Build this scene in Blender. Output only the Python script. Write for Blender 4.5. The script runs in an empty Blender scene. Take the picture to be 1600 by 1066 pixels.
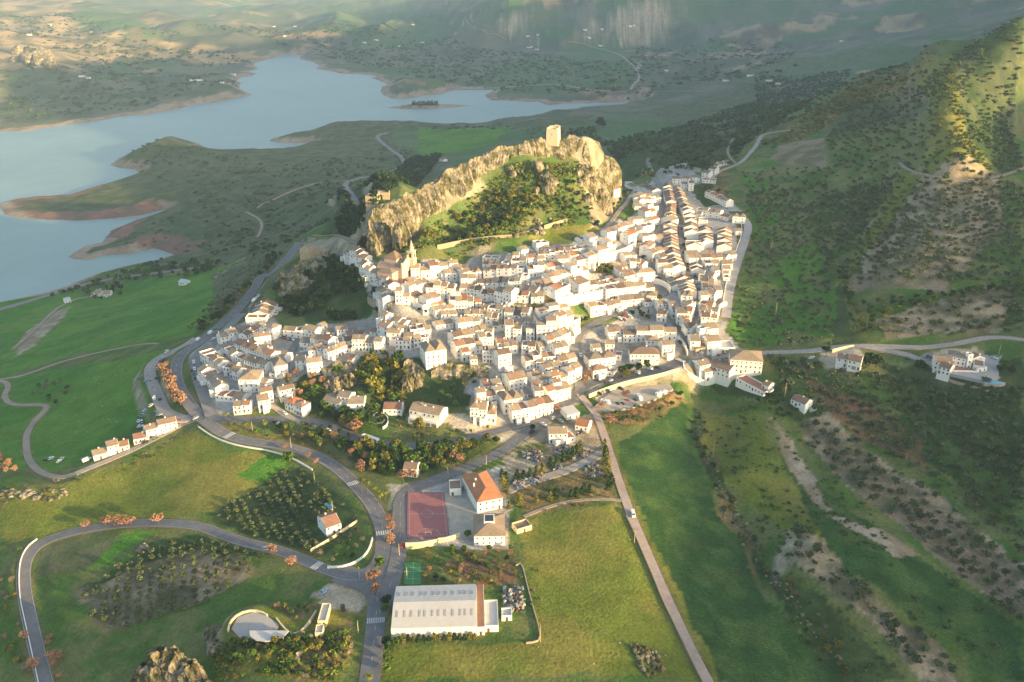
import bpy, bmesh, math, random, time
import numpy as np
from mathutils import Vector, Matrix
T0 = time.time()
random.seed(7); rng = np.random.default_rng(11)
SC = bpy.context.scene; COL = SC.collection
R = math.radians
# ------------------------------------------------------------------ camera
F, PITCH, CAMZ = 1350.0, R(23.6), 260.0
SP, CP = math.sin(PITCH), math.cos(PITCH)
cam = bpy.data.cameras.new('camera'); cam.sensor_width = 36; cam.lens = F/1600*36
cam.clip_start = 1; cam.clip_end = 40000
camo = bpy.data.objects.new('camera', cam); COL.objects.link(camo)
camo.location = (0, 0, CAMZ); camo.rotation_euler = (R(90)-PITCH, 0, 0); SC.camera = camo
# ------------------------------------------------------------------ light
HAZE = 0.000072
SUN_EL, SUN_AZ = R(10.5), math.atan2(-0.50, 0.866)      # azimuth as math angle of the direction TOWARDS the sun
sdir = Vector((math.cos(SUN_EL)*math.cos(SUN_AZ), math.cos(SUN_EL)*math.sin(SUN_AZ), math.sin(SUN_EL)))
sun = bpy.data.lights.new('sun', 'SUN'); sun.energy = 4.7; sun.angle = R(0.6); sun.color = (1.0, 0.70, 0.31)
suno = bpy.data.objects.new('sun', sun); COL.objects.link(suno)
suno.rotation_euler = sdir.to_track_quat('Z', 'Y').to_euler(); suno.location = (600, -400, 600)
W = bpy.data.worlds.new('World'); SC.world = W; W.use_nodes = True
nt = W.node_tree; bg = nt.nodes['Background']
sky = nt.nodes.new('ShaderNodeTexSky'); sky.sky_type = 'NISHITA'; sky.sun_disc = False
sky.sun_elevation = SUN_EL; sky.sun_rotation = R(90)-SUN_AZ; sky.air_density = 1.0; sky.dust_density = 2.5; sky.ozone_density = 1.0
nt.links.new(sky.outputs[0], bg.inputs[0]); bg.inputs[1].default_value = 0.14
SC.view_settings.view_transform = 'Standard'; SC.view_settings.look = 'None'
SC.view_settings.exposure = 1.65; SC.view_settings.gamma = 1
SC.render.engine = 'CYCLES'
SC.cycles.max_bounces = 4; SC.cycles.diffuse_bounces = 2; SC.cycles.glossy_bounces = 2
SC.cycles.transmission_bounces = 2; SC.cycles.volume_bounces = 0; SC.cycles.transparent_max_bounces = 6
SC.cycles.use_denoising = True
# ------------------------------------------------------------------ numpy noise
class VN:
    def __init__(s, seed): s.t = np.random.default_rng(seed).random((256, 256))
    def __call__(s, x, y):
        xi = np.floor(x).astype(int); yi = np.floor(y).astype(int); fx = x-xi; fy = y-yi
        fx = fx*fx*(3-2*fx); fy = fy*fy*(3-2*fy); t = s.t
        a = t[xi & 255, yi & 255]; b = t[(xi+1) & 255, yi & 255]; c = t[xi & 255, (yi+1) & 255]; d = t[(xi+1) & 255, (yi+1) & 255]
        return (a*(1-fx)+b*fx)*(1-fy)+(c*(1-fx)+d*fx)*fy
def fbm(x, y, sc, oct=4, seed=1, ridge=False):
    x = np.asarray(x, float); y = np.asarray(y, float); r = 0; a = 1; n = 0
    for o in range(oct):
        v = VN(seed*10+o)(x/sc+17.3*o, y/sc-9.1*o)
        if ridge: v = 1-np.abs(2*v-1)
        r = r+a*v; n += a; a *= .5; sc = sc/2.03
    return r/n
def smooth(a, b, x): t = np.clip((x-a)/(b-a), 0, 1); return t*t*(3-2*t)
# ------------------------------------------------------------------ terrain control points (pixel x, pixel y of the photo, height in metres)
def s_of(py): return SP+(py-533)/F*CP
def world(px, py, z):
    px = np.asarray(px, float); py = np.asarray(py, float); z = np.asarray(z, float)
    t = (CAMZ-z)/s_of(py); return (px-800)/F*t, t*(CP-(py-533)/F*SP)
CT = """0 190 -110;200 170 -110;390 145 -110;410 110 -110;470 85 -110;0 150 -88;100 100 -45;180 130 -85;300 110 -85;30 95 -30;0 60 -28;0 20 10;0 -20 40;200 70 -50;200 25 -20;270 50 -36;300 80 -72;
300 30 -40;400 60 -88;400 20 -60;400 -15 -20;500 50 -95;500 10 -70;600 60 -84;600 10 -40;700 40 -52;800 20 40;800 60 -72;600 -25 60;800 -20 148;900 0 90;1000 20 45;1000 60 -66;1000 -30 178;1200 0 96;1200 60 -30;1200 100 -50;1200 -30 180;1400 50 30;1400 0 110;1600 0 140;1600 -40 220;300 -30 10;
470 85 -110;600 125 -108;640 120 -92;760 150 -106;800 155 -110;900 100 -88;950 165 -108;1000 130 -88;1100 130 -70;1200 150 -24;1150 190 15;1100 230 18;1000 240 8;1000 200 -42;900 190 -70;
830 210 -60;900 215 -50;600 205 -98;500 200 -102;700 200 -92;270 225 -78;230 245 -88;350 240 -88;450 250 -86;600 250 -80;520 225 -95;700 240 -72;620 240 -82;400 300 -76;300 300 -94;200 320 -106;200 375 -104;150 395 -108;300 350 -94;400 350 -76;350 380 -88;500 300 -40;540 250 -72;470 350 -50;
530 340 12;600 280 20;
250 430 -88;0 485 -104;150 460 -98;300 450 -76;380 395 -66;380 440 -38;380 490 4;410 440 0;440 410 0;300 500 -30;200 520 -48;100 560 -54;0 600 -58;0 540 -84;100 500 -84;300 540 5;270 590 3;310 650 2;230 600 -10;170 700 -8;50 640 -40;60 720 -24;0 760 -14;100 750 -9;100 650 -32;200 650 -15;200 760 -12;300 720 -5;400 700 0;0 850 -20;0 1000 -24;0 1120 -26;150 900 -14;300 900 -10;450 850 -6;430 760 -6;450 930 -5;300 815 -6;450 870 -2;100 800 -14;550 720 1;600 780 0;590 880 0;500 660 3;
200 1100 -14;270 1050 -10;350 960 -6;400 985 5;480 1020 3;540 960 0;580 1000 0;580 1100 0;700 850 2;700 950 1;800 1000 1;800 1120 0;900 900 0;1000 1100 -2;1060 900 -5;1120 1066 -8;1100 800 -9;1000 700 1;1000 780 0;930 800 1;1060 650 0;1130 700 -15;1150 800 -16;1200 900 -19;1280 1030 -24;1300 1120 -26;1180 650 1;1100 610 -2;1160 750 -7;1250 700 -9;1250 850 -4;1350 930 -9;1450 1000 -18;1600 1066 -26;1600 850 -18;1400 800 -16;1500 750 -11;1350 680 -3;1450 650 5;1600 650 12;1550 600 22;1500 570 25;1350 570 22;1250 590 13;1750 900 -8;1750 700 18;1750 1120 -16;
940 590 8;900 640 5;830 690 2;750 720 1;650 760 0;700 680 5;600 620 8;560 600 11;700 570 18;620 600 10;460 560 14;400 560 12;350 580 7;430 500 12;500 500 19;600 500 27;560 400 42;480 400 36;500 470 22;530 440 28;600 440 38;640 430 41;600 470 33;700 500 28;800 600 11;800 550 18;800 500 28;800 470 34;800 430 42;750 400 46;700 400 46;850 380 50;900 500 25;870 440 40;950 480 24;950 430 36;900 400 47;960 370 48;1000 420 35;1000 350 46;950 540 16;1050 550 16;1080 580 9;1100 550 15;1080 480 24;1080 420 32;1060 350 41;1050 300 45;1020 290 45;1000 310 47;1120 440 30;1130 350 42;1150 300 47;1100 280 47;950 335 54;1150 570 10;1165 520 18;
1015 270 30;1130 500 22;1170 400 34;1200 260 58;1250 400 42;1200 330 46;1300 480 32;1310 430 32;1400 535 28;1560 530 32;1550 480 44;1480 400 60;1480 270 92;1400 270 80;1440 100 152;1500 70 172;1600 30 205;1350 120 124;1200 210 64;1300 300 56;1250 220 74;1350 200 96;1320 380 44;1400 400 56;1600 200 104;1550 130 124;1560 240 96;1600 350 72;1750 300 70;1750 100 140;1750 500 58;1480 180 124;1400 180 100;
640 380 49;700 375 50;750 375 51;580 395 45;600 400 44"""
ctl = np.array([[float(v) for v in s.split()] for s in CT.replace('\n', '').split(';') if s.strip()])
cx, cy = world(ctl[:, 0], ctl[:, 1], ctl[:, 2]); cz = ctl[:, 2]
# more control by pixel column, optical depth and height: behind the castle rock, behind the hill and the far range
EX = """560 860 25;620 860 35;700 890 30;800 930 20;880 940 25;960 930 20;600 1000 -20;750 1080 -40;900 1100 -30;1000 1150 -5;660 690 60;750 700 66;850 744 80;900 745 66;800 735 80;860 765 96;900 765 88;930 745 60;620 740 55;700 780 60;780 810 70;850 840 70;920 850 45;980 800 50;1440 1300 110;1600 1250 150;1350 1450 60;1300 1700 10;1500 1800 60;1750 1500 180;500 7600 -60;800 7200 220;1100 7000 380;1500 7000 420;100 8000 120;800 12000 520;0 12000 480;1600 12000 560;400 13000 500;-300 4500 120;-300 2500 20;-300 1200 -110;-200 700 -70;-200 450 -35;1900 5000 420;2000 2500 320;1900 900 160"""
ex = np.array([[float(v) for v in s.split()] for s in EX.split(';')])
# cliffs: name | label | crest (pixel x y, depth) | foot (pixel x y, depth)
CLIFFS = """castle_cliff|tall golden limestone cliff running up to the castle|574 368 682;577 344 690;588 325 692;604 318 695;622 312 700;640 305 706;660 296 713;680 284 719;700 270 726;722 259 735;745 249 746;765 238 756;790 231 764;812 227 770|572 392 676;580 395 680;590 392 682;604 388 684;622 385 688;640 375 692;656 350 700;672 335 705;700 322 712;716 312 716;735 296 724;752 282 732;775 262 748;806 248 758
castle_cliff|sheer rock face directly under the castle tower|810 228 768;820 223 772;837 218 778;852 217 784;868 217 788;880 219 790;884 219 792;887 215 793;902 213 795;908 217 797|812 242 762;820 240 764;838 245 768;852 249 770;863 252 772;880 253 776;886 249 779;891 244 782;898 240 785;907 230 790
castle_cliff|stepped rock shoulder right of the castle tower|908 220 796;918 216 798;929 221 802;933 238 806;940 243 808;949 245 810;954 252 812;957 268 810;958 290 806;957 318 800|908 240 788;914 250 784;922 262 782;928 290 774;932 312 768;938 325 766;944 332 768;949 338 770;954 342 774;958 346 780
grey_cliff|grey rock face at the left end of the dark wood|427 440 708;440 428 706;458 418 704;475 412 706;495 402 710;515 396 714|430 454 698;442 468 694;456 472 692;468 464 694;490 442 700;514 426 706
rock_outcrop|bright yellow rock face below the lower left houses|506 578 560;516 569 566;530 566 568;545 569 566;558 576 562;568 586 556|509 604 552;520 608 552;535 607 551;548 601 551;558 598 551;569 597 550
rock_outcrop|mossy rock crag in the wooded ravine above the apartments|629 574 562;638 564 567;648 564 567;660 574 560|629 600 556;640 607 554;650 605 554;661 590 555
rock_outcrop|low yellow rock wall under the big white corner house|674 577 560;700 571 563;725 572 564;750 573 563;764 578 560|674 592 557;700 593 556;730 591 557;764 590 557
rock_outcrop|yellow rock band under the houses left of the battlements|798 466 624;820 464 624;845 463 622;864 463 620|800 479 617;825 482 615;850 483 613;868 483 613
rock_outcrop|round rock buttress under the houses in front of the church|604 459 620;611 455 624;624 455 624;635 461 620|606 478 612;615 482 611;626 482 611;637 479 612"""
CLIFFS = [[q.split('|')[0], q.split('|')[1]]+[np.array([[float(v) for v in p.split()] for p in t.split(';')]) for t in q.split('|')[2:]] for q in CLIFFS.split('\n')]
for q in CLIFFS[:3]:        # bring the foot closer under the crest so that the face stands up steeply
    k_ = np.interp(np.linspace(0, 1, len(q[3])), np.linspace(0, 1, len(q[2])), q[2][:, 2]); q[3][:, 2] += .5*(k_-q[3][:, 2])
zt = lambda p: CAMZ-s_of(p[:, 1])*p[:, 2]
add = [np.stack([p[:, 0], p[:, 2]-1, zt(p)-.5], 1) for _, _, c, p in CLIFFS]+[np.stack([p[:, 0], p[:, 2]+9, zt(p)-2.5], 1) for _, _, p, c in CLIFFS[:4]]+[np.stack([p[:, 0], p[:, 2]+7, zt(p)-1.5], 1) for _, _, p, c in CLIFFS[4:9]]
ex = np.concatenate([ex]+add)
ey = (ex[:, 1]-(CAMZ-ex[:, 2])*SP)/CP; exx = (ex[:, 0]-800)/F*ex[:, 1]
cx = np.concatenate([cx, exx]); cy = np.concatenate([cy, ey]); cz = np.concatenate([cz, ex[:, 2]])
def warp(x, y):
    yy = np.maximum(y, 170.); return np.stack([x/yy*1.6, np.log(yy)*1.25], -1)
cw = warp(cx, cy); keep = [0]
for i in range(1, len(cw)):
    if min(np.hypot(*(cw[i]-cw[j])) for j in keep) > .008: keep.append(i)
cw = cw[keep]; czk = cz[keep]; MQ = .03
def kern(a, b): d = ((a[:, None, :]-b[None, :, :])**2).sum(-1); return np.sqrt(d+MQ*MQ)
A = kern(cw, cw); n = len(cw); P1 = np.concatenate([np.ones((n, 1)), cw], 1)
M = np.block([[A-np.eye(n)*.0015, P1], [P1.T, np.zeros((3, 3))]]); sol = np.linalg.solve(M, np.concatenate([czk, np.zeros(3)]))
def tps(x, y):
    sh = x.shape; w = warp(x.ravel(), y.ravel()); out = np.empty(len(w))
    for i in range(0, len(w), 20000):
        q = w[i:i+20000]; out[i:i+20000] = kern(q, cw)@sol[:n]+sol[n]+q@sol[n+1:]
    return out.reshape(sh)
# ------------------------------------------------------------------ grid
def axis(lo, hi, step, glo, ghi, far_lo, far_hi):
    a = list(np.arange(lo, hi, step)); s = step
    while a[-1] < far_hi: s *= ghi; a.append(a[-1]+s)
    s = step; b = []; v = a[0]
    while v > far_lo: s *= glo; v -= s; b.append(v)
    return np.array(b[::-1]+a)
GX = axis(-430, 520, 1.9, 1.017, 1.017, -9000, 9000); GY = axis(215, 960, 1.8, 1.16, 1.0125, -1800, 15500)
XX, YY = np.meshgrid(GX, GY)
Z = tps(XX, YY)
dist = np.hypot(XX, YY)
far = smooth(900, 3000, dist)
Z = Z+(fbm(XX, YY, 700, 5, 3, True)-.6)*(far*110+130*smooth(3200, 5200, dist)*smooth(-3500, -500, XX))+(fbm(XX, YY, 130, 4, 4)-.5)*(6+14*far)*smooth(700, 1100, dist)
right = smooth(.34, .45, XX/np.maximum(YY, 1))*smooth(420, 560, YY)
Z = Z+(fbm(XX, YY, 60, 4, 5)-.5)*(1.6+7*right)*(dist < 1500)
# right-hand fields: gullies and folds
Z = Z+(fbm(XX*.9+YY*.5, YY*.4-XX*.4, 45, 4, 9)-.5)*5*smooth(110, 200, XX)*smooth(600, 430, YY)
# spurs of the right hill that stand proud of the slope
def spur(s, up, wd):
    global Z
    q = np.array([[float(v) for v in p.split()] for p in s.split(';')]); x, y = world(q[:, 0], q[:, 1], q[:, 2]); m = (XX > x.min()-80) & (XX < x.max()+80) & (YY > y.min()-80) & (YY < y.max()+80)
    d, _, _ = segdist_(np.stack([x, y], 1), XX[m], YY[m]); Z[m] += up*np.exp(-(d/wd)**2)
def segdist_(P, x, y):
    d = np.full(x.shape, 1e9)
    for a, b in zip(P[:-1], P[1:]): e = b-a; t = np.clip(((x-a[0])*e[0]+(y-a[1])*e[1])/((e**2).sum()+1e-9), 0, 1); d = np.minimum(d, np.hypot(x-a[0]-t*e[0], y-a[1]-t*e[1]))
    return d, 0, 0
spur("1452 104 150;1468 130 140;1474 170 126;1478 215 110;1484 262 92", 15, 24)
spur("1415 280 78;1370 350 62;1325 430 45", 5, 9); spur("1205 212 64;1250 188 84;1300 160 104;1360 128 126;1440 104 150;1500 76 172", 7, 22)
# unseen hills added right of and behind the drone, shaped to shade the valley
u = XX*.5+YY*.866; v_ = XX*.866-YY*.5             # v_ runs towards the sun
crest_u = [-3000, -600, 100, 195, 226, 330, 450, 575, 640, 692, 800, 893, 980, 1150, 1200, 1700, 2600, 4500, 9000]
crest_h = [120, 190, 209, 208, 182, 178, 186, 200, 221, 228, 248, 262, 278, 322, 340, 620, 640, 630, 600]
v0 = 900-150*smooth(1180, 1700, u); wv = 230+120*smooth(1180, 1900, u)
crest = np.interp(u, crest_u, crest_h)+(fbm(XX, YY, 140, 4, 21)-.5)*26-3
occ = crest*np.exp(-((v_-v0)/wv)**2*np.where(v_ < v0, 1, .15))
vv = v_-.085*np.maximum(YY, 0)
Z = Z+(occ-Z)*smooth(5, 120, vv)
# ------------------------------------------------------------------ lake outline
def poly(s): return np.array([[float(v) for v in q.split()] for q in s.replace('\n', '').split(';') if q.strip()])
LAKE = poly("""-260 230;0 206;40 205;80 199;110 194;140 191;170 186;200 181;235 178;270 172;300 164;330 160;360 155;395 149;385 145;372 138;375 130;368 126;376 121;392 119;400 115;388 112;405 108;398 103;400 98;415 94;432 90;442 85;472 86;466 93;488 97;497 103;492 108;515 112;540 116;575 117;590 120;575 122;595 127;605 132;596 137;595 147;612 155;640 154;665 149;690 147;712 138;740 140;770 141;757 149;765 157;800 158;840 160;855 164;900 162;960 160;1000 161;
940 178;900 181;870 184;845 187;800 196;770 199;745 203;715 200;685 204;640 202;600 200;560 199;520 196;492 203;472 210;440 216;418 219;440 223;470 223;505 228;480 232;445 238;432 245;400 244;370 245;340 238;310 225;275 221;240 225;205 238;185 248;172 258;185 263;212 265;215 273;190 283;150 295;110 306;60 309;20 313;-2 320;5 335;30 342;70 344;120 345;170 342;215 337;262 326;235 340;200 350;175 360;165 372;160 380;130 385;105 402;135 407;160 400;210 396;240 388;280 402;255 407;235 412;190 420;150 430;100 450;60 462;0 474;-150 500;-900 560;-900 300""")
ISL = poly("603 169;640 163;680 162;740 165;712 168;670 171;630 171")
def unz(P, z): x, y = world(P[:, 0], P[:, 1], z); return np.stack([x, y], 1)
LAKEW = unz(LAKE, -110.); ISLW = unz(ISL, -110.)
def inpoly(P, x, y):
    r = np.zeros(x.shape, bool); j = len(P)-1
    for i in range(len(P)):
        xi, yi = P[i]; xj, yj = P[j]
        if yi != yj: r ^= ((yi > y) != (yj > y)) & (x < (xj-xi)*(y-yi)/(yj-yi)+xi)
        j = i
    return r
def segdist(P, x, y, closed=True):
    d = np.full(x.shape, 1e9); tt = np.zeros(x.shape); k = np.zeros(x.shape, int); m = len(P) if closed else len(P)-1
    for i in range(m):
        a = P[i]; b = P[(i+1) % len(P)]; e = b-a; L = max((e**2).sum(), 1e-9)
        t = np.clip(((x-a[0])*e[0]+(y-a[1])*e[1])/L, 0, 1); q = np.hypot(x-a[0]-t*e[0], y-a[1]-t*e[1])
        w = q < d; d = np.where(w, q, d); tt = np.where(w, t, tt); k = np.where(w, i, k)
    return d, k, tt
near = (YY > 700) & (YY < 5500)
xs, ys = XX[near], YY[near]
wob = (fbm(xs, ys, 60, 3, 31)-.5)*14+(fbm(xs, ys, 18, 2, 32)-.5)*6
ins = inpoly(LAKEW, xs, ys) & ~inpoly(ISLW, xs, ys)
d1, _, _ = segdist(LAKEW, xs, ys); d2, _, _ = segdist(ISLW, xs, ys)
sd = np.minimum(d1, d2)*np.where(ins, -1, 1)+wob*np.clip(ys/2500, .3, 1.2)
zz = Z[near]
zout = np.maximum(zz, -109.6+np.clip(sd, 0, 40)*.09); zout = np.minimum(zout, -110+np.maximum(sd, 0)*.42+.3)
zout = np.where(inpoly(unz(poly("580 180;780 180;780 150;580 150"), -110.), xs, ys) & (d2 < d1), np.minimum(-109.7+sd*.12, -104), zout)
Z[near] = np.where(sd > 0, zout, -110-np.minimum(-sd*.3, 14)-.4)
SDL = np.full(Z.shape, 999.); SDL[near] = sd
def hgrid(x, y, G=None):
    G = Z if G is None else G
    x = np.asarray(x, float); y = np.asarray(y, float)
    i = np.clip(np.searchsorted(GX, x)-1, 0, len(GX)-2); j = np.clip(np.searchsorted(GY, y)-1, 0, len(GY)-2)
    fx = np.clip((x-GX[i])/(GX[i+1]-GX[i]), 0, 1); fy = np.clip((y-GY[j])/(GY[j+1]-GY[j]), 0, 1)
    return (G[j, i]*(1-fx)+G[j, i+1]*fx)*(1-fy)+(G[j+1, i]*(1-fx)+G[j+1, i+1]*fx)*fy
TS = 230*1.004**np.arange(1010)
def hit(px, py, up=0.):
    """where the line of sight through photo pixel (px, py) meets the ground raised by `up` metres"""
    px = np.atleast_1d(np.asarray(px, float)); py = np.atleast_1d(np.asarray(py, float)); up = np.broadcast_to(np.asarray(up, float), px.shape)
    res = np.zeros((len(px), 3)); k = 400
    for a in range(0, len(px), k):
        p = px[a:a+k, None]; q = py[a:a+k, None]; x = (p-800)/F*TS; y = TS*(CP-(q-533)/F*SP); z = CAMZ-TS*s_of(q)
        below = z < hgrid(x, y)+up[a:a+k, None]; i = np.argmax(below, 1); i[~below.any(1)] = len(TS)-1; i = np.maximum(i, 1)
        lo = TS[i-1]; hi = TS[i]
        for _ in range(12):
            m = (lo+hi)/2; x = (p[:, 0]-800)/F*m; y = m*(CP-(q[:, 0]-533)/F*SP); z = CAMZ-m*s_of(q[:, 0])
            b = z < hgrid(x, y)+up[a:a+k]; hi = np.where(b, m, hi); lo = np.where(b, lo, m)
        res[a:a+k] = np.stack([(p[:, 0]-800)/F*hi, hi*(CP-(q[:, 0]-533)/F*SP), hgrid((p[:, 0]-800)/F*hi, hi*(CP-(q[:, 0]-533)/F*SP))], 1)
    return res
def toimg(x, y, z):
    d = y*CP+(CAMZ-z)*SP; return 800+F*x/d, 533-F*((z-CAMZ)*CP+y*SP)/d
# ------------------------------------------------------------------ object helpers
def tag(o, label=None, cat=None, group=None, kind=None):
    if label: o['label'] = label
    if cat: o['category'] = cat
    if group: o['group'] = group
    if kind: o['kind'] = kind
    return o
def empty(name, loc=(0, 0, 0), rz=0.):
    o = bpy.data.objects.new(name, None); COL.objects.link(o); o.location = loc; o.rotation_euler = (0, 0, rz); o.empty_display_size = 1; return o
def link(name, me, parent=None, loc=(0, 0, 0), rz=0., sc=None):
    o = bpy.data.objects.new(name, me); COL.objects.link(o); o.location = loc; o.rotation_euler = (0, 0, rz)
    if sc is not None: o.scale = sc if hasattr(sc, '__len__') else (sc, sc, sc)
    if parent: o.parent = parent
    return o
def npmesh(name, V, Fq, mats=(), midx=None, smoothf=False):
    me = bpy.data.meshes.new(name); V = np.asarray(V, np.float32); Fq = np.asarray(Fq, np.int32); k = Fq.shape[1]
    me.vertices.add(len(V)); me.vertices.foreach_set('co', V.ravel())
    me.loops.add(Fq.size); me.loops.foreach_set('vertex_index', Fq.ravel())
    me.polygons.add(len(Fq)); me.polygons.foreach_set('loop_start', np.arange(0, Fq.size, k, dtype=np.int32))
    for m in mats: me.materials.append(m)
    if midx is not None: me.polygons.foreach_set('material_index', np.asarray(midx, np.int32))
    me.polygons.foreach_set('use_smooth', np.full(len(Fq), smoothf)); me.update(calc_edges=True); me.validate(); return me
class MB:
    """collects boxes, prisms, tubes into one mesh"""
    def __init__(s): s.v = []; s.f = []; s.m = []
    def add(s, v, f, m=0):
        n = len(s.v); s.v += [tuple(p) for p in v]; s.f += [tuple(i+n for i in q) for q in f]; s.m += [m]*len(f)
    def box(s, x0, x1, y0, y1, z0, z1, m=0, rz=0, c=(0, 0)):
        v = [(x, y, z) for z in (z0, z1) for x, y in ((x0, y0), (x1, y0), (x1, y1), (x0, y1))]
        if rz: ca, sa = math.cos(rz), math.sin(rz); v = [(c[0]+(x-c[0])*ca-(y-c[1])*sa, c[1]+(x-c[0])*sa+(y-c[1])*ca, z) for x, y, z in v]
        s.add(v, [(3, 2, 1, 0), (4, 5, 6, 7), (0, 1, 5, 4), (1, 2, 6, 5), (2, 3, 7, 6), (3, 0, 4, 7)], m)
    def prism(s, pts, z0, z1, m=0, top=None):
        n = len(pts); z1s = top or [z1]*n
        if sum(pts[i][0]*pts[(i+1) % n][1]-pts[(i+1) % n][0]*pts[i][1] for i in range(n)) < 0: pts = pts[::-1]; z1s = z1s[::-1]
        z0s = z0 if hasattr(z0, '__len__') else [z0]*n
        s.add([(p[0], p[1], z) for p, z in zip(pts, z0s)]+[(p[0], p[1], z) for p, z in zip(pts, z1s)],
              [tuple(range(n))[::-1], tuple(range(n, 2*n))]+[(i, (i+1) % n, n+(i+1) % n, n+i) for i in range(n)], m)
    def cyl(s, x, y, z0, z1, r0, r1=None, n=8, m=0):
        r1 = r0 if r1 is None else r1
        v = [(x+r*math.cos(2*math.pi*k/n), y+r*math.sin(2*math.pi*k/n), z) for r, z in ((r0, z0), (r1, z1)) for k in range(n)]
        s.add(v, [tuple(range(n))[::-1], tuple(range(n, 2*n))]+[(i, (i+1) % n, n+(i+1) % n, n+i) for i in range(n)], m)
    def tube(s, p, q, r0, r1, n=5, m=0):
        p = Vector(p); q = Vector(q); d = (q-p).normalized(); a = d.orthogonal().normalized(); b = d.cross(a)
        v = [tuple(c+a*(r*math.cos(2*math.pi*k/n))+b*(r*math.sin(2*math.pi*k/n))) for c, r in ((p, r0), (q, r1)) for k in range(n)]
        s.add(v, [tuple(range(n))[::-1], tuple(range(n, 2*n))]+[(i, (i+1) % n, n+(i+1) % n, n+i) for i in range(n)], m)
    def mesh(s, name, mats, sm=False):
        me = bpy.data.meshes.new(name); me.from_pydata(s.v, [], s.f)
        for m in mats: me.materials.append(m)
        if len(mats) > 1: me.polygons.foreach_set('material_index', s.m)
        if sm: me.polygons.foreach_set('use_smooth', [True]*len(s.f))
        me.update(); return me
    def obj(s, name, mats, parent=None, loc=(0, 0, 0), rz=0., sm=False):
        return link(name, s.mesh(name, mats if isinstance(mats, (list, tuple)) else [mats], sm), parent, loc, rz)
# ------------------------------------------------------------------ materials
def mat(name, col=(.5, .5, .5), rough=.85, noise=None, bump=None, island=0., spec=.3, metal=0., attr=None, col2=None, emit=None, objrand=0.):
    """procedural material: noise = (scale per metre, amount), bump = (scale, strength, distance), col2 mixes in by noise"""
    m = bpy.data.materials.new(name); m.use_nodes = True; N = m.node_tree; L = N.links; b = N.nodes['Principled BSDF']
    b.inputs['Roughness'].default_value = rough; b.inputs['Specular IOR Level'].default_value = spec; b.inputs['Metallic'].default_value = metal
    def nd(t, **k):
        q = N.nodes.new(t)
        for a, v in k.items(): setattr(q, a, v)
        return q
    tc = nd('ShaderNodeTexCoord')
    if attr: c = nd('ShaderNodeAttribute', attribute_name=attr); cs = c.outputs['Color']
    else: c = nd('ShaderNodeRGB'); c.outputs[0].default_value = (*col, 1); cs = c.outputs[0]
    geo = nd('ShaderNodeNewGeometry')
    def math_(op, a, v):
        q = nd('ShaderNodeMath', operation=op)
        if isinstance(a, (int, float)): q.inputs[0].default_value = a
        else: L.new(a, q.inputs[0])
        if isinstance(v, (int, float)): q.inputs[1].default_value = v
        else: L.new(v, q.inputs[1])
        return q.outputs[0]
    if col2 is not None:
        n2 = nd('ShaderNodeTexNoise'); L.new(geo.outputs['Position'], n2.inputs['Vector']); n2.inputs['Scale'].default_value = col2[1]; n2.inputs['Detail'].default_value = 5
        r = nd('ShaderNodeMapRange'); L.new(n2.outputs[0], r.inputs[0]); r.inputs[1].default_value = .42; r.inputs[2].default_value = .6
        mx = nd('ShaderNodeMixRGB'); L.new(r.outputs[0], mx.inputs[0]); L.new(cs, mx.inputs[1]); mx.inputs[2].default_value = (*col2[0], 1); cs = mx.outputs[0]
    val = None
    if noise:
        for sc_, am in ([noise] if not isinstance(noise[0], (tuple, list)) else noise):
            n1 = nd('ShaderNodeTexNoise'); L.new(geo.outputs['Position'], n1.inputs['Vector']); n1.inputs['Scale'].default_value = sc_; n1.inputs['Detail'].default_value = 6; n1.inputs['Roughness'].default_value = .65
            r = nd('ShaderNodeMapRange'); L.new(n1.outputs[0], r.inputs[0]); r.inputs[1].default_value = .3; r.inputs[2].default_value = .7; r.inputs[3].default_value = 1-am; r.inputs[4].default_value = 1+am
            val = r.outputs[0] if val is None else math_('MULTIPLY', val, r.outputs[0])
    if island:
        r = math_('ADD', math_('MULTIPLY', geo.outputs['Random Per Island'], 2*island), 1-island); val = r if val is None else math_('MULTIPLY', val, r)
    if objrand:
        oi = nd('ShaderNodeObjectInfo'); r = math_('ADD', math_('MULTIPLY', oi.outputs['Random'], 2*objrand), 1-objrand); val = r if val is None else math_('MULTIPLY', val, r)
    if val is not None:
        mx = nd('ShaderNodeVectorMath', operation='SCALE'); L.new(cs, mx.inputs[0]); L.new(val, mx.inputs['Scale']); cs = mx.outputs[0]
    L.new(cs, b.inputs['Base Color'])
    if bump:
        n3 = nd('ShaderNodeTexNoise'); L.new(geo.outputs['Position'], n3.inputs['Vector']); n3.inputs['Scale'].default_value = bump[0]; n3.inputs['Detail'].default_value = 6; n3.inputs['Roughness'].default_value = .6
        bp = nd('ShaderNodeBump'); L.new(n3.outputs[0], bp.inputs['Height']); bp.inputs['Strength'].default_value = bump[1]; bp.inputs['Distance'].default_value = bump[2]; L.new(bp.outputs[0], b.inputs['Normal'])
    if emit: b.inputs['Emission Color'].default_value = (*emit, 1); b.inputs['Emission Strength'].default_value = 1
    return m
M = {}
M['ground'] = mat('ground', attr='Col', rough=.95, spec=.1, noise=((.07, .22), (.6, .3)), bump=(.7, .9, .8))
gN = M['ground'].node_tree; gw = gN.nodes.new('ShaderNodeTexWave'); gg = gN.nodes.new('ShaderNodeNewGeometry'); gmp = gN.nodes.new('ShaderNodeMapping'); gmp.inputs['Rotation'].default_value = (0, 0, R(62)); gN.links.new(gg.outputs['Position'], gmp.inputs[0]); gN.links.new(gmp.outputs[0], gw.inputs[0]); gw.inputs['Scale'].default_value = .34; gw.inputs['Distortion'].default_value = 9; gw.inputs['Detail'].default_value = 4; gw.inputs['Detail Scale'].default_value = 1.2
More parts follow.
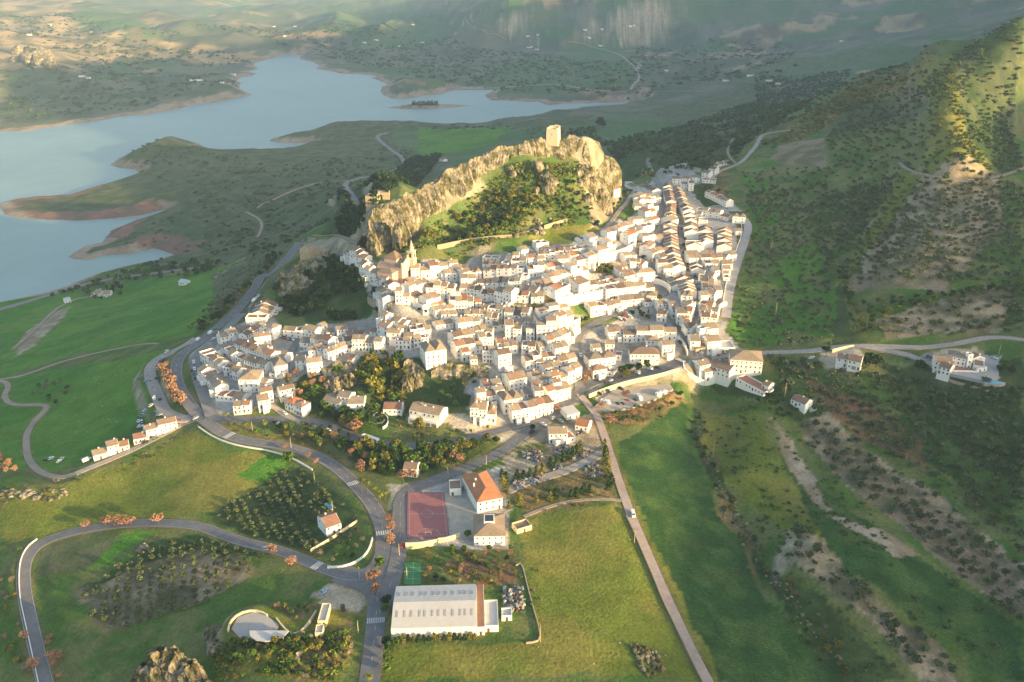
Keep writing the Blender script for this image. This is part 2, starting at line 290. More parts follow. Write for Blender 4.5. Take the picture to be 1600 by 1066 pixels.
ga = [n_ for n_ in gN.nodes if n_.type == 'ATTRIBUTE'][0]; gm1 = gN.nodes.new('ShaderNodeMix'); gm1.data_type = 'FLOAT'; gN.links.new(gw.outputs['Fac'], gm1.inputs[0]); gN.links.new(ga.outputs['Alpha'], gm1.inputs[2]); gm1.inputs[3].default_value = 1.12
gb = gN.nodes['Principled BSDF']; gl = gb.inputs['Base Color'].links[0].from_socket; gs = gN.nodes.new('ShaderNodeVectorMath'); gs.operation = 'SCALE'; gN.links.new(gl, gs.inputs[0]); gN.links.new(gm1.outputs[0], gs.inputs['Scale']); gN.links.new(gs.outputs[0], gb.inputs['Base Color'])
M['water'] = mat('lake_water', (.18, .265, .25), .38, noise=((.0035, .13), (.02, .07)), bump=(.12, .35, .6), spec=.3)
M['asphalt'] = mat('asphalt', (.155, .152, .155), .85, noise=((.25, .18), (.03, .16), (1.5, .12)), bump=(6, .2, .02))
M['asphalt_old'] = mat('old_asphalt', (.21, .205, .20), .9, noise=((.2, .15), (.04, .15)))
M['concrete'] = mat('concrete', (.34, .30, .26), .9, noise=((.4, .14), (.05, .12)))
M['dirt'] = mat('dirt_track', (.30, .245, .19), .95, noise=((.5, .2), (.06, .15)))
M['path_pink'] = mat('concrete_lane', (.40, .31, .26), .9, noise=((.4, .12), (.05, .12)))
M['paint'] = mat('road_paint', (.52, .52, .50), .7, noise=((1.5, .25), (.3, .2)))
M['paving'] = mat('paving', (.36, .34, .32), .9, noise=((.5, .1), (.1, .1)))
# ------------------------------------------------------------------ roads
ROADS = {   # name: (label, width, material key, flatten margin, pixel polyline)
 'main_road': (8.2, 'asphalt', "574 1090;580 1040;585 1000;588 960;590 925;594 895;601 862;600 828;586 793;560 762;532 735;500 715;455 700;410 692;372 687;340 674;312 652;292 628;277 600;274 575;284 553;308 536;336 517;360 498;378 476;394 455;408 438;424 428;446 408;468 380"),
 'village_road': (7.6, 'asphalt', "592 960;606 925;620 885;626 840;625 800;626 780;640 764;680 750;737 728;785 706;812 684;846 662;876 636;900 615;930 597;965 590;1000 583;1040 577;1066 565;1078 548;1077 532;1069 518;1062 505"),
 'upper_road': (7, 'asphalt', "322 652;345 655;370 654;400 655;450 655;500 660;530 672;556 686;590 693;625 697;660 698;700 692;740 683;775 675;805 666;838 657;862 648"),
 'loop_road': (6.6, 'asphalt', "572 900;540 902;505 890;468 871;430 859;390 852;350 838;318 822;280 817;220 818;160 822;110 832;75 843;50 860;36 888;38 930;48 975;58 1020;70 1066;78 1100"),
 'junction_road': (13, 'asphalt', "530 897;552 904;572 908;590 918;598 936"),
 'junction_bend': (11, 'asphalt', "604 845;604 870;590 892;566 902;545 903"),
 'ring_street': (7, 'asphalt_old', "330 650;322 628;312 600;306 580;306 562;318 546;340 528;362 508;378 490"),
 'climbing_street': (6.5, 'asphalt_old', "906 612;905 590;903 570;899 548;896 530;906 517;940 500;975 486;1005 473;1028 464;1043 455;1047 446;1040 436;1028 430;1014 418;1006 402;1004 386"),
 'hairpin_street': (6, 'asphalt_old', "1047 447;1040 452;1022 447;1004 446"),
 'village_street': (5.5, 'asphalt_old', "1007 385;1014 368;1024 350;1033 330;1036 312;1034 298;1030 288;1022 277;1016 265;1012 255;1014 246"),
 'avenue': (7.5, 'asphalt_old', "1076 532;1082 512;1086 495;1084 478;1082 460;1085 442;1080 424;1071 410;1065 396;1062 376;1060 352;1057 334;1053 318;1050 300;1049 290"),
 'corral_street': (4, 'asphalt_old', "418 632;420 618;428 596;440 574;452 556;462 540;464 528"),
 'diagonal_lane': (4.5, 'concrete', "418 628;436 640;456 654;474 664"),
 'gravel_strip': (8, 'concrete', "306 530;276 545;252 560;232 582;240 604;250 628;258 646;282 658;300 652"),
 'farm_lane': (4.2, 'concrete', "308 655;285 662;240 690;190 712;150 730;118 740"),
 'dirt_track': (4.2, 'dirt', "118 740;90 744;62 738;45 722;41 700;41 680;52 660;70 642;74 632;55 632;30 634;12 630;6 618;14 604;8 596;-10 597"),
 'field_track': (2.6, 'dirt', "-10 597;40 586;90 568;150 552;200 542;250 533"),
 'straight_lane': (4.6, 'path_pink', "905 616;920 634;934 652;944 680;955 715;968 755;984 800;1000 838;1020 885;1042 935;1065 985;1090 1035;1112 1080"),
 'yard_road': (6, 'concrete', "948 700;935 712;912 724;880 738;845 748;815 757;790 770"),
 'field_path': (2.2, 'dirt', "818 808;845 797;872 788;905 781;940 779;972 782"),
 'hotel_road': (6, 'concrete', "1110 560;1150 556;1195 552;1250 551;1278 549;1305 541;1335 537;1362 543;1392 551;1430 562;1462 572"),
 'hill_road': (5.5, 'concrete', "1338 538;1380 540;1440 546;1468 541;1500 535;1550 528;1612 530"),
 'hill_track': (3.5, 'dirt', "1405 255;1418 265;1440 273;1480 278;1530 281;1562 277;1580 270;1612 258"),
 'saddle_track': (4.5, 'concrete', "1104 287;1124 268;1144 262;1164 248;1182 228;1188 216;1212 205;1236 198"),
 'saddle_path': (2.5, 'dirt', "1150 258;1140 246;1136 235;1142 222;1158 212"),
 'edge_street': (7, 'paving', "1162 340;1170 352;1166 372;1157 396;1149 420;1141 446;1137 470;1134 500"),
 'rock_path': (4, 'concrete', "992 298;981 312;968 331;952 350;938 363;924 376"),
 'valley_road': (7.5, 'asphalt_old', "-20 489;0 484;40 472;75 462;115 450;150 441;200 432;250 426;285 422;318 416"),
 'winding_road': (8, 'asphalt_old', "562 330;560 318;548 303;538 292;544 284;560 280;585 275;605 271;622 265;632 257;628 246;614 237;602 228;590 218;590 212;606 208"),
 'valley_track': (3.5, 'dirt', "402 328;420 316;440 305;470 293;508 285;552 283"),
 'shore_track': (3.5, 'dirt', "384 334;400 339;410 348;408 362;402 372"),
 'far_road': (7, 'concrete', "700 137;760 140;860 130;905 138;950 144;985 145;988 134;1001 123;994 108;976 90;960 82;932 75;885 65"),
 'far_lane': (6, 'dirt', "985 145;1020 144;1060 142;1100 143"),
 'mountain_road': (6, 'dirt', "726 27;734 41;762 52;792 61"),
 'left_field_path': (3, 'dirt', "20 545;45 525;65 505;80 490;96 478;120 468;150 462"),
 'plateau_path': (3, 'dirt', "490 372;520 366;545 372;560 384;572 392"),
 'terrace_path': (3, 'dirt', "690 385;740 374;800 370;840 356"),
}
def resample(P, step):
    P = np.asarray(P); 
    for _ in range(2):      # corner cutting
        Q = [P[0]]
        for a, b in zip(P[:-1], P[1:]): Q += [a*.75+b*.25, a*.25+b*.75]
        P = np.array(Q+[P[-1]])
    d = np.r_[0, np.cumsum(np.hypot(*np.diff(P[:, :2], axis=0).T))]; n = max(3, int(d[-1]/step)); t = np.linspace(0, d[-1], n)
    return np.stack([np.interp(t, d, P[:, i]) for i in range(P.shape[1])], 1)
RD = {}
for nm, (w, mk, s) in ROADS.items():
    p = poly(s); h = hit(p[:, 0], p[:, 1]); h = h[np.r_[True, np.hypot(*np.diff(h[:, :2], axis=0).T) > 1]]
    far_ = h[:, 1].mean() > 1000; h = resample(h, 8 if far_ else 3)
    zz = h[:, 2].copy(); k = 9 if not far_ else 5; zz = np.convolve(np.pad(zz, k, mode='edge'), np.ones(2*k+1)/(2*k+1), 'valid'); h[:, 2] = zz; RD[nm] = h
WGT = np.zeros_like(Z); ACC = np.zeros_like(Z); ROADD = np.full(Z.shape, 1e3)
def flatten_seg(a, b, w, marg):
    lo = np.minimum(a[:2], b[:2])-w/2-marg-2; hi = np.maximum(a[:2], b[:2])+w/2+marg+2
    i0, i1 = np.searchsorted(GX, [lo[0], hi[0]]); j0, j1 = np.searchsorted(GY, [lo[1], hi[1]])
    if i1 <= i0 or j1 <= j0: return
    x = XX[j0:j1, i0:i1]; y = YY[j0:j1, i0:i1]; e = b[:2]-a[:2]; L = (e**2).sum()+1e-9
    t = np.clip(((x-a[0])*e[0]+(y-a[1])*e[1])/L, 0, 1); d = np.hypot(x-a[0]-t*e[0], y-a[1]-t*e[1])-w/2
    zr = a[2]+(b[2]-a[2])*t; g = 1-smooth(1.4, marg, d); g3 = g**2+1e-6*(g > 0)
    ACC[j0:j1, i0:i1] += g3*zr; WGT[j0:j1, i0:i1] += g3; G0[j0:j1, i0:i1] = np.maximum(G0[j0:j1, i0:i1], g)
    ROADD[j0:j1, i0:i1] = np.minimum(ROADD[j0:j1, i0:i1], d)
G0 = np.zeros_like(Z)
for nm, h in RD.items():
    for a, b in zip(h[:-1], h[1:]): flatten_seg(a, b, ROADS[nm][0], 9 if h[:, 1].mean() < 1000 else 26)
Z = np.where(WGT > 0, Z*(1-G0)+G0*ACC/np.maximum(WGT, 1e-9), Z)
# level pads under courts, terraces and car parks
PADS = ["635 768;696 768;706 842;634 844", "632 878;661 878;661 916;630 916", "698 770;790 735;795 800;792 853;742 853;705 845", "610 1000;780 990;775 925;612 925", "1456 572;1482 592;1530 600;1562 590;1562 560;1540 550;1500 548;1458 558", "926 640;945 622;965 606;1012 597;1046 600;1052 610;1020 628;985 640;950 645", "360 985;375 965;400 957;430 970;440 990;400 1005;375 1000", "495 945;540 945;548 985;500 1000"]
for s in PADS:
    g = hit(*poly(s).T); c = np.median(g[:, 2]); lo = g[:, :2].min(0)-12; hi = g[:, :2].max(0)+12; i0, i1 = np.searchsorted(GX, [lo[0], hi[0]]); j0, j1 = np.searchsorted(GY, [lo[1], hi[1]])
    x = XX[j0:j1, i0:i1]; y = YY[j0:j1, i0:i1]; d, _, _ = segdist(g[:, :2], x, y); d = np.where(inpoly(g[:, :2], x, y), -d, d); w = 1-smooth(0, 8, d); w = w*(1-G0[j0:j1, i0:i1]*.999)
    cc_ = c if 'v' else 0; Z[j0:j1, i0:i1] = Z[j0:j1, i0:i1]*(1-w)+cc_*w
def ribbon(name, C, w, material, up=.12, cross=5, kind='structure', off=0., label=None, cat=None):
    C = np.asarray(C); t = np.gradient(C[:, :2], axis=0); t /= np.maximum(np.hypot(t[:, 0], t[:, 1]), 1e-6)[:, None]; nrm = np.stack([-t[:, 1], t[:, 0]], 1)
    V = []; o = np.linspace(-w/2, w/2, cross)+off
    x = C[:, 0, None]+nrm[:, 0, None]*o; y = C[:, 1, None]+nrm[:, 1, None]*o
    z = hgrid(x, y); z = np.maximum(z, (z.max(1)*.5+z.mean(1)*.5)[:, None])+up
    V = np.stack([x, y, z], -1).reshape(-1, 3); n = len(C); i, j = np.meshgrid(np.arange(n-1), np.arange(cross-1), indexing='ij'); a = (i*cross+j).ravel()
    Fq = np.stack([a, a+cross, a+cross+1, a+1], 1)[:, ::-1]
    e0 = V[np.arange(n)*cross]-[0, 0, 1.]; e1 = V[np.arange(n)*cross+cross-1]-[0, 0, 1.]; m = len(V); V = np.concatenate([V, e0, e1])      # skirts
    k = np.arange(n-1); Fq = np.concatenate([Fq, np.stack([m+k, m+k+1, (k+1)*cross, k*cross], 1), np.stack([k*cross+cross-1, (k+1)*cross+cross-1, m+n+k+1, m+n+k], 1)])
    o_ = link(name, npmesh(name, V, Fq, [material]))
    tag(o_, label, cat, None, kind); return o_
for i, (nm, h) in enumerate(RD.items()):
    ribbon(nm, h, ROADS[nm][0], M[ROADS[nm][1]], up=(.16 if h[:, 1].mean() < 1000 else .8)+.008*i)
def vis_line(name, C, w, off, dash=None, up=.21, m='paint'):
    mb = MB(); C = np.asarray(C)
    t = np.gradient(C[:, :2], axis=0); t /= np.hypot(t[:, 0], t[:, 1])[:, None]; nrm = np.stack([-t[:, 1], t[:, 0]], 1)
    for k in range(len(C)-1):
        if dash and (k % dash[1]) >= dash[0]: continue
        q = []
        for kk, s in ((k, -1), (k+1, -1), (k+1, 1), (k, 1)):
            o = off+s*w/2; x, y = C[kk, 0]+nrm[kk, 0]*o, C[kk, 1]+nrm[kk, 1]*o; q.append((x, y, float(hgrid(x, y))+up+.16))
        mb.add(q, [(0, 1, 2, 3)])
    o = mb.obj(name, M[m]); tag(o, kind='structure'); return o
vis_line('road_marking', RD['main_road'], .16, 0, (1, 3)); vis_line('road_marking', RD['main_road'][40:], .12, 3.4); vis_line('road_marking', RD['main_road'][40:], .12, -3.4)
vis_line('road_marking', RD['village_road'], .14, 0, (1, 3)); vis_line('road_marking', RD['loop_road'], .11, 3.0); vis_line('road_marking', RD['loop_road'], .11, -3.0)
def crosswalk(px, py, nm, n=9, L=3.2):
    h = hit([px], [py])[0]; C = RD[nm]; k = int(np.argmin(np.hypot(C[:, 0]-h[0], C[:, 1]-h[1]))); k = min(max(k, 1), len(C)-2)
    t = C[k+1, :2]-C[k-1, :2]; a = math.atan2(t[1], t[0]); mb = MB(); w = ROADS[nm][0]-.4
    for i in range(n):
        o = -w/2+(i+.5)*w/n; c = (C[k, 0]-math.sin(a)*o, C[k, 1]+math.cos(a)*o); z = max(float(hgrid(c[0]+math.cos(a)*s, c[1]+math.sin(a)*s)) for s in (-1.5, 0, 1.5))
        mb.box(c[0]-L/2, c[0]+L/2, c[1]-w/n*.28, c[1]+w/n*.28, z+.2, z+.44, rz=a, c=c)
    tag(mb.obj('crosswalk', M['paint']), kind='structure')
for q in ((585, 970, 'main_road', 10), (592, 832, 'main_road', 7), (498, 886, 'loop_road', 7), (541, 757, 'main_road', 7), (355, 681, 'main_road', 6), (1064, 566, 'village_road', 8)): crosswalk(*q)
# ------------------------------------------------------------------ ground cover painted by parcel
PAL = dict(GB=((.06, .15, .018), (.13, .145, .05), 22), G=((.05, .15, .015), (.085, .18, .022), 40), GG=((.115, .145, .022), (.17, .165, .035), 22), GD=((.03, .08, .02), (.06, .11, .028), 9), GO=((.06, .115, .022), (.12, .135, .045), 16),
 SC=((.06, .085, .035), (.10, .11, .055), 14), DW=((.032, .06, .018), (.055, .08, .025), 9), OS=((.22, .17, .11), (.12, .115, .06), 14), OT=((.29, .23, .15), (.12, .11, .06), 12), OG=((.065, .115, .025), (.15, .15, .06), 18),
 RS=((.21, .115, .09), (.15, .11, .075), 20), SH=((.30, .235, .17), (.22, .17, .12), 25), PV=((.34, .32, .29), (.28, .26, .23), 10), DT=((.32, .27, .20), (.22, .17, .11), 9), DR=((.20, .145, .06), (.10, .10, .035), 10),
 FG=((.06, .12, .04), (.10, .13, .06), 90), FS=((.075, .10, .055), (.13, .135, .085), 90), FO=((.38, .28, .15), (.13, .12, .07), 70), RK=((.34, .29, .20), (.20, .18, .12), 6), PK=((.42, .36, .28), (.36, .30, .22), 14), RD=((.20, .11, .06), (.10, .09, .04), 12))  # FO gold also puts sunlight on the far left hills into the colour
def cls(k, x, y, seed=0):
    a, b, sc = PAL[k]; f = smooth(.38, .64, fbm(x, y, sc, 4, 40+seed))[..., None]; return np.array(a)*(1-f)+np.array(b)*f
ROWM = np.ones(Z.shape)
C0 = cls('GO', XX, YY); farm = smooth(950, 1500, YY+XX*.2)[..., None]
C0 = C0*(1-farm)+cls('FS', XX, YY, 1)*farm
fm = (fbm(XX, YY, 420, 3, 51) > .56) & (YY > 1500); C0[fm] = cls('FG', XX[fm], YY[fm], 2)
fm = (fbm(XX, YY, 260, 3, 52) > .66) & (YY > 1800); C0[fm] = cls('FO', XX[fm], YY[fm], 2)*.8
FIELDS = """FO|0 0;60 -10;140 -5;100 25;230 60;370 75;420 95;330 105;250 92;180 90;110 112;0 118
FS|0 112;100 110;180 128;300 100;420 108;390 145;200 180;0 205
FG|820 90;1000 80;990 130;870 150;760 140;760 110
FG|100 20;200 60;240 40;150 10
FG|500 20;700 10;720 50;560 80
SC|0 300;200 210;420 205;620 190;820 190;960 180;940 240;700 240;560 330;430 400;300 420;130 410;0 350
FG|610 203;640 198;672 205;690 225;655 250;630 240
FG|700 215;840 195;860 215;800 235;700 250;640 270;580 290;560 282;620 262
FG|930 178;1060 176;1085 200;1000 235;940 215;900 200
G|660 200;800 200;780 222;690 245;650 238
SC|330 230;450 240;560 250;540 290;430 330;330 300
DW|1060 200;1200 140;1200 200;1130 250;1060 285;960 250;960 225
SC|1020 170;1200 120;1220 180;1100 215
GB|1150 255;1190 245;1240 260;1270 330;1300 420;1310 500;1300 540;1150 530;1140 480;1150 430;1170 350
OG|1200 262;1290 230;1400 230;1420 270;1380 310;1310 390;1320 450;1290 420;1240 330;1200 320
OS|1220 225;1290 215;1290 262;1230 258;1200 250
GO|1290 210;1460 200;1450 262;1300 262
SC|1340 115;1460 100;1600 40;1600 260;1480 190;1290 205
OS|1420 110;1462 105;1465 185;1400 165
OT|1410 270;1560 270;1570 360;1500 430;1340 440;1350 360
OS|1330 430;1470 400;1480 455;1330 460
DW|1310 430;1330 520;1500 470;1600 440;1600 500;1500 520;1340 535;1300 540
GG|1436 90;1488 84;1500 150;1512 205;1550 272;1440 276;1450 210;1448 150
GG|1405 270;1440 276;1350 400;1310 450;1300 440;1350 370
DR|1190 225;1230 195;1300 155;1360 125;1450 98;1440 112;1330 160;1290 200;1240 222
DW|1540 40;1600 30;1600 260;1560 270;1500 200
OT|1360 500;1430 478;1540 450;1580 455;1560 520;1450 525;1380 530
OG|1200 560;1420 565;1600 600;1600 850;1500 760;1400 700;1330 640;1230 600
DW|1380 570;1600 560;1600 760;1490 700;1420 640
GD|1390 640;1470 680;1560 800;1500 760;1420 700
OT|1235 625;1275 620;1330 680;1400 740;1480 780;1600 880;1600 960;1530 920;1440 850;1380 800;1320 760;1280 710
OS|1300 745;1380 800;1470 880;1600 950;1600 930;1560 860;1420 760;1330 700
RD|1250 590;1330 620;1440 680;1450 740;1420 720;1300 650
GO|1100 610;1230 640;1300 740;1420 850;1600 980;1600 1066;1200 1066;1190 900;1100 760;1085 680
DW|1200 900;1340 980;1420 1066;1300 1066;1230 960
GD|1230 700;1330 800;1480 900;1600 980;1600 1066;1560 1060;1420 960;1300 870;1200 770
DT|1205 650;1240 690;1270 740;1300 800;1280 790;1230 720
OT|1225 815;1260 820;1330 900;1400 960;1480 1020;1500 1066;1440 1066;1380 990;1300 930;1235 870
DT|1290 800;1380 830;1440 870;1400 870;1310 815
GG|1092 640;1180 640;1250 760;1290 850;1240 830;1180 800;1110 740
DW|1085 620;1100 700;1150 800;1220 900;1300 1000;1340 1066;1310 1066;1240 960;1170 850;1120 770;1080 680;1078 630
DR|1130 760;1180 850;1190 920;1180 900;1120 800
GD|968 690;1070 630;1078 700;1110 780;1170 860;1200 940;1310 1066;1110 1066;1030 880;990 780
GG|935 660;962 690;990 770;1040 890;1120 1040;1130 1066;1112 1066;1040 920;1000 830;970 760
GG|810 815;970 783;1000 850;1100 1066;600 1066;604 1010;850 1005;820 880
GG|0 770;140 745;290 675;320 680;345 700;420 712;440 740;330 800;250 812;120 822;60 840;0 850
G|420 712;450 712;445 745;400 755;370 745
G|0 590;130 570;260 545;240 590;240 640;150 700;90 735;50 730;0 740
G|0 470;110 455;210 440;300 425;380 405;400 430;350 470;320 500;300 525;250 535;130 550;0 590
DT|55 540;20 560;40 520;80 490;110 478;95 500
GO|0 840;60 850;34 890;40 960;65 1066;0 1066
SC|60 860;120 835;240 830;190 870;110 900;60 900
G|150 870;200 830;250 828;220 850;130 900
OT|120 930;230 860;360 845;400 900;330 940;200 1000;150 980
DW|120 925;240 850;330 830;420 860;400 872;310 858;200 890
GO|330 930;450 870;500 900;470 940;350 960;240 1040;200 1066;90 1066;70 980;150 1000
DW|350 790;440 735;480 730;545 790;560 830;520 870;420 850;330 810
GO|520 860;560 820;575 850;560 880;530 885
DW|420 445;440 480;480 505;560 500;590 480;600 450;590 430;560 420;520 395;470 400
SC|330 430;420 395;460 390;430 440;400 480;340 500
RK|470 375;560 365;570 395;520 400;480 410
PV|548 392;580 402;606 428;690 410;750 402;800 398;840 384;885 380;925 362;1000 330;1030 260;1160 330;1145 440;1135 520;1180 560;1060 590;940 600;880 650;800 700;730 660;730 600;760 570;680 560;600 560;520 580;470 600;440 620;420 640;340 650;300 600;300 550;360 510;420 480;440 520;560 500;600 480
DW|470 590;560 570;640 560;720 570;730 600;740 640;660 640;560 660;480 650;450 620
GO|450 630;600 690;700 680;640 700;550 720;450 690;330 660;350 664
DR|350 664;480 690;540 715;600 745;560 730;440 692;340 670
GG|355 668;470 695;520 712;480 708;400 690
DW|540 690;700 700;780 690;740 715;640 745;600 745;540 715
GO|620 665;700 670;790 665;730 688;650 694;610 680
PK|640 650;760 655;800 672;740 682;700 662;640 660
PK|930 622;960 605;1010 596;1045 598;1055 612;1000 640;960 640
DR|945 640;1060 615;1080 628;1020 660;970 665
GO|1020 600;1090 600;1090 640;1060 620
DW|1095 590;1200 600;1300 640;1250 660;1160 620
DT|790 690;850 670;940 640;950 700;880 740;800 770;780 720
DR|800 745;940 720;960 780;830 810;800 780
GO|800 700;850 690;850 710;800 720
GO|650 860;800 855;820 890;840 1000;790 1000;770 920;660 915
RD|700 880;800 870;815 910;740 915
PV|606 760;790 730;800 860;632 860
PK|540 905;580 930;552 960;545 1000;500 960;495 925
GG|340 985;450 950;550 960;560 1000;530 1066;330 1066
DR|420 945;490 940;490 960;450 970
DR|480 985;550 970;545 1030;520 1060;440 1066;460 1000
GO|690 360;860 345;860 300;760 250;700 330;660 390;690 395
GG|690 395;860 355;930 350;960 310;960 280;980 300;930 370;850 378;700 400
DW|530 300;640 260;700 240;640 250;600 330;570 370;500 370
RK|905 262;960 260;960 340;925 350;915 300
GO|890 465;960 478;1000 480;960 500;900 520
PK|1440 558;1480 575;1535 602;1562 592;1560 555;1530 546;1480 546
PK|1280 548;1345 545;1350 572;1300 578;1278 565
DR|1085 270;1140 262;1140 330;1170 330;1180 420;1140 330
DW|1075 290;1110 285;1130 320;1100 325"""  # dark DW right of the spur and over the lower left grove paints shade
for i, ln in enumerate(FIELDS.split('\n')):
    k, s = ln.split('|'); p = poly(s); h = hit(p[:, 0], p[:, 1])[:, :2]
    lo = h.min(0)-12; hi = h.max(0)+12; i0, i1 = np.searchsorted(GX, [lo[0], hi[0]]); j0, j1 = np.searchsorted(GY, [lo[1], hi[1]])
    x = XX[j0:j1, i0:i1]; y = YY[j0:j1, i0:i1]
    if not x.size: continue
    am = 5+18*(h[:, 1].mean() > 1200); dx = (fbm(x, y, am*3, 4, 60)-.5)*am*1.6; dy = (fbm(x, y, am*3, 4, 61)-.5)*am*1.6
    ins = inpoly(h, x+dx, y+dy); C0[j0:j1, i0:i1][ins] = cls(k, x[ins], y[ins], i % 7); ROWM[j0:j1, i0:i1][ins] = {'GD': .68, 'GG': .93}.get(k, 1.)
# gold FIELDS on the spurs paint sunlight; here shoreline, road verges, steep rocky ground
shore = (SDL < 10+fbm(XX, YY, 90, 3, 70)*34*np.clip(YY/2400, .4, 1.3)) & (SDL > -60); redp = inpoly(hit(*poly("0 318;110 300;300 318;420 340;420 410;300 440;230 390;60 350").T)[:, :2], XX, YY)
C0[shore] = cls('SH', XX[shore], YY[shore]); rs = (SDL < 16+fbm(XX, YY, 60, 3, 73)*34) & (SDL > -60) & redp; C0[rs] = cls('RS', XX[rs], YY[rs])
gy_, gx_ = np.gradient(Z); slope = np.hypot(gx_/np.gradient(GX)[None, :], gy_/np.gradient(GY)[:, None])
knoll = inpoly(hit(*poly('640 385;655 345;700 325;750 300;800 262;840 250;900 250;935 300;950 345;900 360;800 380').T)[:, :2], XX, YY)
rk = (1-.85*np.maximum(knoll, (XX > 180)*(YY > 420)*(YY < 1500)))*smooth(.75, 1.1, slope+(fbm(XX, YY, 30, 3, 71)-.5)*.5)*(YY < 9000); C0 = C0*(1-rk[..., None])+cls('RK', XX, YY)*rk[..., None]
vg = (smooth(2.6, .2, ROADD)*(ROADD < 100))[..., None]*.6; C0 = C0*(1-vg)+cls('DR', XX, YY)*vg
ny, nx = Z.shape; jj, ii = np.meshgrid(np.arange(ny-1), np.arange(nx-1), indexing='ij'); a = (jj*nx+ii).ravel()
gm = npmesh('ground', np.stack([XX, YY, Z], -1).reshape(-1, 3), np.stack([a, a+1, a+nx+1, a+nx], 1), [M['ground']], smoothf=True)
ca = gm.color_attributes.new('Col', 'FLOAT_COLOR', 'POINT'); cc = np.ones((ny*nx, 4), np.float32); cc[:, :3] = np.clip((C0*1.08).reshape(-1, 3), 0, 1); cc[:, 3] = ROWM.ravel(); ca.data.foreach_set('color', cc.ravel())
tag(link('ground', gm), kind='structure')
# water
wl = MB(); wl.add([(-8000, 650, -110), (4000, 650, -110), (4000, 7000, -110), (-8000, 7000, -110)], [(0, 1, 2, 3)])
tag(wl.obj('lake_water', M['water']), kind='structure')
print('ground done', round(time.time()-T0, 1))
# ------------------------------------------------------------------ rock
M['rock'] = mat('limestone', (.37, .315, .225), .95, spec=.15, noise=((.12, .3), (.5, .35), (2.2, .25)), col2=((.13, .125, .05), .16), bump=(.7, 1.0, 2.2))
M['rock_grey'] = mat('grey_limestone', (.33, .29, .21), .95, spec=.15, noise=((.22, .3), (1.1, .25)), col2=((.10, .11, .05), .14), bump=(.55, 1.0, 1.6))
for k_ in ('rock', 'rock_grey'):     # vertical weathering streaks
    N = M[k_].node_tree; b = N.nodes['Principled BSDF']; g0 = N.nodes.new('ShaderNodeNewGeometry'); mp_ = N.nodes.new('ShaderNodeMapping'); mp_.inputs['Scale'].default_value = (.5, .5, .07); n_ = N.nodes.new('ShaderNodeTexNoise'); n_.inputs['Scale'].default_value = 1.3; n_.inputs['Detail'].default_value = 6
    r0 = N.nodes.new('ShaderNodeMapRange'); r0.inputs[1].default_value = .35; r0.inputs[2].default_value = .62; r0.inputs[3].default_value = .5; r0.inputs[4].default_value = 1.15; v0n = N.nodes.new('ShaderNodeVectorMath'); v0n.operation = 'SCALE'; src = b.inputs['Base Color'].links[0].from_socket
    N.links.new(g0.outputs['Position'], mp_.inputs[0]); N.links.new(mp_.outputs[0], n_.inputs['Vector']); N.links.new(n_.outputs[0], r0.inputs[0]); N.links.new(src, v0n.inputs[0]); N.links.new(r0.outputs[0], v0n.inputs['Scale']); N.links.new(v0n.outputs[0], b.inputs['Base Color'])
def wz(P): x, y = (P[:, 0]-800)/F*P[:, 2], P[:, 2]*(CP-(P[:, 1]-533)/F*SP); return np.stack([x, y, CAMZ-s_of(P[:, 1])*P[:, 2]], 1)
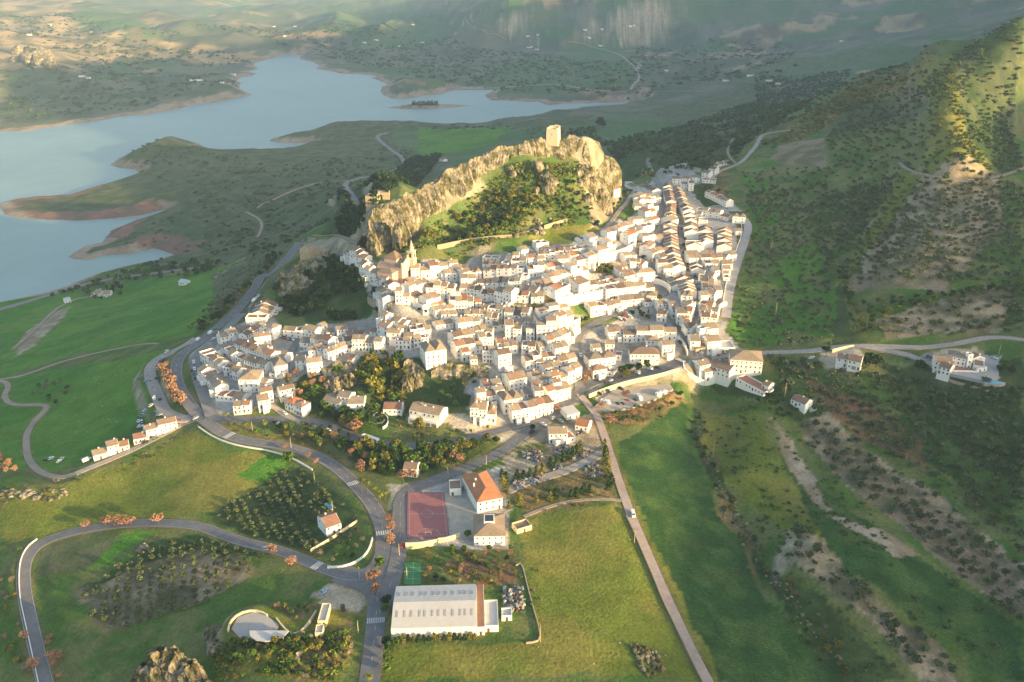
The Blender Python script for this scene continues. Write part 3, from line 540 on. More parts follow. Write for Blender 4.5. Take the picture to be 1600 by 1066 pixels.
def cliff(name, label, crest, foot, k):
    a = resample(wz(foot), .9); L = np.hypot(*np.diff(a[:, :2], axis=0).T).sum(); n = len(a)
    def rs(P): d = np.r_[0, np.cumsum(np.linalg.norm(np.diff(P, axis=0), axis=1))]; t = np.linspace(0, d[-1], n); return np.stack([np.interp(t, d, P[:, i]) for i in range(3)], 1)
    b = rs(wz(crest)); a = rs(a); H = np.linalg.norm(b-a, axis=1).mean(); m = max(8, int(H/.9))
    t = np.gradient(a[:, :2], axis=0); t = np.stack([np.convolve(np.pad(t[:, i], 8, mode='edge'), np.ones(17)/17, 'valid') for i in range(2)], 1); t /= np.hypot(t[:, 0], t[:, 1])[:, None]
    o = np.stack([t[:, 1], -t[:, 0], np.zeros(n)], 1)        # outward, towards the viewer
    s = np.linspace(0, L, n); rows = []; amp = min(1, H/22)
    for j in range(m+1):
        v = j/m; hv = v; P = a*(1-hv)+b*hv; P[:, :2] = a[:, :2]*(1-v**1.5)+b[:, :2]*v**1.5; zz = P[:, 2]
        d = (fbm(s+k*91, zz*.07, 15, 3, 81, True)-.62)*12*amp+(fbm(s+k*37, zz*.10, 5, 4, 82, True)-.58)*7*amp+(fbm(s, zz*.4, 1.9, 3, 83)-.5)*2
        d *= math.sin(min(1, v*3+.25)*math.pi/2)*(1 if v < .92 else .6)
        P = P+o*d[:, None]
        if j == m: P[:, 2] += (fbm(s+k*13, s*0, 7, 4, 84, True)-.5)*9*amp
        rows.append(P)
    bk = [(3.0, -.3), (7, -2.0), (12, -9)]
    for db, dz in bk:
        P = b-o*db; P[:, 2] = b[:, 2]+dz+(fbm(s+k*5, s*0+db, 5, 3, 85)-.5)*2.5*amp; rows.append(P)
    P = b-o*13.5; P[:, 2] = np.minimum(hgrid(P[:, 0], P[:, 1])-3, P[:, 2]-14); rows.append(P)
    P0 = a+o*1.0; P0[:, 2] = np.minimum(hgrid(P0[:, 0], P0[:, 1]), a[:, 2])-4; rows.insert(0, P0)
    V = np.concatenate(rows); N = len(rows); i, j = np.meshgrid(np.arange(N-1), np.arange(n-1), indexing='ij'); q = (i*n+j).ravel()
    Fq = np.stack([q, q+1, q+n+1, q+n], 1)
    V = np.concatenate([V, V[:n]+0]);   # end caps
    me = npmesh(name, V, Fq, [M['rock_grey' if 'grey' in name else 'rock']]); 
    bm = bmesh.new(); bm.from_mesh(me); bmesh.ops.holes_fill(bm, edges=[e for e in bm.edges if e.is_boundary], sides=0); bmesh.ops.triangulate(bm, faces=[f for f in bm.faces if len(f.verts) > 4]); bm.to_mesh(me); bm.free()
    ob = link(name, me); tag(ob, kind='structure')
for k, (nm, lb, c, f) in enumerate(CLIFFS): cliff(nm, lb, c, f, k)
def ico(sub):
    bm = bmesh.new(); bmesh.ops.create_icosphere(bm, subdivisions=sub, radius=1); v = np.array([p.co[:] for p in bm.verts]); f = np.array([[q.index for q in p.verts] for p in bm.faces]); bm.free(); return v, f
ICO = {k: ico(k) for k in (1, 2, 3)}
def boulder_np(c, r, seed, sub=2):
    v, f = ICO[sub]; s = seed*7.3; d = .62+.75*fbm(v[:, 0]*3+s, v[:, 1]*3+v[:, 2]*4, 1.6, 3, 90); p = v*d[:, None]*np.asarray(r); return p+np.asarray(c), f
ROCKM = []
def boulders(name, pts, sizes, material, up=.1, kind='structure', label=None, cat=None, sub=2):
    V = []; Fc = []; n = 0
    for i, ((x, y), r) in enumerate(zip(pts, sizes)):
        z = float(hgrid(x, y)); v, f = boulder_np((x, y, z+r[2]*up), r, i+len(name), sub); V.append(v); Fc.append(f+n); n += len(v)
    tag(link(name, npmesh(name, np.concatenate(V), np.concatenate(Fc), [material])), label, cat, None, kind)
def inpx(s, n, seed=0, mind=0, dens=None):
    """n random ground points inside a pixel polygon, at least mind metres apart"""
    P = hit(*poly(s).T)[:, :2]; r = np.random.default_rng(seed+500); lo, hi = P.min(0), P.max(0); out = np.zeros((0, 2)); tries = 0
    while len(out) < n and tries < 60:
        q = lo+(hi-lo)*r.random((max(200, n), 2)); q = q[inpoly(P, q[:, 0], q[:, 1])]; tries += 1
        if mind:
            for p in q:
                if len(out) >= n: break
                if not len(out) or ((out-p)**2).sum(1).min() > mind*mind: out = np.concatenate([out, p[None]])
        else: out = np.concatenate([out, q])
    return out[:n]
r_ = lambda a, b: a+(b-a)*rng.random()
def bset(name, s, n, rlo, rhi, m='rock', seed=1, flat=.8):
    p = inpx(s, n, seed); boulders(name, p, [np.array([q, q*r_(.7, 1.2), q*flat]) for q in rng.uniform(rlo, rhi, len(p))], M[m])
bset('rock_outcrop', "838 262;850 262;866 280;860 305;848 300", 10, 3, 6, seed=2, flat=1.4); bset('rock_outcrop', "780 262;812 258;830 268;800 280", 6, 2, 4, seed=3, flat=1.2)
bset('rock_outcrop', "895 270;925 275;928 320;900 320", 14, 2.5, 6, seed=4, flat=1.5); bset('rock_outcrop', "805 345;870 340;900 350;850 366;800 372", 22, 1.5, 3.5, seed=5)
bset('stones', "335 432;350 420;370 408;392 396;398 398;372 414;350 432;338 440", 90, 1, 2.6, 'rock_grey', 6, .5)
bset('stones', "0 768;50 766;108 764;108 780;50 782;0 782", 60, .8, 2.2, 'rock', 7, .6); bset('stones', "985 1010;1000 1006;1030 1020;1036 1050;1015 1060;995 1040", 80, .5, 1.3, 'rock', 8, 1.1)
bset('stones', "212 860;222 850;234 850;236 858;222 868", 20, .6, 1.3, 'rock_grey', 9, .8); bset('stones', "1085 650;1090 640;1110 720;1160 800;1200 880;1260 960;1330 1040;1325 1050;1240 965;1180 880;1120 790", 160, .4, 1.1, 'rock_grey', 10, .7)
bset('stones', "440 1000;540 975;550 1010;520 1060;470 1060", 40, .6, 1.8, 'rock', 11, .8); bset('stones', "320 985;345 978;350 1010;330 1040", 24, 1, 2.4, 'rock', 12, 1)
bset('rock_outcrop', "8 98;30 82;60 84;100 98;98 108;60 108;20 106", 30, 14, 30, 'rock', 13, 1.1); bset('rock_outcrop', "140 95;160 92;180 100;160 104", 6, 8, 14, 'rock', 14, 1)
bset('stones', "20 500;140 480;300 450;300 500;200 540;60 560", 40, .4, .9, 'rock_grey', 15, .7); bset('stones', "110 560;260 560;240 640;160 690;90 640", 50, .4, .9, 'rock_grey', 16, .7)
bset('stones', "610 930;840 920;1060 1000;1080 1060;620 1060", 40, .2, .5, 'rock_grey', 17, .7)
def pinnacles(name, spec, m='rock'):
    """vertical, fluted rock towers: (pixel x, pixel y of the foot, radius, height)"""
    V = []; Fc = []; n0 = 0
    for i, (px, py, r, h) in enumerate(spec):
        c = hit([px], [py])[0]; na, nz = 64, 44; a, t = np.meshgrid(np.linspace(0, 2*math.pi, na, endpoint=False), np.linspace(0, 1, nz)); ca, sa = np.cos(a), np.sin(a)
        rr = r*(1-.30*t)*np.sqrt(np.clip(1-(t**5)*.98, 0, 1)); o = i*31
        X = ca*rr; Y = sa*rr*.8; Zz = t*h; X2 = X+o; Y2 = Y+Zz*.10
        d = (fbm(X2+Y*1.7, Y2, r*.75, 3, 91, True)-.6)*r*.75+(fbm(X2*1.3-Y, Y2*1.4+o, r*.26, 3, 92, True)-.55)*r*.34+(fbm(X2, Zz*.8+Y, .9, 3, 93)-.5)*.9
        X = X+ca*d; Y = Y+sa*d; Zz = Zz+(fbm(X2, Y2, 2.4, 3, 94, True)-.5)*4.5*t
        V.append(np.stack([X+c[0], Y+c[1], Zz+c[2]-3], -1).reshape(-1, 3)); j, k = np.meshgrid(np.arange(nz-1), np.arange(na), indexing='ij'); q = (j*na+k).ravel(); q2 = (j*na+(k+1) % na).ravel(); Fc.append(np.stack([q, q2, q2+na, q+na], 1)+n0); n0 += na*nz
    tag(link(name, npmesh(name, np.concatenate(V), np.concatenate(Fc), [M[m]])), kind='structure')
pinnacles('rock_outcrop', [(235, 1078, 6.5, 15), (262, 1070, 7.5, 22), (284, 1072, 7, 21), (305, 1080, 6, 17), (250, 1085, 6, 17), (322, 1090, 4.5, 10)])
pinnacles('rock_outcrop', [(528, 606, 5, 10), (545, 604, 5, 11), (515, 604, 4, 8), (640, 604, 5, 11), (651, 602, 4, 10)])
pinnacles('rock_outcrop', [(584, 397, 5, 19), (603, 392, 5.5, 25), (626, 389, 5.5, 26)])
pinnacles('rock_outcrop', [(842, 262, 4, 9), (858, 300, 4.5, 13), (838, 300, 3, 6), (925, 300, 5, 16), (938, 322, 6, 18), (912, 275, 4.5, 12)])
# ------------------------------------------------------------------ building materials
WALLC = (.84, .81, .74)
M['wall'] = mat('whitewash', WALLC, .9, noise=((.35, .05), (.08, .04)), objrand=.05, spec=.2)
M['wall_pink'] = mat('pink_plaster', (.62, .43, .34), .9, noise=(.3, .08)); M['wall_cream'] = mat('cream_plaster', (.70, .58, .38), .9, noise=(.3, .08)); M['wall_stone'] = mat('stone_wall', (.42, .33, .22), .95, noise=((.6, .2), (2, .15)), bump=(1.6, .5, .2)); M['base_red'] = mat('red_base', (.36, .13, .09), .9)
ROOFC = {'ochre': (.32, .24, .165), 'brown': (.26, .18, .13), 'dark brown': (.18, .125, .095), 'grey-brown': (.25, .205, .16), 'orange': (.38, .17, .085), 'red-brown': (.29, .16, .11)}
def rmat(n, c):
    m = mat(n, c, .9, noise=((.9, .16), (.2, .16)), objrand=.12, spec=.15)
    N = m.node_tree; b = N.nodes['Principled BSDF']; w = N.nodes.new('ShaderNodeTexWave'); tc = N.nodes.new('ShaderNodeTexCoord'); N.links.new(tc.outputs['Object'], w.inputs[0]); w.inputs['Scale'].default_value = 1.1; w.inputs['Distortion'].default_value = .6
    bp = N.nodes.new('ShaderNodeBump'); N.links.new(w.outputs[0], bp.inputs['Height']); bp.inputs['Strength'].default_value = .5; bp.inputs['Distance'].default_value = .08; N.links.new(bp.outputs[0], b.inputs['Normal']); return m
for k_, c_ in ROOFC.items(): M['roof '+k_] = rmat('roof_tiles_'+k_.replace(' ', '_').replace('-', '_'), c_)
M['glass'] = mat('window_glass', (.035, .04, .045), .25, spec=.5); M['frame'] = mat('window_frame', (.55, .5, .42), .7); M['door'] = mat('door_wood', (.13, .075, .04), .7); M['garage'] = mat('garage_door', (.30, .27, .23), .6)
M['terrace'] = mat('terrace_tile', (.34, .17, .12), .9, noise=(.8, .12)); M['metal'] = mat('railing', (.05, .05, .05), .5); M['tin'] = mat('pale_sheet_roof', (.50, .48, .45), .5, noise=((.4, .07), (.07, .06))); M['tin_blue'] = mat('blue_grey_sheet_roof', (.46, .53, .56), .45, noise=(.4, .06))
def shared(name, mats, fn): mb = MB(); fn(mb); return mb.mesh(name, mats)
def f_win(mb): mb.box(-.42, .42, -.07, .02, -.62, .62, 0); mb.box(-.5, .5, -.12, .02, -.72, -.62, 1)
def f_win2(mb): mb.box(-.36, .36, -.07, .02, -.4, .4, 0); mb.box(-.44, .44, -.10, .02, -.48, -.4, 1)
def f_door(mb): mb.box(-.55, .55, -.06, .02, 0, 2.2, 0); mb.box(-.7, .7, -.1, .02, 2.2, 2.35, 1)
def f_gar(mb): mb.box(-1.3, 1.3, -.06, .02, 0, 2.3, 0)
def f_chim(mb): mb.box(-.35, .35, -.35, .35, -1.2, 1.0, 0); mb.box(-.45, .45, -.45, .45, 1.0, 1.12, 0); mb.box(-.25, .25, -.25, .25, 1.12, 1.35, 1)
def f_balc(mb): 
    mb.box(-.9, .9, -.75, .02, -.12, 0, 1); mb.box(-.9, .9, -.75, -.71, .85, .92, 0)
    for q in np.linspace(-.88, .88, 9): mb.box(q-.02, q+.02, -.74, -.71, 0, .86, 0)
SM = {'window': shared('window', [M['glass'], M['wall']], f_win), 'small': shared('window', [M['glass'], M['wall']], f_win2), 'door': shared('door', [M['door'], M['wall']], f_door), 'garage': shared('garage_door', [M['garage']], f_gar),
      'chimney': shared('chimney', [M['wall'], M['roof brown']], f_chim), 'balcony': shared('balcony', [M['metal'], M['wall']], f_balc)}
def wall_mb(w, d, h, rise, roof='gable', down=4.):
    """body of a house: front along x at y=-d/2; ridge parallel to x"""
    mb = MB(); X, Y = w/2, d/2
    if roof == 'gable':
        e = .16; v = [(-X, -Y, -down), (X, -Y, -down), (X, Y, -down), (-X, Y, -down), (-X, -Y, h), (X, -Y, h), (X, Y, h), (-X, Y, h), (-X, 0, h+rise+e), (X, 0, h+rise+e)]
        mb.add(v, [(0, 3, 2, 1), (0, 1, 5, 4), (2, 3, 7, 6), (1, 2, 6, 9, 5), (3, 0, 4, 8, 7), (4, 5, 9, 8), (6, 7, 8, 9)])
    elif roof == 'flat':
        mb.box(-X, X, -Y, Y, -down, h-.5); p = .22
        mb.box(-X, X, -Y, -Y+p, h-.5, h+.35); mb.box(-X, X, Y-p, Y, h-.5, h+.35); mb.box(-X, -X+p, -Y+p, Y-p, h-.5, h+.35); mb.box(X-p, X, -Y+p, Y-p, h-.5, h+.35)
    elif roof == 'shed': mb.add([(-X, -Y, -down), (X, -Y, -down), (X, Y, -down), (-X, Y, -down), (-X, -Y, h), (X, -Y, h), (X, Y, h+rise), (-X, Y, h+rise)], [(0, 3, 2, 1), (0, 1, 5, 4), (2, 3, 7, 6), (1, 2, 6, 5), (3, 0, 4, 7), (4, 5, 6, 7)])
    else: mb.box(-X, X, -Y, Y, -down, h)
    return mb
def roof_mb(w, d, h, rise, roof='gable'):
    mb = MB(); X, Y = w/2, d/2; t = .16; o = .35; g = .14
    if roof == 'gable':
        s = rise/Y
        for sg in (-1, 1):
            y0, y1 = sg*(Y+o), 0; z0, z1 = h-o*s+.06, h+rise+.06
            v = [(-X+g, y0, z0), (X-g, y0, z0), (X-g, y1, z1), (-X+g, y1, z1)]; v += [(a, b, c+t) for a, b, c in v]
            fs = [(0, 3, 2, 1), (4, 5, 6, 7), (0, 1, 5, 4), (1, 2, 6, 5), (3, 0, 4, 7), (2, 3, 7, 6)]
            mb.add(v, fs if sg < 0 else [f[::-1] for f in fs])
    elif roof == 'shed':
        s = rise/d; v = [(-X+g, -Y-o, h-o*s+.05), (X-g, -Y-o, h-o*s+.05), (X-g, Y, h+rise+.05), (-X+g, Y, h+rise+.05)]; v += [(a, b, c+t) for a, b, c in v]; mb.add(v, [(0, 3, 2, 1), (4, 5, 6, 7), (0, 1, 5, 4), (1, 2, 6, 5), (3, 0, 4, 7), (2, 3, 7, 6)])
    elif roof == 'flat': mb.box(-X+.23, X-.23, -Y+.23, Y-.23, h-.49, h-.42)
    else:
        X += o; Y += o; r = max(0, X-Y); v = [(-X, -Y, h), (X, -Y, h), (X, Y, h), (-X, Y, h), (-X, -Y, h+t), (X, -Y, h+t), (X, Y, h+t), (-X, Y, h+t)]
        v += [(-r, 0, h+rise+t), (r, 0, h+rise+t)] if X >= Y else [(0, -(Y-X), h+rise+t), (0, Y-X, h+rise+t)]
        f = [(0, 3, 2, 1), (0, 1, 5, 4), (1, 2, 6, 5), (2, 3, 7, 6), (3, 0, 4, 7)]
        f += [(4, 5, 9, 8), (5, 6, 9), (6, 7, 8, 9), (7, 4, 8)] if X >= Y else [(4, 5, 8), (5, 6, 9, 8), (6, 7, 9), (7, 4, 8, 9)]
        mb.add(v, f)
    return mb
ALLB = []
def building(name, label, cat, loc, rz, w, d, h, roof='gable', rcol='ochre', storeys=2, group=None, wallm='wall', nwin=None, rise=None, door=True, chim=1, ends=True, balc=0, down=4., windows=True, rmatl=None, seed=0, small=False, annex=False):
    rd = random.Random(seed*31+int(w*100)); rise = (d/2)*.40 if rise is None else rise
    t = empty(name, loc, rz); tag(t, label, cat, group)
    wall_mb(w, d, h, rise, roof, down).obj('wall', M[wallm], t)
    rob = roof_mb(w, d, h, rise, roof).obj('roof', rmatl or (M['terrace'] if roof == 'flat' else M['roof '+rcol]), t)
    if windows:
        sh = h/storeys; n = nwin or max(1, int(round(w/2.9))); dk = rd.randrange(n) if door else -1
        for f in range(storeys):
            for i in range(n):
                x = -w/2+(i+.5)*w/n
                if f == 0 and i == dk: link('door', SM['door'], t, (x, -d/2, 0)); continue
                if f == 0 and door and n > 2 and rd.random() < .12: link('garage_door', SM['garage'], t, (x, -d/2, 0)); continue
                if rd.random() < .12 and n > 1: continue
                z = f*sh+sh*.55; link('window', SM['small' if small or (f == storeys-1 and storeys > 2) else 'window'], t, (x, -d/2, z))
                if balc and f > 0 and rd.random() < balc: link('balcony', SM['balcony'], t, (x, -d/2, z-.75))
        if ends:
            for sx, a in ((1, R(90)), (-1, R(-90))):
                for f in range(storeys):
                    for q in ((-.22, .22) if d > 9 else (.0,)):
                        if rd.random() < .55: link('window', SM['small'], t, (sx*w/2, q*d, f*sh+sh*.6), a)
    if annex:
        aw = w*rd.uniform(.35, .6); ad = rd.uniform(2.2, 3.6); ah = rd.uniform(2.4, 3.1); ax = rd.uniform(-1, 1)*(w-aw)/2*.98; mb = MB(); y1 = -d/2+.03; y0 = -d/2-ad
        mb.box(ax-aw/2, ax+aw/2, y0, y1, -down, ah-.4); mb.box(ax-aw/2, ax+aw/2, y0, y0+.18, ah-.4, ah+.4); mb.box(ax-aw/2, ax-aw/2+.18, y0+.18, y1, ah-.4, ah+.4); mb.box(ax+aw/2-.18, ax+aw/2, y0+.18, y1, ah-.4, ah+.4); mb.box(ax-aw/2+.18, ax+aw/2-.18, y0+.18, y1-.05, ah-.4, ah-.34, 1)
        mb.obj('annex', [M[wallm], M['terrace' if rd.random() < .4 else 'wall']], t)
    for c in range(chim): link('chimney', SM['chimney'], rob, (rd.uniform(-.35, .35)*w, rd.uniform(-.12, .25)*d, h+rise*.75 if roof != 'flat' else h-.2))
    ALLB.append(t); return t
def bldpx(name, label, cat, a, b, d, h, **k):
    """front base corners given as photo pixels, left then right"""
    A_ = hit([a[0]], [a[1]])[0]; B_ = hit([b[0]], [b[1]])[0]; rz = math.atan2(B_[1]-A_[1], B_[0]-A_[0]); w = math.hypot(B_[0]-A_[0], B_[1]-A_[1])
    c = (A_+B_)/2; nx, ny = -math.sin(rz), math.cos(rz); z = k.pop('z', (A_[2]+B_[2])/2)
    return building(name, label, cat, (c[0]+nx*d/2, c[1]+ny*d/2, z), rz, w, d, h, **k)
# ------------------------------------------------------------------ the village: rows of terraced houses, traced along their roof ridges (photo pixels)
QUART = dict(a='lower left quarter', b='street under the dark wood', c='terrace left of the church', d='slope in front of the church', e='slope right of the church', f='upper slope below castle cliff',
 g='slope above the battlements', h='centre below the church', i='block below the long battlements', j='bottom block by main road', k='slope above curved white wall', l='slope below upper terrace',
 m='top end of main street', n='strip between the two streets', o='left side of tree-lined avenue', p='right side of tree-lined avenue', q='right edge above olive slope', r='hillside north of the avenue', s='rows by long white building', t='lower right of avenue', u='block left of climbing street')
ROWS = """a|3|2|15|418 467;398 491
a|1|2|9|341 523;366 512
a|1|1|9|371 508;386 512
a|3|2|7|378 521;409 502
a|1|3|8|396 522;421 516
a|1|3|8|422 506;432 508|h
a|4|3|9|374 529;398 539;430 548
a|3|2|9|318 570;333 583;346 600
a|3|2|9|321 545;342 558;349 563
a|3|2|8|350 535;361 541;370 550
a|2|2|8|352 568;372 567
a|1|3|14|376 582;406 577|h
a|1|2|8|365 572;377 575
a|4|2|8|374 552;399 558;420 564
a|1|3|13|425 562;445 557|h
a|1|2|8|436 546;450 551
a|1|1|8|394 596;410 587
a|1|1|7|411 590;421 593
a|1|1|7|425 579;436 581|f
a|2|1|9|342 610;384 614
a|2|2|8|366 626;392 623
a|2|2|9|401 618;419 615
a|2|3|7|404 606;424 602
a|4|2|7|435 609;444 603;458 597
a|2|2|8|451 618;478 632|h
b|3|2|8|445 509;474 511
b|1|3|8|476 503;497 505
b|1|2|7|499 506;507 502
b|3|3|9|472 524;505 522;520 525
b|3|2|8|481 543;497 538;508 532
b|2|2|8|461 558;477 553
b|3|3|8|478 563;502 556
b|3|2|7|508 546;522 540;537 534
b|1|1|8|509 514;522 512
b|2|2|7|525 511;541 508
b|1|1|8|541 517;550 516
b|4|1|7|553 515;591 511
b|1|2|8|536 528;550 525
b|3|3|8|552 524;583 523
b|1|3|8|586 526;599 526
b|1|1|7|541 541;550 541|f
b|1|1|8|547 554;556 556
b|1|2|8|594 505;609 503
b|1|2|7|597 489;608 487
b|3|2|8|607 514;628 515
c|2|2|8|543 391;568 393
c|2|2|8|558 399;576 399
c|5|3|9|568 404;578 414;592 421;611 428
c|2|2|8|595 446;607 463
c|1|2|8|603 441;615 438
d|3|3|8|618 448;641 453
d|2|2|9|632 440;663 435
d|1|3|9|643 455;658 452
d|2|3|10|658 462;680 457
d|4|3|9|666 436;690 440;712 445
d|3|2|9|655 471;690 467
d|3|2|8|676 479;706 474
d|3|2|8|688 484;713 485
h|2|1|8|620 493;637 502
h|2|2|8|630 519;647 518
h|1|1|8|621 507;637 507
h|3|2|8|640 509;672 507
h|2|1|8|643 501;663 501
h|2|1|8|678 502;704 499
h|3|2|6|618 527;642 528
h|3|2|7|645 524;668 521
h|2|4|14|660 538;692 533|h
h|2|3|10|704 520;736 513
h|2|3|10|708 533;738 527
h|1|2|8|719 545;732 543
h|1|2|8|735 534;752 532
h|1|2|7|735 556;744 555
h|3|3|9|713 497;747 493
h|2|2|8|740 510;757 507
h|3|2|9|726 483;762 483
h|2|3|9|747 520;768 519
h|2|3|9|754 540;773 541
e|4|3|9|642 412;665 411;698 410
e|2|2|9|693 421;712 421
e|1|2|8|700 405;714 407
e|2|2|8|711 412;730 414
e|1|3|9|717 421;731 418
e|2|3|9|719 428;742 427
e|2|2|8|734 420;750 418|h
e|1|3|9|746 431;760 430
e|4|2|9|762 436;795 434
e|2|3|9|796 434;815 432
e|4|2|7|757 408;796 407
e|2|2|8|799 404;823 403
e|6|2|7|757 418;820 415
e|2|1|7|756 400;780 400|f
e|1|2|7|791 400;802 400
e|1|2|8|801 393;812 393
e|1|2|8|811 385;822 383
e|1|2|8|835 378;854 376|f
e|3|3|9|824 410;848 408
e|3|2|9|851 413;873 406
f|1|2|8|824 397;836 396
f|1|2|8|838 399;850 398
f|3|2|7|841 391;867 391
f|1|1|7|845 383;857 383
f|2|2|9|865 386;881 386
f|1|3|7|818 428;824 428|f
f|4|2|8|882 386;900 385;914 381
f|1|2|9|870 398;887 397
f|2|2|8|888 395;905 392
f|2|3|9|943 374;957 371
f|1|4|10|928 386;944 381
f|2|2|8|898 401;916 399
f|2|3|9|914 396;928 391
f|1|2|12|914 367;926 361
f|1|1|7|903 371;912 367
f|2|2|8|944 358;958 357
g|5|3|9|707 443;727 443;766 447
g|2|2|9|762 452;778 451
g|2|4|9|779 448;805 449
g|2|2|9|806 456;828 455
g|2|2|8|830 457;850 456
g|1|2|12|817 446;843 449
g|2|2|12|834 438;860 434
g|2|3|11|858 447;881 440
g|3|2|10|852 427;880 421
g|4|3|9|702 461;740 463
g|1|2|8|742 466;752 465
g|3|2|9|753 475;788 476
g|1|2|9|789 481;803 480
g|1|1|9|804 485;815 485
g|1|2|10|817 481;829 481
g|2|2|9|760 488;779 489
g|2|1|8|769 502;789 500
g|1|4|11|789 499;802 497
g|2|2|8|808 497;835 496
g|1|3|9|803 507;816 506
g|1|3|8|824 506;837 506
g|2|4|9|887 410;905 407
g|2|2|9|898 418;914 415
g|3|2|9|867 422;895 420
g|1|3|10|897 437;914 434
i|2|5|9|838 495;869 494
i|3|4|9|866 490;885 487;899 486
i|3|1|6|839 484;886 478
i|2|2|8|775 528;791 527
i|2|2|8|760 512;771 514
i|2|2|8|788 534;807 531
i|1|4|9|775 546;795 545
i|2|2|9|816 533;838 533
i|5|3|9|840 529;868 521;884 514
i|1|2|8|886 519;896 518
i|4|3|9|818 551;845 545;866 543
i|2|3|9|862 538;883 533
i|2|2|8|837 558;849 558
i|2|2|9|871 557;897 551
i|2|2|8|846 570;873 563
i|4|3|9|858 580;876 576;903 564
j|1|3|9|828 576;843 572
j|1|3|12|790 582;817 579
j|2|2|8|753 596;780 592
j|3|3|8|743 607;762 605;784 601
j|3|3|11|736 625;775 630|h
j|2|3|11|782 615;811 611|h
j|5|3|10|796 631;824 627;858 617
j|1|2|8|816 609;826 608
j|1|4|10|833 601;847 600
j|1|3|8|836 588;855 583
j|3|3|9|850 605;868 600;886 595
j|1|4|7|862 592;874 591
l|7|2|9|918 438;960 436;990 428
k|5|3|9|944 445;980 442;1020 437
k|3|2|9|967 463;1003 459
k|3|2|9|918 472;966 466
k|1|2|9|1011 455;1027 455|h
k|1|2|10|992 419;1020 418|h
l|3|2|8|984 402;1000 405;1008 410
l|1|2|8|972 395;990 393
l|1|2|9|968 409;979 411
l|1|3|9|964 419;978 417
l|2|3|8|972 426;988 425
l|1|2|7|957 412;963 411
l|1|1|7|948 431;961 430
l|1|3|9|976 363;988 360
l|1|2|9|987 357;997 355
l|1|2|8|1002 364;1021 362
l|1|3|9|1007 383;1016 374
m|1|1|7|981 283;997 293
m|2|2|10|1003 289;1027 295
m|3|2|9|995 301;1012 303;1029 305
m|2|2|8|995 310;1020 309
m|1|1|8|990 319;1000 319
m|2|2|9|1008 316;1024 319
m|2|2|8|1003 328;1020 326
m|2|2|8|985 338;1001 337
m|2|2|8|1010 341;1026 337
m|3|2|9|960 352;972 348;984 346
m|2|2|9|1000 348;1018 346
n|7|2|10|1044 284;1046 300;1050 315;1047 328;1050 336
n|3|3|12|1042 337;1052 337
o|9|2|12|1047 345;1049 375;1051 392;1055 404;1061 415
o|1|1|9|1024 367;1045 363
o|1|2|9|1023 386;1043 385
o|1|2|8|1028 397;1038 395
o|2|3|9|1027 404;1041 405
o|2|2|9|1036 413;1050 414
o|5|2|13|1066 427;1071 435;1076 451
o|4|1|7|1050 433;1058 446
o|2|2|9|1021 388;1013 392
p|7|2|10|1057 290;1063 300;1067 314;1077 327
p|3|2|10|1078 331;1080 342
p|4|2|12|1079 345;1081 360
p|2|2|12|1083 372;1085 380
p|5|2|12|1102 350;1104 373
p|2|2|8|1093 371;1103 376
p|2|2|9|1072 391;1090 391
p|2|2|9|1074 398;1089 397
p|2|2|8|1096 391;1114 392
p|4|2|8|1094 398;1127 397
p|2|1|10|1087 409;1090 418
p|2|2|9|1100 406;1123 405
p|1|1|8|1103 413;1110 413
p|2|2|8|1093 422;1102 423
p|1|2|8|1108 424;1118 426
p|2|2|9|1097 434;1117 435
p|2|2|9|1097 442;1116 442
p|2|2|9|1104 449;1126 447
q|6|2|12|1133 354;1132 382
q|1|1|8|1148 357;1158 357
q|1|3|10|1136 387;1148 385
q|1|2|9|1130 395;1139 397
q|1|2|8|1114 418;1122 417
q|2|2|9|1127 406;1144 406
q|2|2|9|1129 414;1141 414
q|1|1|8|1129 422;1138 422
q|1|1|7|1131 430;1138 430|f
q|2|2|9|1145 334;1165 335|h
q|4|2|8|1090 323;1128 328
q|1|1|7|1130 334;1142 337
q|1|1|7|1090 331;1098 332
q|1|1|8|1092 341;1106 341|f
r|1|2|9|1051 276;1064 276|h
r|1|2|8|1067 275;1078 276|h
r|1|2|8|1064 284;1073 284
r|1|3|8|1076 282;1084 282
r|1|3|9|1083 269;1094 269|h
r|1|2|8|1100 267;1111 267
r|1|1|12|1098 279;1119 280|f
r|1|2|8|1111 261;1121 262
r|2|1|8|1121 254;1139 250
r|1|1|8|1117 257;1123 256
r|4|2|8|1107 296;1122 302;1141 312
t|1|2|9|1094 455;1105 454
t|2|2|9|1106 450;1121 454
t|3|2|9|1094 468;1116 472
t|3|2|9|1095 476;1124 480
t|2|2|9|1096 482;1112 484
t|2|1|8|1123 467;1131 471
t|1|2|9|1096 488;1110 489
t|1|1|7|1113 491;1121 491
t|1|4|10|1100 499;1118 498
t|1|3|12|1078 518;1093 518
t|1|3|10|1102 523;1123 523
t|1|3|7|1096 508;1101 514|f
t|1|2|8|1067 498;1077 497
t|1|2|8|1069 506;1078 505
t|1|2|8|1080 503;1088 507
t|2|2|8|1061 493;1075 490
t|1|2|8|1045 472;1054 471
t|2|2|8|1048 479;1064 477
t|2|3|9|1057 484;1074 482
t|1|3|9|1072 468;1080 473
t|1|3|9|1075 478;1083 479
t|2|2|9|1065 455;1082 456|h
s|1|2|8|1026 470;1039 468
s|1|2|9|1028 483;1043 485
s|1|1|7|1005 468;1017 466
s|2|2|9|948 511;972 510
s|4|3|9|974 509;1057 506
s|1|3|8|925 531;937 531
s|1|2|8|946 531;960 532
s|2|3|10|917 550;958 548|h
s|1|2|10|922 566;943 566|h
s|1|2|13|984 544;1029 542|h
s|1|2|9|1010 526;1028 525|h
s|1|3|8|1034 532;1053 531
s|1|1|7|962 551;972 552|f
s|1|1|7|949 577;960 578|f"""
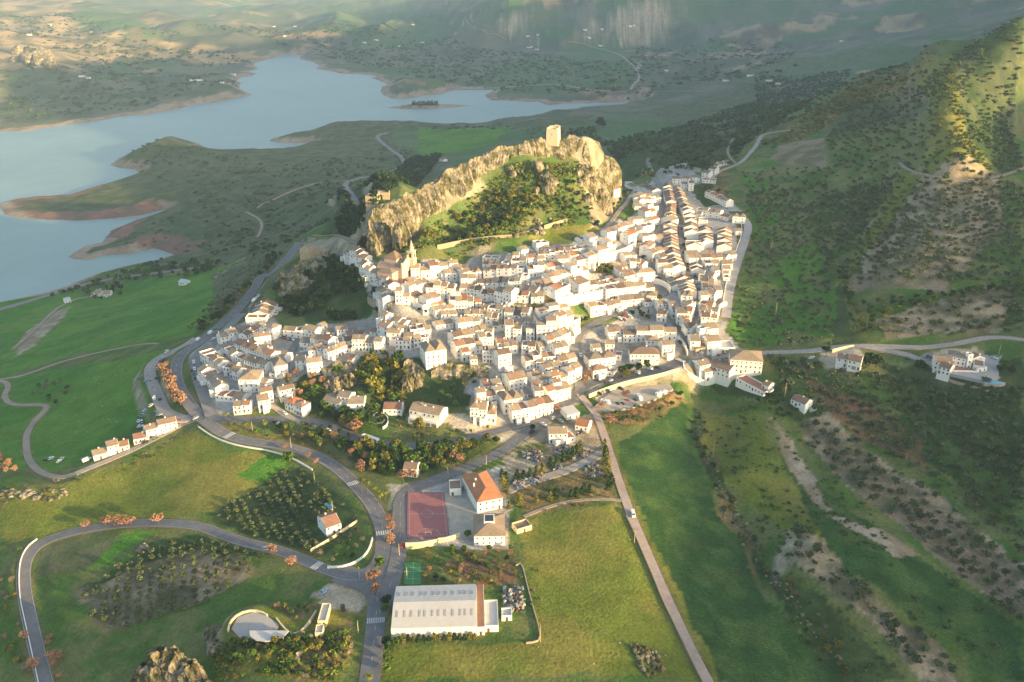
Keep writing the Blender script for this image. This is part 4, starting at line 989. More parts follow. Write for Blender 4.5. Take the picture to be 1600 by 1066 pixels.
HS = []; ROWK = []
for ri, ln in enumerate(ROWS.split('\n')):
    q = ln.split('|'); qk, n, st, dep = q[0], int(q[1]), int(q[2]), float(q[3]); P = poly(q[4]); opt = q[5] if len(q) > 5 else ''
    hh = st*2.75+.3; rise = dep/2*.40; g = hit(P[:, 0], P[:, 1], hh+(rise if opt != 'f' else .4)); 
    if len(g) > 2: g = resample(g, 2.)
    d = np.r_[0, np.cumsum(np.hypot(*np.diff(g[:, :2], axis=0).T))]; L = d[-1]; n2 = max(n, int(round(L/(7.4 if st < 3 else 8.4)))) if opt != 'h' or n > 1 else n
    if L/n2 < 4: n2 = max(1, int(L/5))
    flip = g[-1, 0] < g[0, 0]
    for i in range(n2):
        t = (i+.5)/n2*L; w = L/n2; x = np.interp(t, d, g[:, 0]); y = np.interp(t, d, g[:, 1]); xa, ya = (np.interp(max(t-2, 0), d, g[:, k]) for k in (0, 1)); xb, yb = (np.interp(min(t+2, L), d, g[:, k]) for k in (0, 1))
        rz = math.atan2(yb-ya, xb-xa); w = max(w, 4.5)
        if math.cos(rz) < 0: rz += math.pi
        rd = random.Random(ri*100+i); s2 = st+(0 if st < 2 else rd.choice([0, 0, 0, 0, -1]) if st > 2 else rd.choice([0, 0, 0, 0, 0])); jh = rd.uniform(-.45, .45)
        ca, sa = math.cos(rz), math.sin(rz); zs = [float(hgrid(x+ca*a-sa*b, y+sa*a+ca*b)) for a in (-w/2, 0, w/2) for b in (-dep/2, 0, dep/2)]
        z = float(hgrid(x, y)); rf = {'h': 'hip', 'f': 'flat', '': 'gable'}[opt]
        if rf == 'gable' and n2 > 1 and rd.random() < .14: rf = 'flat'
        elif rf == 'gable' and rd.random() < .06: rf = 'shed'
        if rf == 'hip' and n2 > 1 and 0 < i < n2-1: rf = 'gable'
        col = rd.choice(['ochre', 'ochre', 'ochre', 'brown', 'grey-brown', 'grey-brown', 'dark brown', 'brown', 'ochre', 'red-brown']) if rd.random() > .03 else 'orange'
        HS.append(dict(q=qk, row=ri, i=i, n=n2, st=s2, x=x, y=y, z=z, rz=rz, w=w+.02*(i % 2), d=dep+rd.uniform(-.7, .7), h=s2*2.75+.3+jh, rf=rf, col=col, down=z-min(zs)+2.5, dist=math.hypot(x, y)))
print('houses', len(HS))
ordw = ['first', 'second', 'third', 'fourth', 'fifth', 'sixth', 'seventh', 'eighth', 'ninth', 'tenth', 'eleventh', 'twelfth', 'thirteenth', 'fourteenth', 'fifteenth', 'sixteenth']
def ow(k): return ordw[k] if k < len(ordw) else 'number '+str(k+1)
rowpy = {}
for h in HS: rowpy.setdefault(h['q'], {}).setdefault(h['row'], []).append((toimg(h['x'], h['y'], h['z'])))
pos = {}
for h in HS:
    ix, iy = toimg(h['x'], h['y'], h['z']+h['h']); h['ix'], h['iy'] = float(ix), float(iy)
# labels: within each quarter houses are told apart by storeys + roof colour, then by order from top (further up the photo) to bottom
STW = {1: 'one-storey', 2: 'two-storey', 3: 'three-storey', 4: 'four-storey', 5: 'five-storey'}
rank = sorted(range(len(HS)), key=lambda k: -(HS[k]['w']*HS[k]['h']/HS[k]['dist']**2)); top = set(rank[:298])
grp = {}
for k, h in enumerate(HS): grp.setdefault((h['q'], h['st'], h['col'] if h['rf'] != 'flat' else 'flat'), []).append(k)
LAB = {}
for (qk, st, col), ks in grp.items():
    ks.sort(key=lambda k: HS[k]['iy'])
    for j, k in enumerate(ks):
        rt = 'flat terrace' if col == 'flat' else f'{col} tiled roof'; LAB[k] = f"{STW[st]} white house, {rt}, {ow(j)+' from top' if len(ks) > 1 else 'only such'}, {QUART[qk]}"
rest = MB()
for k, h in enumerate(HS):
    if k in top:
        building('white_house', LAB[k], 'house', (h['x'], h['y'], h['z']), h['rz'], h['w'], h['d'], h['h'], h['rf'], h['col'], h['st'], group='white houses of the hill village', seed=k, chim=1 if random.random() < .6 else 0, balc=.18 if h['st'] > 1 else 0, down=h['down'], small=h['dist'] > 620, annex=random.random() < .33)
    else:
        rise = h['d']/2*.40; a = wall_mb(h['w'], h['d'], h['h'], rise, h['rf'], h['down']); b = roof_mb(h['w'], h['d'], h['h'], rise, h['rf'])
        c = MB(); nw = max(1, int(h['w']/3))
        for f in range(h['st']):
            for i in range(nw): x = -h['w']/2+(i+.5)*h['w']/nw; z = f*2.75+1.5; c.box(x-.42, x+.42, -h['d']/2-.06, -h['d']/2+.02, z-.6, z+.6)
        ca, sa = math.cos(h['rz']), math.sin(h['rz']); mi = {'ochre': 1, 'brown': 2, 'grey-brown': 3, 'dark brown': 4, 'red-brown': 5, 'orange': 6}[h['col']]
        for mb_, mm in ((a, 0), (b, 8 if h['rf'] == 'flat' else mi), (c, 7)): rest.add([(h['x']+ca*x-sa*y, h['y']+sa*x+ca*y, h['z']+z) for x, y, z in mb_.v], mb_.f, mm)
if rest.v: tag(rest.obj('village_houses', [M['wall'], M['roof ochre'], M['roof brown'], M['roof grey-brown'], M['roof dark brown'], M['roof red-brown'], M['roof orange'], M['glass'], M['terrace']]), 'small white houses with tiled roofs filling the upper far end of the village', 'houses', None, 'stuff')
print('village done', round(time.time()-T0, 1))
# ------------------------------------------------------------------ special buildings
def merge(name, label, cat, things, group=None):
    """one building made of several wings: all their parts go under one Empty"""
    base = things[0].location.copy(); root = empty(name, base); tag(root, label, cat, group)
    for t in things:
        Mw = Matrix.Translation(t.location-base)@Matrix.Rotation(t.rotation_euler.z, 4, 'Z')
        for c in [o for o in CH.pop(t.name, []) if o.parent == t]:
            c.parent = root; c.matrix_basis = Mw@Matrix.Translation(c.location)@c.rotation_euler.to_matrix().to_4x4()
        ALLB.remove(t); bpy.data.objects.remove(t)
    return root
CH = {}
_link = link
def link(name, me, parent=None, loc=(0, 0, 0), rz=0., sc=None):
    o = _link(name, me, parent, loc, rz, sc)
    if parent is not None: CH.setdefault(parent.name, []).append(o)
    return o
def wing(ridge, d, st, rcol='brown', roof='gable', h=None, **k):
    P = poly(ridge); hh = h or st*2.75+.3; rise = d/2*.40 if roof != 'flat' else .3; g = hit(P[:, 0], P[:, 1], hh+rise); A_, B_ = g[0], g[-1]
    if B_[0] < A_[0]: A_, B_ = B_, A_
    rz = math.atan2(B_[1]-A_[1], B_[0]-A_[0]); c = (A_+B_)/2; w = max(3., math.hypot(B_[0]-A_[0], B_[1]-A_[1]))
    return building(k.pop('name', 'white_house'), k.pop('label', None), k.pop('cat', 'house'), (c[0], c[1], c[2]), rz, w, d, hh, roof, rcol, st, seed=int(P[0, 0]), **k)
# sports hall
hall = bldpx('sports_hall', 'long sports hall with pale sheet roof and two rows of skylights beside the road', 'sports hall', (612, 1000), (745, 995), 26, 6, roof='gable', rise=2.3, rmatl=M['tin'], chim=0, nwin=1, windows=False)
hw = math.hypot(*(hit([612], [1000])[0]-hit([745], [995])[0])[:2]); sky_me = shared('skylight', [M['paving']], lambda mb: mb.box(-.45, .45, -1.7, 1.7, 0, .12))
for sg in (-1, 1):
    for q in (.06, .15, .23, .33, .39, .48, .55, .63, .72, .81, .87, .95):
        o = link('skylight', sky_me, hall, ((q-.5)*hw, sg*6.2, 6+2.3*(1-6.2/13)+.24)); o.rotation_euler = (math.atan2(2.3, 13)*(1 if sg < 0 else -1), 0, 0)
for q in np.linspace(-.45, .45, 8): mbq = MB(); mbq.box(-.12, .12, -.15, .02, 0, 5.6); mbq.obj('pilaster', M['wall'], hall, (q*hw, -13, 0))
bldpx('hall_annex', 'narrow red roofed annex joined to the right end of the sports hall', 'annex', (745.6, 993), (757.5, 992.6), 25, 4.8, roof='shed', rise=1.2, rcol='red-brown', chim=0, windows=True, storeys=1, nwin=1)
bldpx('changing_block', 'low flat white block right of the red roofed annex', 'annex', (758, 988), (779, 987.3), 16, 3.2, roof='flat', rmatl=M['tin'], chim=0, storeys=1, nwin=2)
school = bldpx('school', 'white two-storey school under a big bright orange hipped roof', 'school', (746, 802), (785, 794), 27, 6.6, roof='hip', rcol='orange', rise=3.4, nwin=4, chim=2, ends=True)
for q in np.linspace(-.4, .4, 6):
    for f in (1.6, 4.6): link('window', SM['window'], school, (-6.6, q*27, f), R(-90)); link('window', SM['window'], school, (6.9, q*27, f), R(90))
wing("702 757;720 756", 9, 1, roof='flat', h=4, name='school_annex', label='small flat brown roofed annex at the left of the orange roofed school', cat='annex', rmatl=M['roof brown'], chim=0)
clr = bldpx('classroom_block', 'white classroom block with hipped roof, small light well and two rows of square windows', 'school', (741, 853), (789, 852), 18, 5.6, roof='hip', rcol='ochre', rise=2.6, nwin=5, chim=0, small=True, door=False)
mb = MB(); mb.box(-2.6, 2.6, -1.6, 4.6, 7.4, 8.6); mb.obj('light_well', M['wall'], clr); mb = MB(); mb.box(-2.1, 2.1, -1.1, 4.1, 8.6, 8.66); mb.obj('light_well_glass', M['glass'], clr)
# apartments above the road
ap = bldpx('apartment_block', 'long white two-storey apartment block with arched garages and brown roof above the garden', 'apartments', (640, 657), (688, 665), 11, 7.2, rcol='ochre', nwin=7, chim=5, door=False, balc=.3)
mb = MB(); mb.box(-9.5, 9.5, -8.5, -5.55, -3, 2.9); mb.box(-9.5, 9.5, -8.5, -8.3, 2.9, 3.7); mb.obj('front_terrace', M['wall'], ap)
for q in range(5): link('garage_door', SM['garage'], ap, (-7.4+q*3.7, -8.5, 0))
# roadside row on the left
for (a, b, st, h, rc, lb) in (((147.5, 721), (169, 713.5), 1, 3.3, 'ochre', 'lowest and leftmost, one-storey with plain ochre roof'), ((170, 713), (188, 707), 2, 6, 'brown', 'two-storey with chimney, second from the left'), ((188.5, 706), (203, 701.5), 1, 3, 'red-brown', 'small red-brown roof, third from the left'),
        ((210, 696), (230, 689.5), 1, 3.4, 'red-brown', 'one-storey, fourth from the left'), ((231, 688), (249, 680), 2, 6, 'brown', 'two-storey with balconies, fifth from the left'), ((249.5, 680), (278, 669), 2, 5.8, 'brown', 'largest and rightmost, beside the road junction')):
    bldpx('roadside_house', 'roadside white house, '+lb, 'house', a, b, 8, h, rcol=rc, storeys=st, group='row of white houses along the left farm lane', seed=int(a[0]))
# right hand complex on the edge
wing("1141 550;1192 546", 17, 3, 'ochre', 'hip', h=9.5, name='hall_building', label='large white three-storey building with long balcony at the right edge of the village', cat='building', chim=0, nwin=7, down=7)
merge('farm_complex', 'white courtyard complex with long tiled wings on the grassy edge by the road bend', 'building', [wing("1116 555;1147 577", 12, 2, 'brown', down=6), bldpx('x', None, None, (1101, 603), (1150, 583), 7, 6.8, rcol='brown', storeys=2, nwin=6, down=7), wing("1088 561;1104 562", 10, 2, 'grey-brown'), bldpx('x', None, None, (1142, 592), (1155, 589), 6, 3, rcol='brown', storeys=1, down=5)])
bldpx('garage_building', 'low white garage with flat pale roof behind the courtyard complex', 'garage', (1125, 553), (1148, 551), 12, 4, roof='flat', rmatl=M['tin'], chim=0, storeys=1, nwin=3)
bldpx('road_house_front', 'stone fronted shop with a long dark brown lean-to roof beside the junction', 'shop', (1087, 551), (1125, 550), 7, 4.2, roof='shed', rcol='dark brown', chim=2, storeys=1, wallm='wall_stone', nwin=8)
wing("1158 590;1202 608", 9, 1, roof='flat', h=3, name='terrace_building', label='long low white terrace building with flat tiled top below the hall', cat='terrace', chim=0, down=6)
# hotel, villas
merge('hotel', 'white terraced hotel with brown roofs and a square chimney tower above the pool', 'hotel', [bldpx('x', None, None, (1477, 589), (1528, 584), 9, 3, roof='flat', storeys=1, nwin=7, chim=0, down=5), wing("1460 556;1489 558", 10, 2, 'brown', down=7), wing("1470 567;1490 568.5", 8, 2, 'dark brown', h=5), wing("1483 548;1512 551", 10, 3, 'grey-brown', 'hip', h=7.6), wing("1514 552;1517 552", 4, 3, roof='flat', h=10, chim=0, ends=False),
    wing("1521 550;1531 556", 9, 2, 'brown', h=6.2), wing("1522 563;1537 565", 7, 1, 'brown', h=4.4), bldpx('x', None, None, (1527, 583), (1541, 581.5), 5, 3.2, roof='flat', storeys=1, nwin=2, chim=0)])
merge('country_villa', 'white country villa of two brown roofed blocks by the lane left of the hotel', 'house', [wing("1308 553;1327 552", 9, 2, 'brown', h=5.6), wing("1328 554;1349 557", 10, 2, 'dark brown', h=6)])
wing("1243 613;1265 628", 9, 1, 'dark brown', h=3.6, name='pool_house', label='small white gabled house with dark roof and plunge pool on the slope', down=5)
wing("1196 595;1207 598", 7, 1, 'brown', h=3.2, name='small_house', label='small white house half hidden below the terrace building', down=4)
merge('garden_villa', 'low white villa with grey-brown roofs and arched porch among garden trees', 'house', [wing("511 616;538 620", 10, 1, 'grey-brown', h=4), wing("531 612;550 612", 8, 2, 'grey-brown', h=6), wing("543 621;570 618", 11, 1, 'grey-brown', h=3.6)])
wing("600 627;629 631", 10, 1, 'red-brown', h=4, name='garden_house', label='white bungalow with red-brown roof beside the oval green pool')
wing("632 722;654 724", 8, 2, 'brown', h=5, name='park_house', label='small white house with brown roof among the park trees')
merge('corner_house', 'two-storey white house with terraced front alone below the road', 'house', [wing("857 667;886 666", 10, 2, 'ochre', h=6.4, down=7), bldpx('x', None, None, (868, 698), (899, 690), 8, 3.2, roof='flat', storeys=1, nwin=3, chim=0, down=5)])
bldpx('open_shed', 'open yard shed with pale sheet roof next to the road', 'shed', (886, 657), (906, 652), 9, 3.4, roof='shed', rise=.8, rmatl=M['tin'], chim=0, storeys=1, nwin=2)
wing("902 654;922 658", 9, 1, 'orange', h=3.8, name='workshop', label='low workshop with orange tiled roof in the builder yard', cat='workshop', chim=0)
bldpx('farmhouse', 'white farmhouse with red-brown roof and low boundary wall inside the road bend', 'house', (511, 839), (534, 829), 12, 5, rcol='red-brown', storeys=2)
bldpx('kiosk', 'long narrow white cabin beside the viewpoint car park', 'cabin', (497, 980), (510, 980), 11, 3.2, roof='flat', rmatl=M['tin'], chim=0, storeys=1, nwin=2, wallm='wall_cream')
bldpx('kiosk', 'small square cream hut just below the long white cabin', 'hut', (493, 999), (505, 999), 5, 3.2, roof='flat', rmatl=M['tin'], chim=0, storeys=1, nwin=1, wallm='wall_cream')
bldpx('brick_hut', 'small ochre brick hut at the top left of the mown field', 'hut', (808, 835), (831, 828), 6, 2.6, roof='flat', rmatl=M['roof brown'], chim=0, storeys=1, nwin=1, wallm='wall_cream')
bldpx('yard_hut', 'pale roofed hut beside the fenced yard right of the changing block', 'hut', (784, 971), (800, 970), 5, 2.6, roof='flat', rmatl=M['tin'], chim=0, storeys=1, nwin=1)
merge('farm', 'farm buildings with ochre roofs among trees by the far left meadow', 'farm', [wing("152 453;160 454", 12, 1, 'ochre', h=4), wing("162 455;173 453", 12, 1, 'ochre', h=4), wing("142 457;151 456", 8, 1, 'grey-brown', h=3)])
wing("99 466;109 464", 9, 1, h=3.5, name='farm_shed', label='blue-grey sheet roofed farm shed left of the ochre farm', cat='shed', chim=0, rmatl=M['tin_blue'])
wing("283 437;292 437", 9, 1, h=3.5, name='farm_shed', label='small grey shed at the top of the green meadow', cat='shed', chim=0, rmatl=M['tin_blue'])
wing("689 247;696 247", 9, 1, 'grey-brown', h=4.5, name='white_cottage', label='lone white cottage in the field behind the castle rock')
wing("956 291;965 294", 6, 1, 'orange', h=4, name='white_hut', label='small white hut with orange roof clinging to the right foot of the castle rock', cat='hut', chim=1)
# stone ruins of the old town
def stone_box(name, label, px, py, w, rz, d, h, k=0, mm='wall_stone'):
    c = hit([px], [py])[0]; rz = R(rz)
    t = empty(name, c, rz); tag(t, label, 'ruin'); mb = MB(); mb.box(-w/2, w/2, -d/2, d/2, -6, h-.8); mb.box(-w/2, w/2, -d/2, -d/2+.6, h-.8, h); mb.box(-w/2, w/2, d/2-.6, d/2, h-.8, h); mb.box(-w/2, -w/2+.6, -d/2+.6, d/2-.6, h-.8, h); mb.box(w/2-.6, w/2, -d/2+.6, d/2-.6, h-.8, h+1.4)
    mb.obj('wall', M[mm], t)
    for i in range(max(1, int(w/4))): link('window', SM['small'], t, (-w/2+(i+.5)*w/max(1, int(w/4)), -d/2, h*.5))
    return t
stone_box('ruined_fort', 'yellow stone fort on the tip of the left spur', 480, 402, 9, -12, 8, 8)
stone_box('ruined_wall_block', 'broken stone walls just right of the yellow fort', 503, 396, 14, -5, 6, 3.5)
stone_box('old_fort', 'stone fort with flat top behind the castle rock, left lower part', 583, 318, 10, -8, 9, 7)
stone_box('old_fort', 'taller stone fort behind the castle rock, right part', 600, 310, 14, 4, 9, 8)
# castle tower
cz = CAMZ-s_of(218.)*787; cx_, cy_ = (864.5-800)/F*787, 787*(CP-(218-533)/F*SP)
ct = empty('castle_tower', (cx_, cy_, cz), R(-17)); tag(ct, 'square stone keep with broken battlements on top of the rock', 'castle tower')
mb = MB(); a_, b_ = 5.4, 5.1; mb.add([(-a_, -a_, -5), (a_, -a_, -5), (a_, a_, -5), (-a_, a_, -5), (-b_, -b_, 9), (b_, -b_, 9), (b_, b_, 9), (-b_, b_, 9)], [(3, 2, 1, 0), (4, 5, 6, 7), (0, 1, 5, 4), (1, 2, 6, 5), (2, 3, 7, 6), (3, 0, 4, 7)]); mb.obj('keep', M['wall_cream'], ct)
mb = MB()
for x0, x1, y0, y1, z in ((-5, -3.4, -5, -3.8, 15.6), (-3.4, 1.2, -5, -4.2, 14.3), (1.2, 3.2, -5, -4.1, 14.0), (3.2, 5, -5, -3.8, 15.2), (-5, -4.2, -3.8, 3.6, 14.5), (-5, -3.4, 3.6, 5, 15.5), (3.4, 5, 3.6, 5, 16.0), (4.2, 5, -3.8, 3.6, 14.6), (-3.4, 0, 4.2, 5, 15.8), (0, 3.4, 4.2, 5, 16.6)): mb.box(x0, x1, y0, y1, 8.95, z-4.1)
mb.obj('battlement', M['wall_cream'], ct); link('window', SM['small'], ct, (0, -5.28, 5))
# church
P1 = hit([600], [398], 13)[0]; P2 = hit([634], [410], 13)[0]; rz = math.atan2(P2[1]-P1[1], P2[0]-P1[0]); c = (P1+P2)/2; L = math.hypot(*(P2-P1)[:2])+2
ch = empty('church', c, rz); tag(ch, 'pink church with stepped grey-brown roofs and cream gabled front on the square', 'church')
wall_mb(L, 17, 9.5, 3.6, 'gable', 5).obj('nave_wall', M['wall_pink'], ch); roof_mb(L, 17, 9.5, 3.6, 'gable').obj('nave_roof', M['roof grey-brown'], ch)
mb = MB(); mb.box(L/2, L/2+1.2, -8.8, 8.8, -4, 11); mb.add([(L/2, -8.8, 11), (L/2+1.2, -8.8, 11), (L/2+1.2, 8.8, 11), (L/2, 8.8, 11), (L/2, 0, 15.5), (L/2+1.2, 0, 15.5)], [(0, 1, 5, 4), (2, 3, 4, 5), (0, 4, 3), (1, 2, 5)])
for y in (-8.4, 0, 8.4): mb.box(L/2+.1, L/2+1.1, y-.5, y+.5, 11, 17 if y == 0 else 13.4)
mb.obj('front_gable', M['wall_cream'], ch); mb = MB(); mb.box(L/2+1.18, L/2+1.4, -1.6, 1.6, 0, 5); mb.obj('door', M['door'], ch); mb = MB(); mb.box(L/2+1.2, L/2+1.28, -8.82, 8.82, -4, .9); mb.obj('base', M['base_red'], ch)
mb = MB(); mb.box(-6.5, 4.5, -6, 6, 8, 14); mb.obj('crossing_wall', M['wall_pink'], ch, (0, 1, 0)); o = roof_mb(11, 12, 0, 4.6, 'hip').obj('crossing_roof', M['roof brown'], ch, (-1, 1, 14))
wall_mb(13, 8, 7, 1.8, 'hip', 5).obj('side_chapel_wall', M['wall_pink'], ch, (1, -12.5, 0)); roof_mb(13, 8, 7, 2.2, 'hip').obj('side_chapel_roof', M['roof grey-brown'], ch, (1, -12.5, 0))
for x in (-7, -2, 3): link('window', SM['small'], ch, (x, -16.5, 4))
tw = hit([645], [430], 0)[0]; bt = empty('bell_tower', (tw[0], tw[1]-1, tw[2]), rz+.1); tag(bt, 'slim pink bell tower with arched belfry and pointed spire beside the church', 'bell tower')
mb = MB(); mb.box(-2.6, 2.6, -2.6, 2.6, -4, 13.5); mb.obj('shaft', M['wall_pink'], bt); mb = MB(); mb.box(-2.9, 2.9, -2.9, 2.9, 13.5, 14); mb.box(-2.3, 2.3, -2.3, 2.3, 14, 19.5); mb.box(-2.8, 2.8, -2.8, 2.8, 19.5, 20); mb.obj('belfry', M['wall_cream'], bt)
for a in range(4): mb = MB(); mb.box(-.8, .8, -2.42, -2.28, 14.8, 18.2); mb.obj('belfry_opening', M['glass'], bt, rz=a*R(90))
mb = MB(); mb.cyl(0, 0, 20, 28.5, 2.3, .08, 8); mb.obj('spire', M['wall_pink'], bt)
# viewpoint restaurant
vp = hit([418], [1006])[0]; vr = empty('viewpoint_restaurant', (vp[0], vp[1], vp[2]), 0); tag(vr, 'half-round glazed cafe with white roof on the stone viewpoint terrace', 'cafe')
pts = [(8.2*math.cos(a), 6.4*math.sin(a)+4) for a in np.linspace(-math.pi, 0, 7)]; mb = MB(); mb.prism(pts, 3.0, 3.4); mb.obj('roof', M['tin'], vr)
p2 = [(x*.9, (y-4)*.9+4) for x, y in pts]; mb = MB(); mb.prism(p2, -3, .9); mb.obj('wall', M['wall_cream'], vr); p3 = [(x*.87, (y-4)*.87+4) for x, y in pts]; mb = MB(); mb.prism(p3, .9, 3.0); mb.obj('window', M['glass'], vr)
for (x, y) in p2: mb = MB(); mb.box(x-.18, x+.18, y-.18, y+.18, .9, 3.0); mb.obj('post', M['wall_cream'], vr)
def wallpx(name, label, cat, s, h, th, m, cren=0, up=0., depthdown=1.5, kind=None, zup=0.):
    P = poly(s); g = hit(P[:, 0], P[:, 1], up); g = resample(g, 2.5) if len(g) > 2 else np.stack([np.linspace(g[0], g[1], max(2, int(np.hypot(*(g[1]-g[0])[:2])/2.5)))]).reshape(-1, 3)
    zz = g[:, 2]; zz = np.convolve(np.pad(zz, 3, mode='edge'), np.ones(7)/7, 'valid'); mb = MB(); root = None
    t = np.gradient(g[:, :2], axis=0); t /= np.maximum(np.hypot(t[:, 0], t[:, 1]), 1e-6)[:, None]
    L_ = [(g[k, 0]-t[k, 1]*th/2, g[k, 1]+t[k, 0]*th/2) for k in range(len(g))]; R_ = [(g[k, 0]+t[k, 1]*th/2, g[k, 1]-t[k, 0]*th/2) for k in range(len(g))]
    v = []; f = []
    for k in range(len(g)): v += [(*L_[k], zz[k]-depthdown), (*R_[k], zz[k]-depthdown), (*R_[k], zz[k]+h), (*L_[k], zz[k]+h)]
    for k in range(len(g)-1): a = 4*k; f += [(a+1, a+5, a+6, a+2), (a+2, a+6, a+7, a+3), (a+3, a+7, a+4, a), (a, a+4, a+5, a+1)]
    f += [(0, 1, 2, 3), (len(v)-1, len(v)-2, len(v)-3, len(v)-4)]; mb.add(v, f)
    if cren:
        for k in range(len(g)-1):
            c = (g[k]+g[k+1])/2; a = math.atan2(t[k, 1], t[k, 0]); z = (zz[k]+zz[k+1])/2+h
            mb.box(c[0]-.55, c[0]+.55, c[1]-th/2+.03, c[1]+th/2-.03, z-.6, z+cren, rz=a, c=(c[0], c[1]))
    ob = mb.obj(name, M[m]); tag(ob, label, cat, None, kind); return ob
wallpx('battlemented_wall', 'long white battlemented retaining wall across the middle of the village', 'wall', "868 482;895 476;920 471;946 466", 6.5, .8, 'wall', 1.2)
wallpx('battlemented_wall', 'upper white battlemented terrace wall under the small square', 'wall', "926 412;950 408;972 403;991 393", 6.5, .8, 'wall', 1.2)
wallpx('stone_battlement', 'curved stone wall with battlements at the edge of the dark wood', 'wall', "575 473;580 478;590 479;600 480;606 478", 4, .8, 'wall_stone', 1.1)
wallpx('curved_wall', 'curved white retaining wall inside the hairpin of the climbing street', 'wall', "1021 443;1034 446;1043 452;1047 459", 4.5, .5, 'wall')
wallpx('curved_wall', 'curved stone wall with white balustrade round the corner car park', 'wall', "1030 526;1046 525;1060 531;1070 542;1074 556", 2.6, .5, 'wall', .7)
wallpx('road_balustrade', 'white dashed balustrade along the outside of the main road bend', 'balustrade', "310 668;330 682;352 692;385 700;415 704;445 712;470 724;488 735", .9, .4, 'wall')
wallpx('road_parapet', 'white parapet on the outer edge of the left loop road', 'parapet', "58 843;42 855;30 880;30 930;40 975;50 1020;60 1066;64 1085", .8, .35, 'wall')
wallpx('stone_wall', 'yellow stone retaining wall under the parked cars by the gravel car park', 'wall', "920 622;945 612;975 602;1005 595;1030 590;1062 580", 2.8, .6, 'wall_cream')
wallpx('court_wall', 'tall yellow retaining wall below the pink sports court', 'wall', "634 858;655 857;683 852", 3.6, .6, 'wall_cream'); wallpx('court_wall', 'shorter yellow retaining wall between the court and classroom block', 'wall', "684 848;702 846;718 839", 2.6, .6, 'wall_cream')
wallpx('terrace_wall', 'old stone terrace wall above the upper houses under the castle rock', 'wall', "683 388;720 380;760 374;800 371", 2.6, .8, 'wall_stone'); wallpx('terrace_wall', 'short old stone wall under the right part of the castle rock', 'wall', "850 358;866 352;886 347", 3, .8, 'wall_stone')
wallpx('courtyard_wall', 'white wall curving round the courtyard of the farm complex', 'wall', "1068 568;1068 580;1080 591;1100 604", 3, .5, 'wall')
wallpx('boundary_wall', 'low stone boundary wall left of the straight lane', 'wall', "978 806;990 830;1005 866;1020 900;1035 938;1055 978;1075 1020;1098 1066", .9, .5, 'wall_stone')
wallpx('boundary_wall', 'pale wall running beside the farmhouse to the road bend', 'wall', "485 862;510 848;535 832;558 815", 1.4, .4, 'wall_cream')
wallpx('garden_wall', 'curved white wall round the grass islet in the road bend', 'wall', "512 888;530 888;552 882;568 872;578 858;582 842", 1.1, .6, 'wall'); wallpx('garden_wall', 'white wall around the bungalow pool terrace', 'wall', "583 650;590 645;600 648;607 655;606 666;598 671", 1.4, .4, 'wall')
wallpx('field_wall', 'dry stone wall along the right side of the mown field', 'wall', "806 885;815 880;820 900;830 940;842 980;845 1004;822 1006", .9, .4, 'wall_stone'); wallpx('hotel_wall', 'low stone wall round the hotel terrace', 'wall', "1452 572;1462 585;1482 597;1510 603;1530 608;1545 612", 1.4, .5, 'wall_stone')
wallpx('villa_wall', 'pale stone wall above the lane beside the country villa', 'wall', "1300 551;1320 545;1334 542", 2, .5, 'wall_cream'); wallpx('edge_parapet', 'white parapet of the street at the right edge of the village', 'parapet', "1158 350;1160 366;1150 392;1142 418;1135 440;1130 470", 1.2, .4, 'wall')
wallpx('viewpoint_parapet', 'curved yellow parapet around the round viewpoint terrace', 'parapet', "357 988;359 975;370 963;388 956;406 957;418 964", 1.3, .6, 'wall_cream', zup=1)
wallpx('ramp_wall', 'curved yellow wall along the ramp up to the viewpoint cafe', 'wall', "432 968;444 984;457 993;472 987;484 974;494 957", 1.1, .5, 'wall_cream')
# ground sheets: courts, terraces, pools
def sheet(name, s, m, up=.1, kind='structure', label=None, cat=None, th=.0):
    P = poly(s); g = hit(P[:, 0], P[:, 1]); z = g[:, 2].max()+up; mb = MB(); mb.prism([(x, y) for x, y, _ in g], z-2.2-th, z); o = mb.obj(name, m); tag(o, label, cat, None, kind); return o, g, z
M['court'] = mat('court_red', (.29, .115, .115), .85, noise=((.3, .08), (1.2, .06))); M['padel'] = mat('padel_turf', (.05, .22, .07), .8, noise=(.4, .12)); M['pool'] = mat('pool_water', (.05, .42, .62), .1); M['pool_green'] = mat('pool_water_green', (.04, .12, .09), .1); M['gravel'] = mat('gravel', (.40, .35, .28), .95, noise=((.3, .15), (2, .1)))
ob, g, z = sheet('sports_court', "637 770;694 770;703 840;636 842", M['court'], .25, None, 'pink sports court with white lines beside the school', 'sports court')
def cpt(u, v): a = g[3, :2]*(1-u)+g[2, :2]*u; b = g[0, :2]*(1-u)+g[1, :2]*u; return a*(1-v)+b*v
mb = MB()
def ln(p, q, w=.1):
    p, q = cpt(*p), cpt(*q); d = q-p; L = math.hypot(*d); n_ = np.array([-d[1], d[0]])/L*w/2; mb.add([(*(p-n_), z+.02), (*(q-n_), z+.02), (*(q+n_), z+.02), (*(p+n_), z+.02)], [(0, 1, 2, 3)])
for p, q in (((.06, .05), (.94, .05)), ((.94, .05), (.94, .95)), ((.94, .95), (.06, .95)), ((.06, .95), (.06, .05)), ((.06, .5), (.94, .5))): ln(p, q)
for cu, cv, r, a0, a1 in ((.5, .5, .15, 0, 360), (.5, .05, .28, 0, 180), (.5, .95, .28, 180, 360)):
    A = [(cu+r*math.cos(R(a)), cv+r*.5*math.sin(R(a))) for a in np.linspace(a0, a1, 17)]
    for p, q in zip(A[:-1], A[1:]): ln(p, q)
o = mb.obj('court_line', M['paint'], ob)
